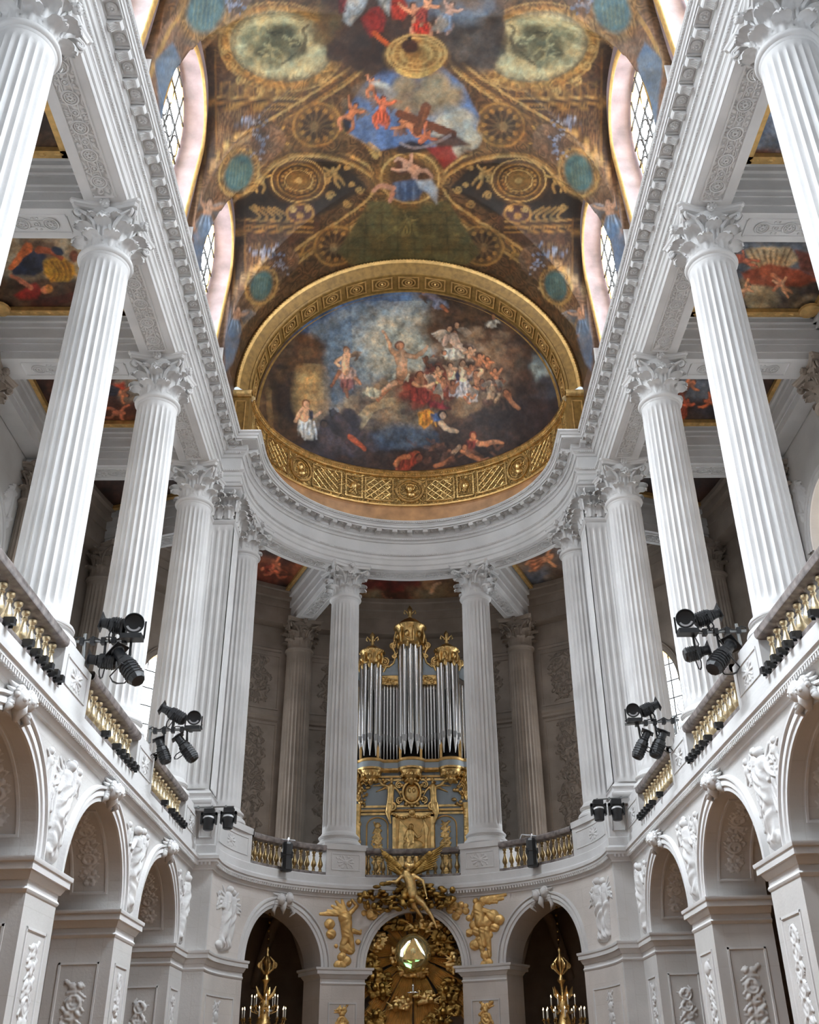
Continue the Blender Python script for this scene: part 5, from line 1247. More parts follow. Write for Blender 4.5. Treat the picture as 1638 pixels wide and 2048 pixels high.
    # christ
    cloth([(778, 748), (812, 744), (818, 756), (800, 766), (776, 762)], W_, 6, 2); body([(800, 760), (785, 768), (773, 780), (757, 800)], 11, SK2, 5); body([(790, 764), (772, 776), (746, 794)], 9, SK, 4)
    cloth([(726, 786), (742, 774), (764, 782), (758, 796), (738, 792)], (206, 190, 156), 5, 3); body([(803, 712), (804, 728), (803, 748)], 24, SK, 19); body([(795, 708), (784, 700), (772, 673)], 8, SK, 4); body([(814, 710), (832, 713), (850, 698)], 8, SK, 4); head(798, 692, 8.5, (206, 140, 100), (110, 60, 40)); p.line([(770, 668), (766, 664)], 3, SK, .9); p.line([(850, 698), (854, 692)], 3, SK, .9)
    # angels at the left
    wing(702, 712, 18, -8, (146, 116, 92)); wing(686, 716, -14, 8, (120, 96, 84)); cloth([(678, 738), (704, 736), (714, 752), (716, 770), (696, 764), (676, 756)], (196, 152, 130), 6, 4); cloth([(682, 756), (708, 760), (706, 776), (690, 786), (680, 772)], (140, 84, 78), 5, 5); body([(693, 712), (692, 728), (692, 742)], 15, SK, 12); head(692, 702, 6.5, SK, (150, 96, 60)); body([(692, 780), (694, 794)], 6, SK3, 3); body([(712, 758), (722, 768)], 5, SK2, 3); body([(684, 716), (672, 724), (680, 732)], 5, SK, 3); body([(680, 744), (670, 760), (664, 772)], 5, SK3, 3)
    # seated angel
    cloth([(598, 838), (622, 836), (630, 860), (626, 882), (608, 876), (596, 862)], (226, 218, 204), 8, 6); body([(610, 820), (609, 836)], 17, SK, 14); head(612, 808, 7, SK, (120, 74, 44)); body([(602, 820), (592, 842)], 6, SK, 4); body([(618, 822), (628, 832), (641, 824)], 6, SK, 4); cloth([(617, 818), (626, 822), (624, 842), (618, 838)], (50, 48, 60), 2, 7)
    # soldiers
    K(690, 850, 34, 26, 60, ((54, 46, 54), (40, 34, 40), (80, 70, 74)), 5, 12, .7, 40); head(667, 826, 9, (60, 58, 66), (30, 28, 34)); p.curve([(660, 818), (668, 814), (676, 822)], 3, (120, 124, 132), .9); body([(676, 838), (692, 858), (700, 872)], 22, (66, 54, 58), 16); body([(700, 874), (716, 886), (730, 898)], 9, (176, 84, 52), 5); body([(694, 884), (708, 896)], 7, (70, 52, 56), 4); body([(650, 856), (660, 872), (676, 880)], 18, (78, 66, 70), 12); head(648, 848, 7, (90, 70, 62), (40, 34, 36))
    # angels around and right of the centre
    wing(899, 664, -34, 6, (196, 180, 160)); wing(918, 660, 24, 6, (186, 166, 146)); head(899, 658, 6, SK); head(913, 652, 6, SK); head(907, 668, 6, SK2); body([(905, 676), (916, 690), (930, 696)], 17, (222, 186, 160), 13); body([(893, 676), (888, 688)], 12, (206, 170, 146), 8); body([(905, 704), (918, 712)], 13, (210, 176, 150), 9); wing(930, 690, 22, 6, (150, 120, 100)); cloth([(890, 696), (918, 700), (928, 716), (900, 720), (884, 710)], (214, 196, 172), 6, 8); head(890, 706, 5, SK2)
    head(987, 634, 6, SK2, (60, 40, 32)); cloth([(976, 642), (998, 640), (1004, 652), (984, 656), (972, 652)], (206, 192, 172), 5, 9); wing(996, 650, 22, 6, (110, 84, 66))
    wing(868, 588, -28, 6, (100, 76, 60)); wing(880, 592, 26, -2, (86, 66, 54)); body([(852, 586), (866, 594), (880, 604)], 14, (96, 88, 96), 10); head(848, 582, 6, SK3, (50, 36, 30)); cloth([(868, 600), (892, 600), (898, 614), (876, 620), (864, 612)], (112, 114, 128), 5, 10); body([(884, 612), (896, 622)], 6, SK3, 3)
    body([(927, 740), (928, 752), (926, 762)], 17, (232, 196, 160), 13); head(925, 728, 6.5, SK, (86, 54, 38)); body([(918, 742), (906, 746), (896, 740)], 5, SK, 3); cloth([(912, 764), (938, 760), (944, 782), (936, 800), (914, 792), (908, 778)], (196, 188, 186), 8, 11); cloth([(934, 738), (942, 746), (940, 764), (934, 760)], (44, 44, 62), 2, 12); body([(930, 796), (940, 806)], 6, SK2, 4); cloth([(916, 738), (912, 752), (916, 764), (920, 752)], (48, 48, 64), 2, 13)
    body([(954, 752), (956, 770)], 12, SK2, 9); head(952, 748, 5.5, SK2); body([(958, 752), (963, 742), (954, 736)], 5, (226, 180, 140), 3)
    body([(979, 774), (982, 788), (978, 800)], 14, (226, 180, 140), 11); head(978, 764, 6, SK, (70, 44, 34)); body([(984, 776), (998, 788), (990, 802)], 5, (226, 180, 140), 3); cloth([(966, 796), (986, 798), (984, 812), (964, 810)], (120, 90, 76), 4, 14)
    body([(1014, 790), (1022, 802), (1036, 818)], 12, SK2, 5); head(1012, 784, 5.5, SK2); cloth([(1002, 796), (1020, 808), (1012, 820), (996, 808)], (84, 62, 54), 4, 15)
    for (x, y, c, r, sc) in ((939, 700, SK, (170, 140, 116), 1), (958, 715, SK2, (140, 100, 80), 1), (975, 722, SK2, (112, 84, 66), .9), (900, 735, SK, (216, 190, 150), 1.1), (874, 742, SK, (220, 186, 120), 1.1), (862, 756, SK, (190, 110, 84), 1.1), (885, 760, SK2, (150, 90, 76), 1), (905, 770, SK3, (170, 160, 160), 1), (948, 780, SK2, (196, 180, 168), 1), (990, 745, SK2, (100, 76, 64), .9), (965, 765, SK3, (90, 66, 56), .8), (940, 735, SK2, (180, 150, 130), .9), (854, 720, SK3, (130, 70, 54), .9), (1000, 765, SK3, (96, 72, 60), .9)):
        q = random.Random(int(x*7+y)); d = q.uniform(-.8, .8); h = 15*sc; cloth([(x-6*sc, y+8*sc), (x+7*sc, y+7*sc), (x+(9+8*d)*sc, y+22*sc), (x+(-6+8*d)*sc, y+24*sc)], r, 4, int(x)); body([(x, y+3), (x+d*3, y+13*sc)], 10*sc, c, 8*sc); head(x-d*2, y-3*sc, 5.2*sc, c); body([(x+5*sc, y+4*sc), (x+(12+4*d)*sc, y+(6-14*q.random())*sc)], 4.5*sc, c, 2.5); body([(x-5*sc, y+5*sc), (x-(11-3*d)*sc, y+(10-16*q.random())*sc)], 4.5*sc, c, 2.5)
        if q.random() < .5: wing(x+5*sc, y+4, (16 if d > 0 else -16)*sc, -7*sc, (170, 150, 132))
    body([(838, 758), (840, 772)], 15, SK2, 12); head(839, 750, 6, SK2, (90, 44, 30)); body([(828, 766), (846, 774), (868, 766)], 6, SK, 4); cloth([(822, 776), (852, 774), (862, 796), (846, 812), (820, 800)], (158, 58, 44), 8, 16); wing(878, 772, 8, 26, (206, 190, 170))
    cloth([(836, 826), (858, 818), (870, 828), (862, 846), (848, 858), (838, 848)], (222, 146, 50), 6, 17); cloth([(862, 828), (882, 824), (884, 840), (866, 844)], (76, 100, 142), 4, 18); head(884, 830, 8, (214, 176, 146), (38, 28, 30)); body([(882, 846), (892, 856), (914, 862)], 9, (222, 184, 148), 5); cloth([(852, 800), (880, 806), (900, 816), (880, 820), (858, 812)], (150, 46, 54), 5, 19)
    body([(832, 910), (822, 918), (808, 930), (796, 940)], 16, (176, 92, 56), 8); head(838, 916, 8, (130, 76, 54), (60, 34, 28)); cloth([(796, 912), (824, 904), (836, 926), (814, 942), (790, 936)], (150, 62, 42), 7, 20); body([(818, 912), (800, 916), (790, 930)], 8, (206, 126, 80), 5)
    body([(944, 880), (960, 888), (990, 884), (1004, 886)], 10, SK2, 5); head(946, 872, 6.5, SK2, (120, 50, 36)); cloth([(934, 880), (952, 880), (950, 900), (932, 902)], (120, 52, 44), 4, 21); body([(900, 912), (912, 902), (920, 894)], 9, (186, 150, 120), 6); head(897, 902, 5.5, SK3); body([(926, 904), (942, 912), (966, 920), (976, 918)], 9, SK2, 4); cloth([(876, 906), (900, 904), (914, 922), (884, 930)], (96, 70, 60), 5, 22); body([(872, 932), (892, 924), (906, 914)], 7, SK3, 4); head(930, 896, 6, SK2, (90, 52, 36))
    for i in range(26):
        x, y = R_.uniform(830, 1010), R_.uniform(880, 938); p.curve([(x, y), (x+R_.uniform(-14, 14), y+R_.uniform(-8, 8)), (x+R_.uniform(-26, 26), y+R_.uniform(-12, 12))], R_.uniform(3, 7), R_.choice(((112, 74, 56), (84, 58, 50), (140, 92, 66), (60, 46, 46))), .5, 0, 2)
nph, nz = 420, 300
ys_ = EY+EB*np.sin(np.linspace(math.asin(.62/EB), math.pi/2, nz)); ts_ = np.linspace(0, math.pi, nph)
TT, YY2 = np.meshgrid(ts_, ys_); KK = np.sqrt(np.clip(1-((YY2-EY)/EB)**2, 0, 1))
me = grid_mesh('painted_semidome', -EA*KK*np.cos(TT), YY2, EZ+EC*KK*np.sin(TT), M['fresco2'], dome_paint, gain=1.0)
dome = struct(put('ceiling_apse', me), 'semidome fresco of the resurrection among dark clouds and angels')
def ring_arch(prof, name, mat, parent, a0=0, a1=math.pi, n=90, sm=50, zc=ZV):
    m = MB(); m.grid(n+1, len(prof), lambda i, j: (prof[j][0]*math.cos(a0+(a1-a0)*i/n), prof[j][1], zc+prof[j][0]*math.sin(a0+(a1-a0)*i/n))); return m.obj(name, mat, parent, sm)
arch = ring_arch([(5.45, 25.0), (5.43, 24.97), (5.40, 24.93), (5.34, 24.90), (5.28, 24.93), (5.26, 24.97)], 'trim_8', M['goldM'], None)
struct(arch, 'gilded moulded arch framing the semidome')
mb = MB()
for k in range(150):
    a = math.pi*(k+.5)/150; mb.ball((5.34*math.cos(a), 24.90, ZV+5.34*math.sin(a)), (.035, .03, .035), 6, 5)
o = mb.obj('bead_course', M['goldM'], arch, 60); o['kind'] = 'stuff'
M['ochre'] = metal('gold ochre paint', (.33, .19, .05), .5, .25, .15, 14, .35)
ring_arch([(5.26, 24.97), (5.22, 25.02), (5.10, 25.10), (5.02, 25.16), (5.0, 25.14), (4.97, 25.16), (4.95, 25.2)], 'cavetto', M['ochre'], arch)
ring_arch([(4.95, 25.2), (4.94, 25.98), (4.80, 26.03)], 'coffered_intrados', M['ochre'], arch)
for k in range(17):
    a = math.pi*(k+.5)/17; m = MB()
    def PI_(x, y, n, a=a): q = a+x/4.94; return ((4.93-n)*math.cos(q), 25.55+y, ZV+(4.93-n)*math.sin(q))
    for (r0, r1, n0) in ((.36, .31, .025), (.25, .20, .03), (.14, .09, .03)):
        if r0 > .3:
            for sgx in (-1, 1):
                m.grid(2, 4, lambda i, j: PI_(sgx*(r0, r0, r1, r1)[j], (-.28, .28)[i], (0, n0, n0, 0)[j])); m.grid(2, 4, lambda i, j: PI_((-r0, r0)[i], sgx*(.28, .28, .24, .24)[j], (0, n0, n0, 0)[j]))
        else: m.grid(17, 4, lambda i, j: PI_((r0, r0, r1, r1)[j]*math.cos(i*.3927), (r0, r0, r1, r1)[j]*.85*math.sin(i*.3927), (0, n0, n0, 0)[j]))
    m.ball(PI_(0, 0, .02), .05, 8, 6); m.obj('coffer', M['goldM'], arch, 30)
# drum
def PE(s, z, n): return ((EA-n)*math.sin(s), EY+(EB-n)*math.cos(s), z)
d_ = MB(); q = ss(-math.pi/2, math.pi/2, .05); d_.grid(len(q), 2, lambda i, j: PE(q[i], (18.95, 20.15)[j], 0)); drum = d_.obj('trim_9', M['goldrel'], None, 30); struct(drum, 'gilded relief frieze with medallions under the semidome')
d_ = MB(); d_.grid(len(q), 4, lambda i, j: PE(q[i], (18.35, 18.86, 18.9, 18.96)[j], (.02, .02, .06, .0)[j])); d_.obj('marble_plinth', M['brick'], drum, 30)
def ring_e(prof, name, mat):
    m = MB(); m.grid(len(q), len(prof), lambda i, j: PE(q[i], prof[j][1], prof[j][0])); return m.obj(name, mat, drum, 50)
ring_e([(0, 20.12), (.05, 20.14), (.05, 20.20), (.10, 20.24), (.14, 20.26), (.14, 20.33), (.08, 20.40), (-.02, 20.43)], 'gilt_cornice', M['gold'])
ring_e([(0, 18.96), (.04, 18.97), (.05, 19.03), (0, 19.06)], 'gilt_fillet', M['goldM'])
mb = MB()
for k in range(170):
    a = -math.pi/2+math.pi*(k+.5)/170; mb.ball(PE(a, 20.22, .10), .028, 5, 4)
o = mb.obj('bead_course', M['goldM'], drum, 60); o['kind'] = 'stuff'
def pe_panel(a, w, kind):
    m = MB(); c = a; k = 1/4.6
    if kind in ('sq', 'lat'):
        for (u0, u1, v0, v1) in ((-w, w, 19.14, 19.19), (-w, w, 19.99, 20.04), (-w, -w+.05, 19.14, 20.04), (w-.05, w, 19.14, 20.04)):
            qq = ss(u0, u1, .25); m.grid(len(qq), 4, lambda i, j: PE(c+qq[i]*k, (v0, v0, v1, v1)[j], (0, .04, .04, 0)[j]))
    if kind == 'lat':
        n_ = int(2*w/.26)
        for i in range(-3, n_+1):
            for sg in (-1, 1):
                u0 = -w+.05+i*.26+(0 if sg > 0 else .8); pts = []
                for t in range(7):
                    u = u0+sg*.8*t/6
                    if -w+.05 <= u <= w-.05: pts.append(PE(c+u*k, 19.2+.8*t/6, .015))
                if len(pts) > 1: m.tube(pts, .018, 5)
        for i in range(n_):
            for j in range(3): m.ball(PE(c+(-w+.18+i*.26)*k, 19.33+j*.27, .01), .035, 5, 4)
    if kind == 'sq':
        R_ = random.Random(int(a*10)+3)
        for i in range(5): m.tube([PE(c+R_.uniform(-.2, .2)*k, 19.3+R_.uniform(0, .2), .02), PE(c+R_.uniform(-.2, .2)*k, 19.6, .07), PE(c+R_.uniform(-.2, .2)*k, 19.85, .02)], [.03, .06, .03], 6)
        m.ball(PE(c, 19.6, .03), (.14, .10, .18), 10, 7)
    if kind == 'med':
        for (r0, r1, n0) in ((.47, .40, .06), (.36, .33, .04)): m.grid(25, 4, lambda i, j: PE(c+(r0, r0, r1, r1)[j]*math.cos(i*.2618)*k, 19.6+(r0, r0, r1, r1)[j]*math.sin(i*.2618), (0, n0, n0, 0)[j]))
        m.ball(PE(c, 19.68, .02), (.13, .10, .16), 12, 9); m.ball(PE(c+.05*k, 19.45, .02), (.16, .08, .12), 10, 7)
        for i in range(9): m.ball(PE(c+(.02+.13*math.cos(i*.4))*k, 19.7+.14*math.sin(i*.4), .04), .045, 6, 5)
        m.ball(PE(c+.12*k, 19.64, .05), .04, 6, 5)
    m.obj({'sq': 'trophy_panel', 'lat': 'lattice_panel', 'med': 'portrait_medallion'}[kind], M['gold'], drum, 50)
for (dgz, w, kd) in ((0, .5, 'med'), (-12.5, .48, 'lat'), (12.5, .48, 'lat'), (-23, .30, 'sq'), (23, .30, 'sq'), (-35, .55, 'lat'), (35, .55, 'lat'), (-48, .5, 'med'), (48, .5, 'med'), (-62, .6, 'lat'), (62, .6, 'lat'), (-77, .3, 'sq'), (77, .3, 'sq')):
    pe_panel(math.radians(dgz), w, kd)
# jambs beside the drum, with the stepped gilt moulding
for sd in (-1, 1):
    b = MB().box(*sorted((sd*4.93, sd*5.9)), 25.0, 26.2, 18.35, 20.30); b.obj('jamb', M['ochre'], arch, 0)
    PJ = lambda s, z, n: (sd*s, 25.0-n, z)
    m = MB(); pr_ = [(0, 20.12), (.05, 20.14), (.05, 20.20), (.10, 20.24), (.12, 20.33), (.06, 20.38), (-.02, 20.40)]
    m.grid(2, len(pr_), lambda i, j: (sd*(4.87, 5.6)[i], 25.0-pr_[j][0], pr_[j][1])); m.obj('gilt_cornice', M['gold'], arch, 50)
    panel_frame(PJ, 5.02, 5.36, 18.6, 20.0, .03, .02).obj('gilt_panel', M['goldM'], arch, 50)

# ------------------------------------------------------------------ painted panels of the tribune ceilings
def ceiling_panel(fn, corners, name, label, n=110, m_=110, z=17.95):
    (x0, y0), (x1, y1) = corners
    X, Y = np.meshgrid(np.linspace(x0, x1, n), np.linspace(y0, y1, m_)); me = grid_mesh(name, X, Y, np.full_like(X, z), M['fresco3'], fn, gain=1.0, base=(60, 42, 34), orn=0)
    return struct(put(name, me), label)
def tp(kind):
    def f(p):
        R_ = random.Random(kind)
        if kind == 1:      # nearest left: brown smoke
            p.clouds(45, 250, 90, 110, 60, ((96, 74, 56), (72, 52, 42), (120, 96, 74), (46, 34, 30)), 16, 40, .5, 3)
        if kind == 2:      # man in blue and ochre, angel in red
            p.poly([(-60, 460), (170, 460), (170, 560), (-60, 560)], (180, 160, 130), .9, 0, 10); p.poly([(40, 475), (110, 480), (120, 520), (60, 525)], (96, 60, 40), .8, 0, 8); p.clouds(60, 620, 110, 50, 90, ((60, 34, 26), (84, 48, 34), (46, 28, 24), (120, 92, 66)), 12, 30, .55, 5)
            p.poly([(25, 520), (60, 495), (90, 510), (92, 540), (70, 552), (24, 550)], (48, 54, 72), 1); p.poly([(88, 520), (120, 512), (150, 530), (154, 548), (138, 562), (102, 562), (88, 545)], (206, 150, 44), 1)
            for i in range(5): p.curve([(92+i*10, 524), (110+i*8, 545), (104+i*9, 560)], 2.5, (130, 86, 30), .7)
            p.curve([(56, 495), (42, 512), (22, 535)], 18, (206, 112, 60), 1, 0, 9); p.curve([(78, 500), (105, 505), (122, 518)], 13, (170, 84, 48), 1, 0, 7); p.ell(115, 503, 14, 8, (46, 54, 70), 1, 25); p.ell(148, 512, 10, 11, (130, 76, 52), 1)
            p.poly([(52, 575), (70, 565), (84, 580), (76, 598), (40, 600), (28, 590)], (150, 44, 34), 1); p.curve([(60, 575), (40, 560), (22, 552)], 9, (196, 116, 84), 1, 0, 5); p.ell(90, 580, 9, 8, (206, 130, 92), 1); p.ell(98, 578, 8, 9, (176, 116, 54), .9)
            p.curve([(70, 610), (120, 600), (150, 590)], 16, (84, 36, 28), .8); p.curve([(40, 635), (80, 630), (100, 622)], 10, (130, 100, 76), .5)
        if kind == 3:
            p.clouds(150, 800, 130, 80, 120, ((60, 36, 30), (88, 48, 36), (110, 64, 44), (40, 28, 26)), 12, 30, .6, 8); p.clouds(262, 770, 18, 26, 20, ((150, 134, 116),), 8, 16, .6, 2)
            p.poly([(222, 768), (248, 764), (254, 784), (230, 786), (220, 778)], (206, 76, 40), 1); p.person(255, 790, 54, (206, 130, 88), (54, 50, 60), 1.9); p.person(250, 826, 46, (190, 110, 78), None, 1.6)
        if kind in (4, 5):
            p.clouds(60, 1000, 200, 80, 60, ((56, 38, 30), (40, 30, 28)), 14, 30, .6, 4)
        if kind == 11:
            p.poly([(1490, 180), (1638, 180), (1638, 350), (1490, 350)], (96, 110, 134), 1, 0, 6); p.clouds(1540, 260, 70, 60, 60, ((130, 140, 152), (110, 120, 140)), 14, 30, .5, 4); p.clouds(1530, 335, 70, 24, 60, ((120, 76, 54), (96, 62, 46)), 10, 24, .6, 6)
        if kind == 12:
            p.poly([(1470, 480), (1640, 480), (1640, 560), (1470, 560)], (110, 116, 124), .9, 0, 8); p.clouds(1560, 620, 90, 44, 110, ((64, 52, 52), (46, 38, 42), (160, 140, 112), (84, 68, 62)), 12, 30, .55, 7); p.clouds(1510, 590, 26, 24, 24, ((190, 168, 130),), 8, 18, .5, 9)
            p.poly([(1490, 500), (1530, 492), (1580, 496), (1600, 520), (1560, 545), (1530, 560), (1505, 540)], (196, 168, 128), 1)
            for i in range(7): p.curve([(1500+i*14, 500), (1515+i*9, 530), (1510+i*12, 550)], 2.2, (110, 80, 56), .7)
            p.poly([(1480, 545), (1540, 528), (1600, 540), (1638, 560), (1600, 575), (1500, 570)], (160, 76, 46), .95); p.poly([(1590, 500), (1638, 510), (1638, 560), (1600, 540)], (130, 66, 46), .9); p.person(1478, 516, 44, (206, 120, 90), None, -1.2); p.ell(1478, 516, 9, 9, (206, 110, 84), 1); p.person(1500, 572, 40, (206, 150, 110), None, .9); p.person(1560, 560, 40, (206, 150, 110), None, -.5); p.curve([(1545, 550), (1560, 565), (1548, 580)], 7, (206, 130, 92), 1, 0, 4)
        if kind == 13:
            p.poly([(1360, 755), (1440, 755), (1440, 800), (1360, 800)], (110, 112, 118), .9, 0, 6); p.clouds(1400, 850, 60, 30, 50, ((56, 52, 58), (72, 62, 60)), 10, 24, .5, 4); p.person(1388, 762, 60, (206, 120, 76), (160, 76, 40), 1.0); p.person(1410, 800, 52, (196, 104, 66), (206, 140, 50), -1.2); p.person(1375, 800, 44, (190, 96, 64), (130, 60, 44), .5)
    return f
for sd, sn in ((-1, 'left'), (1, 'right')):
    for k in range(2, 6):
        kd = {2: 0, 3: 1, 4: 2, 5: 3}[k]+(10 if sd > 0 else 0)
        # the photograph looks along the nave, so panel k lies between columns k and k+1
        y0, y1 = COLY[k]+.6, COLY[k+1]-.6; x0, x1 = sd*6.5, sd*10.2
        kind = {(2, -1): 0, (3, -1): 1, (4, -1): 2, (5, -1): 3, (3, 1): 11, (4, 1): 12, (5, 1): 13}.get((k, sd), 0)
        kind = {(2, -1): 0, (3, -1): 1, (4, -1): 2, (5, -1): 3, (2, 1): 0, (3, 1): 11, (4, 1): 12, (5, 1): 13}[(k, sd)]
        pn = ceiling_panel(tp(kind), ((x0, y0), (x1, y1)), 'ceiling_panel', '%s tribune ceiling fresco in a gilt frame' % sn)
        m = MB()
        for (a, b, c, d) in ((x0, x1, y1-.34, y1-.16), (x0, x1, y0+.16, y0+.34)):
            m.box(*sorted((a, b)), c, d, 17.82, 17.94)
            for i in range(11): m.ball((x0+(x1-x0)*(i+.5)/11, (c+d)/2, 17.82), (.10, .05, .03), 6, 5)
        for xx in (x0+sd*.3, x1-sd*.35): m.box(*sorted((xx, xx+sd*.16)), y0+.16, y1-.16, 17.82, 17.94)
        m.obj('gilt_frame', M['goldM'], pn, 0)
        m = MB()
        for yy in (y1-.40, y0+.40): m.lathe([(.0, 0), (.26, 0), (.24, -.06), (.16, -.08), (.08, -.12), (0, -.13)], 14, (x1-sd*.45, yy, 17.84), False)
        m.obj('gilt_corner_shell', M['goldM'], pn, 40)
    # ground the remaining roof
simple('ceiling_tribune', MB().box(-11.6, -6.3, -8, 26, 18.2, 18.5).box(6.3, 11.6, -8, 26, 18.2, 18.5), M['stoneD'], label='roof slabs over the tribunes')
def amb(p):
    p.clouds(560, 1160, 60, 40, 80, ((120, 56, 38), (84, 42, 32), (150, 84, 56), (50, 34, 30)), 8, 22, .6, 2); p.clouds(820, 1180, 110, 22, 130, ((150, 124, 90), (130, 98, 70), (70, 40, 30), (106, 62, 44)), 7, 18, .6, 5); p.clouds(1090, 1140, 60, 50, 80, ((96, 100, 108), (150, 120, 92), (84, 66, 56)), 8, 22, .55, 6)
    p.clouds(780, 1168, 60, 10, 30, ((120, 46, 36), (90, 34, 30)), 5, 12, .7, 8); p.curve([(862, 1185), (870, 1172), (880, 1168)], 5, (206, 160, 122), .9); p.person(560, 1128, 40, (206, 120, 84), (150, 60, 40), 1.2); p.person(540, 1140, 36, (190, 100, 70), None, -1.2); p.person(1105, 1112, 60, (214, 150, 110), (190, 120, 84), 1.2); p.person(775, 1192, 26, (130, 84, 60), None, .2)
    p.clouds(820, 1212, 110, 8, 60, ((40, 26, 24), (52, 32, 28)), 5, 10, .7, 9); p.clouds(570, 1190, 40, 20, 30, ((44, 30, 28),), 8, 16, .6, 3); p.clouds(1090, 1185, 40, 20, 30, ((50, 44, 46),), 8, 16, .6, 4)
rr = np.linspace(5.5, 10.8, 110); aa_ = np.linspace(-math.pi/2-.05, math.pi/2+.05, 420); RRg, AAg = np.meshgrid(rr, aa_)
me = grid_mesh('ceiling_ambulatory', RRg*np.sin(AAg), YC+RRg*np.cos(AAg), np.full_like(RRg, 18.0), M['fresco3'], amb, gain=1.0, base=(66, 44, 36), orn=0)
ca = struct(put('ceiling_ambulatory', me), 'painted ceiling of the apse ambulatory')
for sg in (-1, 1):
    for dgz in (23.6, 70.5):
        for e in (-1, 1):
            a = math.radians(dgz)*sg; tx = Vector((math.sin(a), math.cos(a))); ty = Vector((math.cos(a), -math.sin(a)))
            def TB(x, y, z): p = tx*x+ty*y; return (p.x, YC+p.y, z)
            MB().box(6.1, 10.0, *sorted((e*.66, e*.80)), 17.86, 17.98, TB).obj('gilt_frame', M['goldM'], ca, 0)
simple('roof_slab', MB().box(-11.8, 11.8, 25.3, 37, 18.42, 18.6).box(-11.8, -6.0, -8.4, 25.3, 18.5, 18.6), M['stoneD'], label='roof over the ambulatory') if False else None
m = MB(); m.grid(61, 2, lambda i, j: ((5.6, 11.8)[j]*math.cos(math.pi*i/60), YC-.3*(i in (0, 60))+(5.6, 11.8)[j]*math.sin(math.pi*i/60), 18.3))
simple('roof_ambulatory', m, M['stoneD'], label='roof slab over the ambulatory')
# ------------------------------------------------------------------ organ
YO = 33.0
def O(u, v, dy=0.0): p = hit(u, v, 1, YO); return (float(p[0]), YO+dy, float(p[2]))
def ox(u): return O(u, 1500)[0]
def oz(v): return O(822, v)[2]
def sculpt(name, segs, balls, mat, parent, vox=.022, sm=6):
    """continuous modelled body: tapering limbs and masses fused into one skin"""
    m = MB()
    for s_ in segs:
        a, b, r0, r1 = s_[:4]; m.tube([a, b], [r0, r1], 10); m.ball(a, r0, 10, 7); m.ball(b, r1, 10, 7)
    for c, r in balls: m.ball(c, r, 12, 9)
    o = m.obj(name, mat, parent, 180)
    r = o.modifiers.new('remesh', 'REMESH'); r.mode = 'VOXEL'; r.voxel_size = vox; r.use_smooth_shade = True
    s = o.modifiers.new('smooth', 'SMOOTH'); s.iterations = sm; s.factor = .5
    return o
org = thing('pipe_organ', 'gilded pipe organ with tin pipes and three crowned towers behind the balustrade', 'organ', (0, YO, 6.7))
OG = Vector((0, YO, 6.7))
def orgput(m, name, mat, sm=35, parent=None):
    m.v = [(x, y-YO, z-6.7) for x, y, z in m.v]; return m.obj(name, mat, parent or org, sm)
xl, xr = ox(713), ox(932)
z = [oz(v) for v in (1700, 1618, 1545, 1518, 1508)]
# case
orgput(MB().box(xl, xr, YO+.25, YO+1.9, 6.7, z[3]), 'lower_case', M['greyblue'], 0)
orgput(MB().box(xl-.1, xr+.1, YO+.35, YO+1.9, z[3], oz(1372)), 'pipe_chamber', M['dark'], 0)  # near-black box: the shade behind the pipes is put into its colour
# marble plinth, mouldings
for (zz, pr_, mt) in ((oz(1618), .12, 'goldM'), (oz(1624), .06, 'gold'), (oz(1609), .05, 'gold'), (oz(1550), .08, 'goldM'), (oz(1556), .04, 'gold')):
    orgput(MB().box(xl-pr_, xr+pr_, YO+.25-pr_, YO+.4, zz-.035, zz+.035), 'gilt_moulding', M[mt], 0)
# console cornice with three bowed corbels
def conplan(off):
    pts = []
    for i in range(61):
        x = xl-.1+(xr-xl+.2)*i/60; y = YO+.02
        for cu, r in ((742, .40), (822, .44), (900, .40)):
            d = x-ox(cu)
            if abs(d) < r: y = min(y, YO+.06-math.sqrt(r*r-d*d)*.85)
        pts.append((x, y-off))
    return pts
def conring(prof, name, mat):
    m = MB(); rows = [conplan(p[0]) for p in prof]; m.grid(61, len(prof), lambda i, j: (rows[j][i][0], rows[j][i][1], prof[j][1])); return orgput(m, name, mat, 40)
zc = z[3]
conring([(-.1, zc-.42), (.0, zc-.36), (.02, zc-.30)], 'console_gilt', M['gold'])
conring([(.02, zc-.30), (.03, zc-.12)], 'console_frieze', M['greyblue'])
conring([(.03, zc-.12), (.07, zc-.10), (.09, zc-.05), (.07, zc-.02), (-.5, zc)], 'console_cornice', M['goldM'])
for cu in (742, 822, 900):
    x = ox(cu); m = MB().lathe([(.38, zc-.40), (.34, zc-.50), (.22, zc-.60), (.12, zc-.72), (.05, zc-.82), (.0, zc-.85)], 16, (x, YO+.08, 0), False)
    for k in range(9): a = math.pi+math.pi*k/8; m.ball((x+.30*math.cos(a), YO+.08+.30*math.sin(a), zc-.52), (.06, .06, .08), 7, 5)
    for k in range(5): a = math.pi+math.pi*k/4; m.ball((x+.16*math.cos(a), YO+.08+.16*math.sin(a), zc-.68), (.06, .06, .07), 7, 5)
    orgput(m, 'corbel', M['gold'], 60)
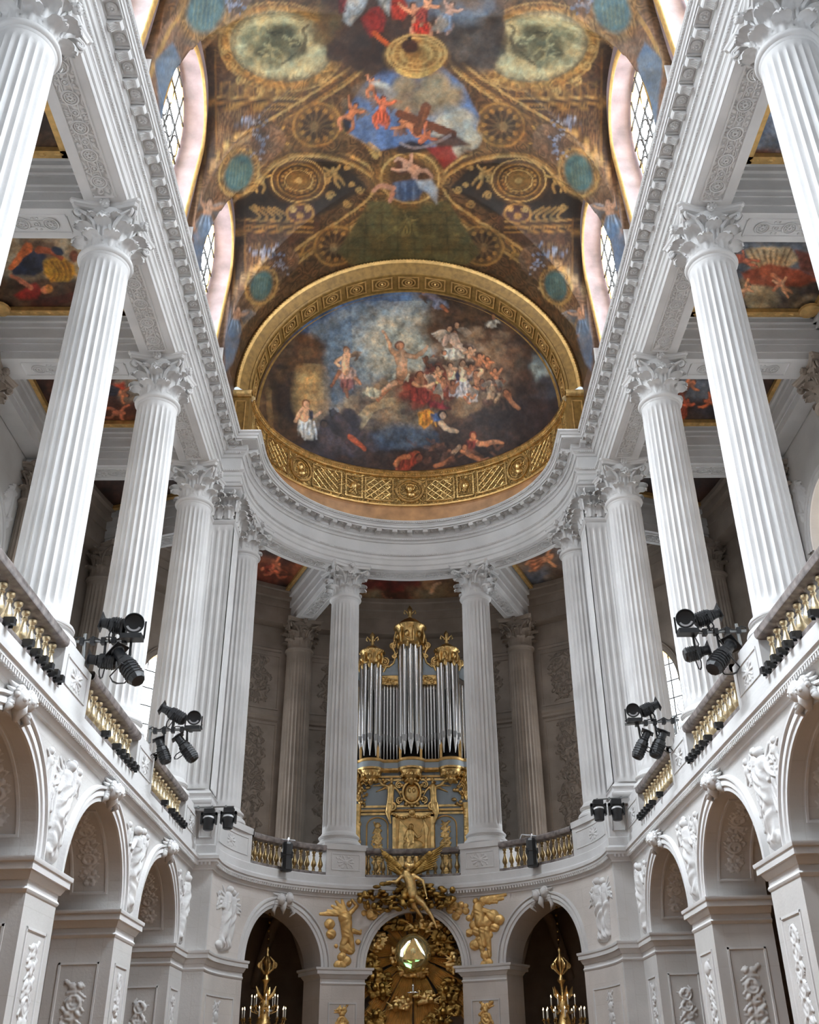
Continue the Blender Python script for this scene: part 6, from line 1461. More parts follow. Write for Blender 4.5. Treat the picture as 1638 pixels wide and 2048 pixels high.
# pipes
def pipe(x, y, z0, z1, r, foot):
    m = MB().lathe([(.012, z0), (r*.55, z0+foot*.5), (r, z0+foot), (r, z1), (r*.9, z1+.005)], 14, (x, y, 0))
    return orgput(m, 'pipe', M['tin'], 40), (x, y, z0+foot, r)
def mouth(p, x, y, zz, r):
    m = MB().box(x-r*.55, x+r*.55, y-r*1.12, y-r*.8, zz-.02, zz+.06); m.box(x-r*.7, x+r*.7, y-r*1.05, y-r*.7, zz+.06, zz+.20); m.v = [(a, b-YO, c-6.7) for a, b, c in m.v]; m.obj('pipe_mouth', M['dark'] if False else M['steel'], p, 0)
def tower(cu, n, rt, r, vtop, vbase, vm):
    for k in range(n):
        a = math.pi+math.pi*(k+.5)/n; x = ox(cu)+rt*math.cos(a); y = YO+.12+rt*.8*math.sin(a)
        p, q = pipe(x, y, oz(vbase), oz(vtop), r, oz(vm)-oz(vbase)-abs(k-(n-1)/2)*.03); mouth(p, x, y, q[2], r)
tower(822, 5, .36, .105, 1288, 1510, 1482); tower(740, 5, .33, .09, 1330, 1512, 1480); tower(899, 5, .33, .09, 1330, 1508, 1476)
for (u0, u1, n, t0, t1, m0, m1) in ((761, 794, 6, 1372, 1364, 1474, 1486), (851, 884, 6, 1364, 1372, 1484, 1470)):
    for k in range(n):
        t = k/(n-1); u = u0+(u1-u0)*t; x = ox(u); p, q = pipe(x, YO+.18, oz(1516), oz(t0+(t1-t0)*t)+.1, .048, oz(m0+(m1-m0)*t)-oz(1516)); mouth(p, x, YO+.18, q[2], .048)
for (u0, n, d) in ((719, 3, -6), (924, 3, 6)):
    for k in range(n): p, q = pipe(ox(u0+d*k), YO+.22, oz(1516), oz(1366+k*3), .05, .55)
# gilded uprights
for u in (721.5, 756, 800.5, 842, 882, 919.5):
    orgput(MB().box(ox(u)-.04, ox(u)+.04, YO-.02, YO+.3, zc, oz(1352)), 'gilt_upright', M['goldM'], 0)
for (u0, u1) in ((757, 800), (843, 881)):
    m = MB().box(ox(u0), ox(u1), YO+.02, YO+.12, oz(1368), oz(1350)); R_ = random.Random(int(u0))
    for k in range(16): m.ball((ox(R_.uniform(u0+3, u1-3)), YO+.02, oz(R_.uniform(1352, 1369))), (.07, .05, .05), 6, 5)
    orgput(m, 'carved_frieze', M['gold'], 60)
    orgput(MB().box(ox(u0), ox(u1), YO-.0, YO+.2, oz(1350), oz(1344)), 'crest_rail', M['greyblue'], 0)
for (ua, ub, d) in ((757, 800, 1), (886, 843, -1)):      # swept crest with scrolls
    top = [(ox(ua), oz(1322)), (ox(ua+d*8), oz(1331)), (ox(ua+d*20), oz(1333)), (ox(ua+d*30), oz(1325)), (ox(ua+d*36), oz(1308)), (ox(ub), oz(1296))]
    pts = [(x, YO+.05, zz) for x, zz in top]+[(ox(ub), YO+.05, oz(1346)), (ox(ua), YO+.05, oz(1346))]
    orgput(MB().disc(pts, (0, .1, 0)), 'crest', M['greyblue'], 0)
    m = MB().tube([(x, YO+.03, zz) for x, zz in top], .035, 6)
    for (uu, vv, r) in ((ua+d*12, 1323, .15), (ua+d*31, 1312, .09)): volute(m, (ox(uu), YO+.02, oz(vv)), (d, 0), r, 1, .035)
    orgput(m, 'gilt_scroll', M['gold'], 60)
for (u0, d) in ((721, -1), (920, 1)):
    pts = [(ox(u0), YO+.1, oz(1325)), (ox(u0+d*22), YO+.1, oz(1345)), (ox(u0+d*22), YO+.1, oz(1366)), (ox(u0), YO+.1, oz(1352))]
    orgput(MB().disc(pts, (0, .12, 0)), 'crest', M['greyblue'], 0)
# crowns on the towers
def crown(cu, r, v0, v1, v2, v3, nm):
    x = ox(cu); a, b, c, d = oz(v0), oz(v1), oz(v2), oz(v3)
    m = MB().lathe([(r*.86, a), (r*1.0, a+.05), (r*.92, a+(b-a)*.5), (r*1.0, b-.08), (r*1.16, b-.02), (r*1.18, b+.04), (r*.95, b+.07), (r*.85, b+(c-b)*.45), (r*.55, b+(c-b)*.8), (r*.2, c), (r*.1, c+.05)], 28, (x, YO+.1, 0))
    n = 14
    for k in range(n):
        q = 2*math.pi*k/n; cx, cy = x+r*1.1*math.cos(q), YO+.1+r*1.1*math.sin(q)
        m.ball((cx, cy, b+.01), (.05, .05, .06), 7, 5)
        if k % 2 == 0:
            m.ball((x+r*.98*math.cos(q), YO+.1+r*.98*math.sin(q), a+(b-a)*.5), (.09, .09, .13), 8, 6); m.ball((x+r*.95*math.cos(q), YO+.1+r*.95*math.sin(q), a-.02), (.07, .07, .14), 7, 6)
        else: m.tube([(x+r*1.02*math.cos(q), YO+.1+r*1.02*math.sin(q), a+.05), (x+r*1.12*math.cos(q), YO+.1+r*1.12*math.sin(q), a+(b-a)*.45), (x+r*1.0*math.cos(q), YO+.1+r*1.0*math.sin(q), b-.06)], [.03, .05, .03], 6)
    for e in (-1, 1): volute(m, (x+e*r*1.22, YO+.05, a+.02), (e, 0), .11, 1, .035); m.tube([(x+e*r*1.05, YO+.05, a-.25), (x+e*r*1.25, YO+.05, a-.05), (x+e*r*1.1, YO+.05, a+.3)], [.03, .06, .03], 6)
    o = orgput(m, 'tower_crown', M['goldrel2'] if 'goldrel2' in M else M['gold'], 50)
    f = MB(); zt = c+.02; h = d-c
    f.tube([(x, YO+.1, zt), (x, YO+.1, zt+h*.45), (x, YO+.1, zt+h*.75), (x, YO+.1, zt+h)], [.03, .075, .09, .01], 8)
    for e in (-1, 1): f.tube([(x, YO+.1, zt+h*.28), (x+e*.10, YO+.1, zt+h*.45), (x+e*.19, YO+.1, zt+h*.62), (x+e*.21, YO+.1, zt+h*.42), (x+e*.17, YO+.1, zt+h*.34)], [.03, .04, .04, .03, .015], 6)
    f.box(x-.10, x+.10, YO+.06, YO+.14, zt+h*.30, zt+h*.38); f.tube([(x, YO+.1, zt+h*.3), (x-.07, YO+.1, zt+h*.1)], [.03, .01], 5); f.tube([(x, YO+.1, zt+h*.3), (x+.07, YO+.1, zt+h*.1)], [.03, .01], 5)
    f.v = [(p[0], p[1]-YO, p[2]-6.7) for p in f.v]; f.obj('fleur_de_lis', M['gold'], o, 50)
crown(822, .50, 1292, 1256, 1236, 1210, 0); crown(742, .38, 1330, 1304, 1290, 1262, 1); crown(899, .38, 1328, 1302, 1288, 1261, 2)
# central gilded relief of the lower case, side panels, palm columns, angels
yf = YO+.24
def OR(s, zz, n): return (s, yf-n, zz)
def orgrel(x0, x1, z0, z1, fn, name, mat, nu=90, nv=110):
    m = relief(OR, x0, x1, z0, z1, rfield(fn), nu, nv); return orgput(m, name, mat, 180)
px0, px1, pz0, pz1 = ox(791), ox(859), oz(1712), oz(1632)
orgput(MB().box(px0, px1, yf-.06, yf, pz0-.4, pz1), 'relief_ground', M['goldM'], 0)
for (a, b, c, d) in ((px0-.1, px0, pz0-.4, pz1+.08), (px1, px1+.1, pz0-.4, pz1+.08), (px0-.1, px1+.1, pz1, pz1+.1)): orgput(MB().box(a, b, yf-.13, yf, c, d), 'relief_frame', M['gold'], 0)
yf -= .06
def david(H, U, V):
    xm = (px0+px1)/2; figure(H, U, V, xm-.02, pz0-.3, 1.35, 1, random.Random(4), False, 1.0)
    for i in range(12): limb(H, U, V, (px0+.06+i*.035, pz0-.3), (px0+.14+i*.03, pz1-.1-.03*i), .022, .02, 1)
    for i in range(10): limb(H, U, V, (px1-.05-i*.03, pz0-.3), (px1-.25+.02*i, pz1-.02-.04*i), .022, .02, 1)
    for i in range(5): limb(H, U, V, (xm+.2, pz1-.65), (xm+.42-.03*i, pz1-.15-.05*i), .012, .012, 1)
    blob(H, U, V, (xm, pz0+.35), .34, .2, .1)
orgrel(px0, px1, pz0-.4, pz1, david, 'harpist_relief', M['gold'], 110, 170)
yf += .06
for (u0, u1) in ((735, 776), (866, 909)):
    a, b = ox(u0), ox(u1); zt = oz(1648); c = (a+b)/2; hw = (b-a)/2
    m = MB(); NA = 16; pts = [(c-hw, 7.0), (c-hw, zt)]+[(c+hw*math.cos(q), zt+hw*.8*math.sin(q)) for q in [math.pi-math.pi*i/NA for i in range(NA+1)]]+[(c+hw, zt), (c+hw, 7.0)]
    m.tube([(p[0], yf-.02, p[1]) for p in pts], .025, 5); orgput(m, 'gilt_panel_moulding', M['goldM'], 50)
    orgrel(a+.05, b-.05, 7.2, zt+.15, lambda H, U, V, c=c, zt=zt: trophy(H, U, V, c, 7.3, zt+.1, .42, random.Random(int(c*9+40)), .9), 'musical_trophy', M['gold'], 50, 150)
for u in (717, 929):
    x = ox(u); m = MB().lathe([(.13, 7.0), (.13, 7.3), (.10, 7.5), (.12, 8.2), (.10, 9.2), (.13, oz(1606))], 14, (x, yf-.12, 0))
    for k in range(26):
        a = k*2.4; zz = oz(1600)+.9*(k/26); r = .14+.3*(k/26); m.tube([(x, yf-.12, zz), (x+r*.7*math.cos(a), yf-.12-abs(r*.5*math.sin(a)), zz+.18), (x+r*math.cos(a), yf-.12-abs(r*.7*math.sin(a)), zz+.05)], [.035, .06, .015], 6)
    for k in range(12): m.ball((x+.09*math.cos(k*2.1), yf-.2, 7.3+k*.19), (.05, .05, .08), 6, 5)
    orgput(m, 'palm_column', M['gold'], 60)
# cartouche, garland
cx, cz = ox(823), oz(1582)
m = MB()
m.grid(25, 8, lambda i, j: (cx+(.30+.05*math.cos(j*.785))*math.cos(i*.2618), yf-.06-.05*math.sin(j*.785), cz+(.36+.05*math.cos(j*.785))*math.sin(i*.2618)), cv=True)
m.ball((cx, yf-.04, cz), (.24, .08, .30), 14, 9)
for k in range(12): a = k*.5236; m.ball((cx+.38*math.cos(a), yf-.08, cz+.44*math.sin(a)), (.08, .06, .07), 7, 5)
for e in (-1, 1): volute(m, (cx+e*.42, yf-.06, cz+.25), (e, 0), .12, 1, .03); volute(m, (cx+e*.40, yf-.06, cz-.25), (e, 0), .12, -1, .03); m.ball((cx+e*.07, yf-.12, cz+.05), (.06, .04, .09), 8, 6)
orgput(m, 'heart_cartouche', M['gold'], 60)
m = MB(); gz = oz(1620)
for k in range(15):
    t = k/14; m.ball((ox(788)+(ox(858)-ox(788))*t, yf-.14, gz-.12-.10*abs(math.sin(t*math.pi*2))), .05, 7, 5)
for k in range(40): m.ball((ox(786)+(ox(860)-ox(786))*k/39, yf-.12, gz+.04), .022, 5, 4)
m.ball((cx, yf-.16, gz-.05), (.11, .08, .10), 10, 7)
for (u, d) in ((785, 1), (862, -1)):
    x = ox(u); m.tube([(x, yf-.1, gz+.25), (x-d*.12, yf-.22, gz+.18), (x-d*.16, yf-.2, gz-.05), (x-d*.06, yf-.15, gz-.4)], [.05, .09, .08, .03], 8); volute(m, (x-d*.02, yf-.18, gz+.12), (d, 0), .14, 1, .04)
orgput(m, 'fruit_garland', M['gold'], 60)
def B3(u, v, dy): q = O(u, v); return (q[0], yf+dy-YO+YO-0, q[2]-0)
def OB(u, v, dy=-.12): q = O(u, v); return (q[0], dy+.24, q[2]-6.7)
for (u, d) in ((780, -1), (868, 1)):
    f = lambda a, b, dy=-.14: OB(u+d*a, b, dy)
    s_ = sculpt('winged_figure', [(f(0, 1612), f(-1, 1590), .13, .11), (f(-1, 1590), f(-2, 1572), .11, .12), (f(-2, 1572), f(-3, 1562), .05, .04), (f(4, 1571), f(16, 1568), .045, .035), (f(16, 1568), f(24, 1557), .035, .022), (f(-8, 1572), f(-16, 1580), .045, .035), (f(-16, 1580), f(-22, 1592), .035, .02), (f(0, 1612), f(4, 1625), .13, .09), (f(2, 1575, -.02), f(20, 1560, 0), .05, .04), (f(20, 1560, 0), f(36, 1556, 0), .05, .02), (f(14, 1566, 0), f(34, 1568, 0), .05, .02), (f(10, 1572, 0), f(28, 1580, 0), .05, .02)], [(f(-3, 1557), .065)], M['gold'], org, .013, 1)
m = MB(); R_ = random.Random(12)
for k in range(46):
    u = R_.choice((R_.uniform(718, 738), R_.uniform(908, 930), R_.uniform(742, 905))); v = R_.uniform(1556, 1614) if (u < 740 or u > 905) else R_.uniform(1553, 1563)
    p = O(u, v); m.ball((p[0], yf-.05, p[2]), (R_.uniform(.04, .10), .06, R_.uniform(.03, .08)), 7, 5)
orgput(m, 'gilt_cloud_carving', M['gold'], 60)['kind'] = 'stuff'

# ------------------------------------------------------------------ gilded altar glory in the central arch
YG = 30.5
def G(u, v, y=YG): p = hit(u, v, 1, y); return tuple(float(c) for c in p)
gl = thing('altar_glory', 'gilded sunburst of rays, clouds and cherubs filling the central arch', 'altarpiece', G(826, 1908))
G0 = Vector(G(826, 1908))
def gput(m, name, mat, sm=60, parent=None): m.v = [(x-G0.x, y-G0.y, z-G0.z) for x, y, z in m.v]; return m.obj(name, mat, parent or gl, sm)
R_ = random.Random(5)
for b in range(22):
    a0 = b/22*2*math.pi+R_.uniform(-.05, .05); m = MB()
    L0 = R_.uniform(1.15, 1.6) if math.sin(a0) > -.3 else R_.uniform(1.9, 3.2)
    for k in range(7):
        a = a0+(k-3)*.036; L = L0*(1-.10*abs(k-3)+R_.uniform(-.05, .05)); d = Vector((math.cos(a), 0, math.sin(a))); n = Vector((-math.sin(a), 0, math.cos(a)))
        w0, w1 = .015, .036*L; p0 = G0+d*.3+Vector((0, .02, 0)); p1 = G0+d*L+Vector((0, -.12, 0))
        m.add([p0-n*w0, p0+n*w0, p1+n*w1*.7, p1-n*w1*.7, p0+Vector((0, -.03, 0)), p1+Vector((0, -.07, 0))], [(0, 4, 5, 3), (4, 1, 2, 5), (2, 3, 5), (0, 1, 4)])
    gput(m, 'ray_bundle', M['goldM'], 0)
def cluster(name, u, v, ru, rv, n, mat, dy=-.15, seed=1, heads=2):
    R_ = random.Random(seed); balls = []; segs = []
    for k in range(int(n*1.6)):
        a = R_.uniform(0, 6.28); q = R_.random()**.6; balls.append((tuple(Vector(G(u+ru*q*math.cos(a), v+rv*q*math.sin(a)))-G0+Vector((0, dy*R_.uniform(.3, 1.2), 0))), (R_.uniform(.04, .12), R_.uniform(.04, .09), R_.uniform(.03, .09))))
    for h in range(heads):
        c = Vector(G(u+R_.uniform(-.6, .6)*ru, v+R_.uniform(-.6, .6)*rv))-G0+Vector((0, dy*1.5, 0)); balls.append((tuple(c), (.085, .085, .10)))
        balls.append((tuple(c+Vector((0, -.08, -.01))), (.02, .03, .02)))
        for e in (-1, 1):
            for k in range(3): segs.append((tuple(c+Vector((e*.05, .02, -.05))), tuple(c+Vector((e*(.28-.03*k), .03, .10-.10*k))), .04, .015))
            balls.append((tuple(c+Vector((e*.04, -.06, .0))), (.03, .03, .03)))
    return sculpt(name, segs, balls, mat, gl, .017, 1)
for i, (u, v, ru, rv, n, mt, hd) in enumerate(((758, 1968, 26, 32, 60, 'goldD', 3), (900, 2000, 24, 42, 64, 'goldD', 3), (752, 1880, 22, 26, 34, 'gold', 2), (885, 1882, 24, 30, 44, 'goldD', 3), (802, 2008, 18, 14, 26, 'gold', 1), (850, 1998, 20, 16, 24, 'gold', 1), (790, 1850, 30, 12, 30, 'goldD', 2), (850, 1852, 30, 14, 30, 'gold', 2), (905, 1930, 14, 22, 24, 'gold', 1), (742, 1925, 12, 18, 20, 'goldD', 1), (826, 1944, 34, 10, 26, 'gold', 1), (750, 2040, 20, 20, 30, 'goldD', 1), (870, 2044, 30, 14, 26, 'goldD', 1), (862, 1905, 10, 22, 16, 'goldD', 0), (790, 1915, 10, 22, 14, 'gold', 0))):
    cluster('cloud_of_cherubs', u, v, ru, rv, n, M[mt], seed=i+2, heads=hd)
M['globe'] = metal('gold tinted glass globe', (.86, .74, .38), .12, .75, .05, 8, .15)
gput(MB().ball((G0.x, G0.y-.15, G0.z), .52, 28, 20), 'globe', M['globe'], 180)
y_ = G0.y-.66
tri = [(G0.x-.30, y_, G0.z-.20), (G0.x+.32, y_, G0.z-.20), (G0.x+.0, y_, G0.z+.34)]
tr = gput(MB().disc(tri, (0, .06, 0)), 'triangle', M['gold'], 0)
M['glint'] = emis('glowing glint', (.95, 1, .93), 1.6); M['glintg'] = emis('green glowing glint', (.45, .95, .45), .9)  # window glints on the globe, put in as small glowing facets
def gl_patch(pts, mat): gput(MB().add([(G0.x+a, y_+.0, G0.z+b) for a, b in pts], [tuple(range(len(pts)))]), 'glint_facet', mat, 0)
gl_patch([(.03, .33), (.10, .30), (.30, -.02), (.33, -.12), (.26, -.06)], M['glint']); gl_patch([(-.06, .28), (-.14, .26), (-.34, .04), (-.36, -.12), (-.28, -.14), (-.26, 0), (-.16, .16)], M['glint'])
gl_patch([(.06, -.23), (.18, -.22), (.14, -.26), (.05, -.27)], M['glintg']); gl_patch([(-.26, -.28), (-.12, -.30), (-.04, -.34), (-.06, -.44), (-.2, -.38)], M['glintg']); gl_patch([(-.22, -.31), (-.1, -.36), (-.07, -.42), (-.18, -.38)], M['glint'])
tc_ = bpy.data.curves.new('letters', 'FONT'); tc_.body = '\u05d4\u05d5\u05d4\u05d9'; tc_.size = .17; tc_.extrude = .006; tc_.align_x = 'CENTER'
tmp = bpy.data.objects.new('tmp', tc_); C.objects.link(tmp); tc_.materials.append(M['goldM']); bpy.context.view_layer.update(); lm_ = bpy.data.meshes.new_from_object(tmp.evaluated_get(bpy.context.evaluated_depsgraph_get())); bpy.data.objects.remove(tmp)
to = bpy.data.objects.new('engraved_letters', lm_); C.objects.link(to); to.parent = tr; to.location = (0, -.665, -.08); to.rotation_euler = (math.pi/2, 0, 0)
m = MB().tube([G(826, 1985, YG-.5), G(826, 1968, YG-.5)], .03, 8); p = G(826, 1985, YG-.5); m.ball((p[0], p[1], p[2]), (.16, .05, .03), 12, 6); m.ball(G(826, 1972, YG-.5), .045, 8, 6)
gput(m, 'small_monstrance', M['crystal'], 60)
p = G(826, 1908, YG+.35)
simple('wall_behind_glory', MB().box(-1.6, 1.6, 31.3, 31.4, 0, 6.2), M['stoneA'], label='wall behind the altar glory')
# gilt cloud and diving angel over the arch
YA = 29.85
def A(u, v, y=YA): p = hit(u, v, 1, y); return tuple(float(c) for c in p)
R_ = random.Random(8); balls = []; segs = []
for k in range(190):
    a = R_.uniform(0, 6.28); q = R_.random()**.55; u = 812+96*q*math.cos(a); v = 1798+30*q*math.sin(a)-8*(1-abs((u-812)/96))
    balls.append((A(u, v, YA+R_.uniform(-.15, .3)), (R_.uniform(.05, .13), R_.uniform(.05, .11), R_.uniform(.03, .085))))
for (u, v) in ((720, 1800), (748, 1812), (892, 1806), (905, 1780)): balls.append((A(u, v, YA-.15), (.09, .09, .10)))
cl = sculpt('gilt_cloud', segs, balls, M['goldD'], None, .02, 1); tag(cl, 'dark gilt cloud carving over the crown of the central arch', 'sculpture')
bd = thing('angel_statue', 'gilded bronze angel diving down over the central arch with spread wings', 'statue', A(820, 1760))
A0 = Vector(A(820, 1760))
def AA(u, v, dy=0): return tuple(Vector(A(u, v, YA-.35+dy))-A0)
sculpt('body', [(AA(826, 1790), AA(820, 1762), .15, .15), (AA(820, 1762), AA(812, 1748), .15, .13), (AA(812, 1748), AA(818, 1738), .06, .06), (AA(806, 1750), AA(792, 1764, -.1), .06, .045), (AA(792, 1764, -.1), AA(776, 1763, -.2), .045, .025), (AA(826, 1750), AA(846, 1762, -.1), .06, .05), (AA(846, 1762, -.1), AA(853, 1792, -.15), .045, .022), (AA(826, 1790), AA(846, 1808), .12, .085), (AA(846, 1808), AA(862, 1830), .08, .055), (AA(862, 1830), AA(874, 1856), .055, .03), (AA(824, 1790), AA(828, 1812, .1), .11, .08), (AA(828, 1812, .1), AA(845, 1835, .15), .08, .04)] + [(AA(776, 1763, -.2), AA(770+k, 1760+2*k, -.22), .014, .007) for k in range(5)]+[(AA(853, 1792, -.15), AA(850+k*2, 1799, -.17), .012, .006) for k in range(5)],
       [(AA(819, 1733), (.085, .09, .105)), (AA(819, 1733, -.09), (.018, .03, .025)), (AA(812, 1729), (.07, .08, .08)), (AA(826, 1731), (.06, .08, .08))], M['gold'], bd, .02, 3)
for e, tips in ((-1, [(760+2.5*k, 1698+5.6*k) for k in range(8)]), (1, [(890-3*k, 1688+6.4*k) for k in range(8)])):
    m = MB()
    for k, (u, v) in enumerate(tips):
        a = AA(814+e*6, 1745+k, .1); b = AA((814+u)/2+e*4, (1738+v)/2-2+k, .10); c = AA(u, v, .12)
        m.tube([a, b, c], [.04, .06, .012], 6)
    for k in range(12): m.ball(AA(814+e*(6+3.6*k), 1742-3.2*k, .06), (.09, .03, .07), 7, 5)
    m.obj('wing', M['goldD'], bd, 60)
balls = [(AA(818+R_.uniform(-16, 22), 1790+R_.uniform(-10, 20), R_.uniform(-.05, .1)), (.10, .06, .07)) for _ in range(26)]
sculpt('drapery', [], balls, M['goldD'], bd, .025, 2)

# gilded relief angels and cherubs applied to the apse spandrels
def sz(u, v): p = hitcyl(u, v, RA); return (math.atan2(p[0], p[1]-YC)*RA, float(p[2]))
def appl(name, label, fn, box, cat='relief'):
    s0, z1 = sz(box[0], box[1]); s1, z0 = sz(box[2], box[3])
    s0, s1 = min(s0, s1), max(s0, s1)
    o = relief(PA, s0, s1, z0, z1, rfield(fn), 150, 150, .004).obj(name, M['goldM'], None, 180); return tag(o, label, cat, 'gilded relief figures on the apse wall')
def lm(H, U, V, a, b, r0, r1, h=1.0): limb(H, U, V, sz(*a), sz(*b), r0, r1, h)
def bb(H, U, V, a, rx, ry, h, rot=0): blob(H, U, V, sz(*a), rx, ry, h, rot)
def angL(H, U, V):
    for k, (u, v) in enumerate(((640, 1828), (655, 1822), (664, 1812), (672, 1803), (684, 1800))): lm(H, U, V, (690, 1826), (u, v), .10, .035, .5)
    bb(H, U, V, (698, 1808), .075, .085, .12); bb(H, U, V, (690, 1836), .2, .17, .15); lm(H, U, V, (700, 1826), (714, 1812), .07, .05, 1); lm(H, U, V, (714, 1812), (704, 1800), .05, .04, 1)
    lm(H, U, V, (692, 1845), (694, 1872), .17, .15, .9); lm(H, U, V, (706, 1862), (720, 1866), .07, .05, 1); lm(H, U, V, (720, 1866), (722, 1860), .04, .02, 1); lm(H, U, V, (694, 1872), (686, 1888), .13, .09, 1); lm(H, U, V, (698, 1872), (704, 1894), .12, .08, 1)
    for (u, v, r) in ((659, 1848, .16), (662, 1868, .15), (690, 1896, .17), (700, 1900, .14), (684, 1914, .14), (692, 1922, .15), (676, 1930, .13), (686, 1928, .12), (672, 1892, .06), (716, 1884, .08)): bb(H, U, V, (u, v), r, r*.85, r*.5)
    H[:] += np.where(H > .01, .006*np.sin(U*30+4*np.sin(V*13)+V*18)*np.minimum(1, H*20), 0)
appl('gilt_angel_relief', 'gilded relief angel blowing a trumpet, on the spandrel left of the central arch', angL, (634, 1790, 728, 1940))
def chL(H, U, V):
    for (u, v, r) in ((734, 1812, .11), (752, 1815, .10), (742, 1830, .14), (760, 1808, .09), (748, 1832, .12), (728, 1826, .08), (765, 1822, .09)): bb(H, U, V, (u, v), r, r, r*.7)
    for k in range(6): lm(H, U, V, (744, 1820), (728+k*7, 1838-4*abs(k-3)), .05, .02, .8)
    H[:] += np.where(H > .01, .006*np.sin(U*34+4*np.sin(V*17))*np.minimum(1, H*20), 0)
appl('gilt_cherub_relief', 'small gilded cherub cluster just left of the diving angel', chL, (718, 1798, 775, 1848))
def angR(H, U, V):
    for k, (u, v) in enumerate(((1014, 1788), (1006, 1797), (994, 1804), (980, 1806), (968, 1808))): lm(H, U, V, (965, 1800), (u, v), .10, .04, .5)
    bb(H, U, V, (952, 1803), .085, .09, .13); lm(H, U, V, (956, 1815), (962, 1845), .15, .18, .9); lm(H, U, V, (950, 1820), (942, 1838), .07, .05, 1); lm(H, U, V, (968, 1822), (988, 1826), .08, .05, 1)
    for (u, v, r) in ((985, 1832, .2), (998, 1840, .17), (970, 1845, .22), (990, 1855, .14), (955, 1862, .16), (948, 1850, .14), (978, 1870, .12), (950, 1890, .16), (958, 1880, .12), (970, 1910, .13), (978, 1925, .12), (968, 1928, .1), (938, 1866, .12)): bb(H, U, V, (u, v), r, r*.85, r*.5)
    lm(H, U, V, (965, 1860), (968, 1890), .12, .08, 1); lm(H, U, V, (974, 1860), (980, 1912), .11, .05, 1); lm(H, U, V, (960, 1880), (970, 1920), .10, .05, 1)
    H[:] += np.where(H > .01, .006*np.sin(U*30+4*np.sin(V*13)+V*18)*np.minimum(1, H*20), 0)
appl('gilt_angel_relief', 'gilded relief angel with raised wing, on the spandrel right of the central arch', angR, (930, 1780, 1022, 1940))
def chR(H, U, V):
    for (u, v, r) in ((908, 1812, .13), (918, 1822, .12), (900, 1820, .11), (912, 1832, .12), (922, 1810, .10), (932, 1822, .10), (938, 1836, .09), (932, 1812, .07)): bb(H, U, V, (u, v), r, r, r*.55)
    H[:] += np.where(H > .01, .006*np.sin(U*34+4*np.sin(V*17))*np.minimum(1, H*20), 0)
appl('gilt_cloud_relief', 'small gilded cloud just right of the diving angel', chR, (886, 1798, 946, 1850))
for sg, sn in ((-1, 'left'), (1, 'right')):
    c = dg(23.4*sg); o = relief(PA, c-.36, c+.36, 0, 3.55, rfield(lambda H, U, V: trophy(H, U, V, c, 0, 3.5, .56, random.Random(21+sg), .9)), 70, 260, .004).obj('gilt_trophy_relief', M['goldM'], None, 180)
    tag(o, 'gilded hanging trophy on the pier %s of the altar glory' % sn, 'relief', 'gilded relief figures on the apse wall')

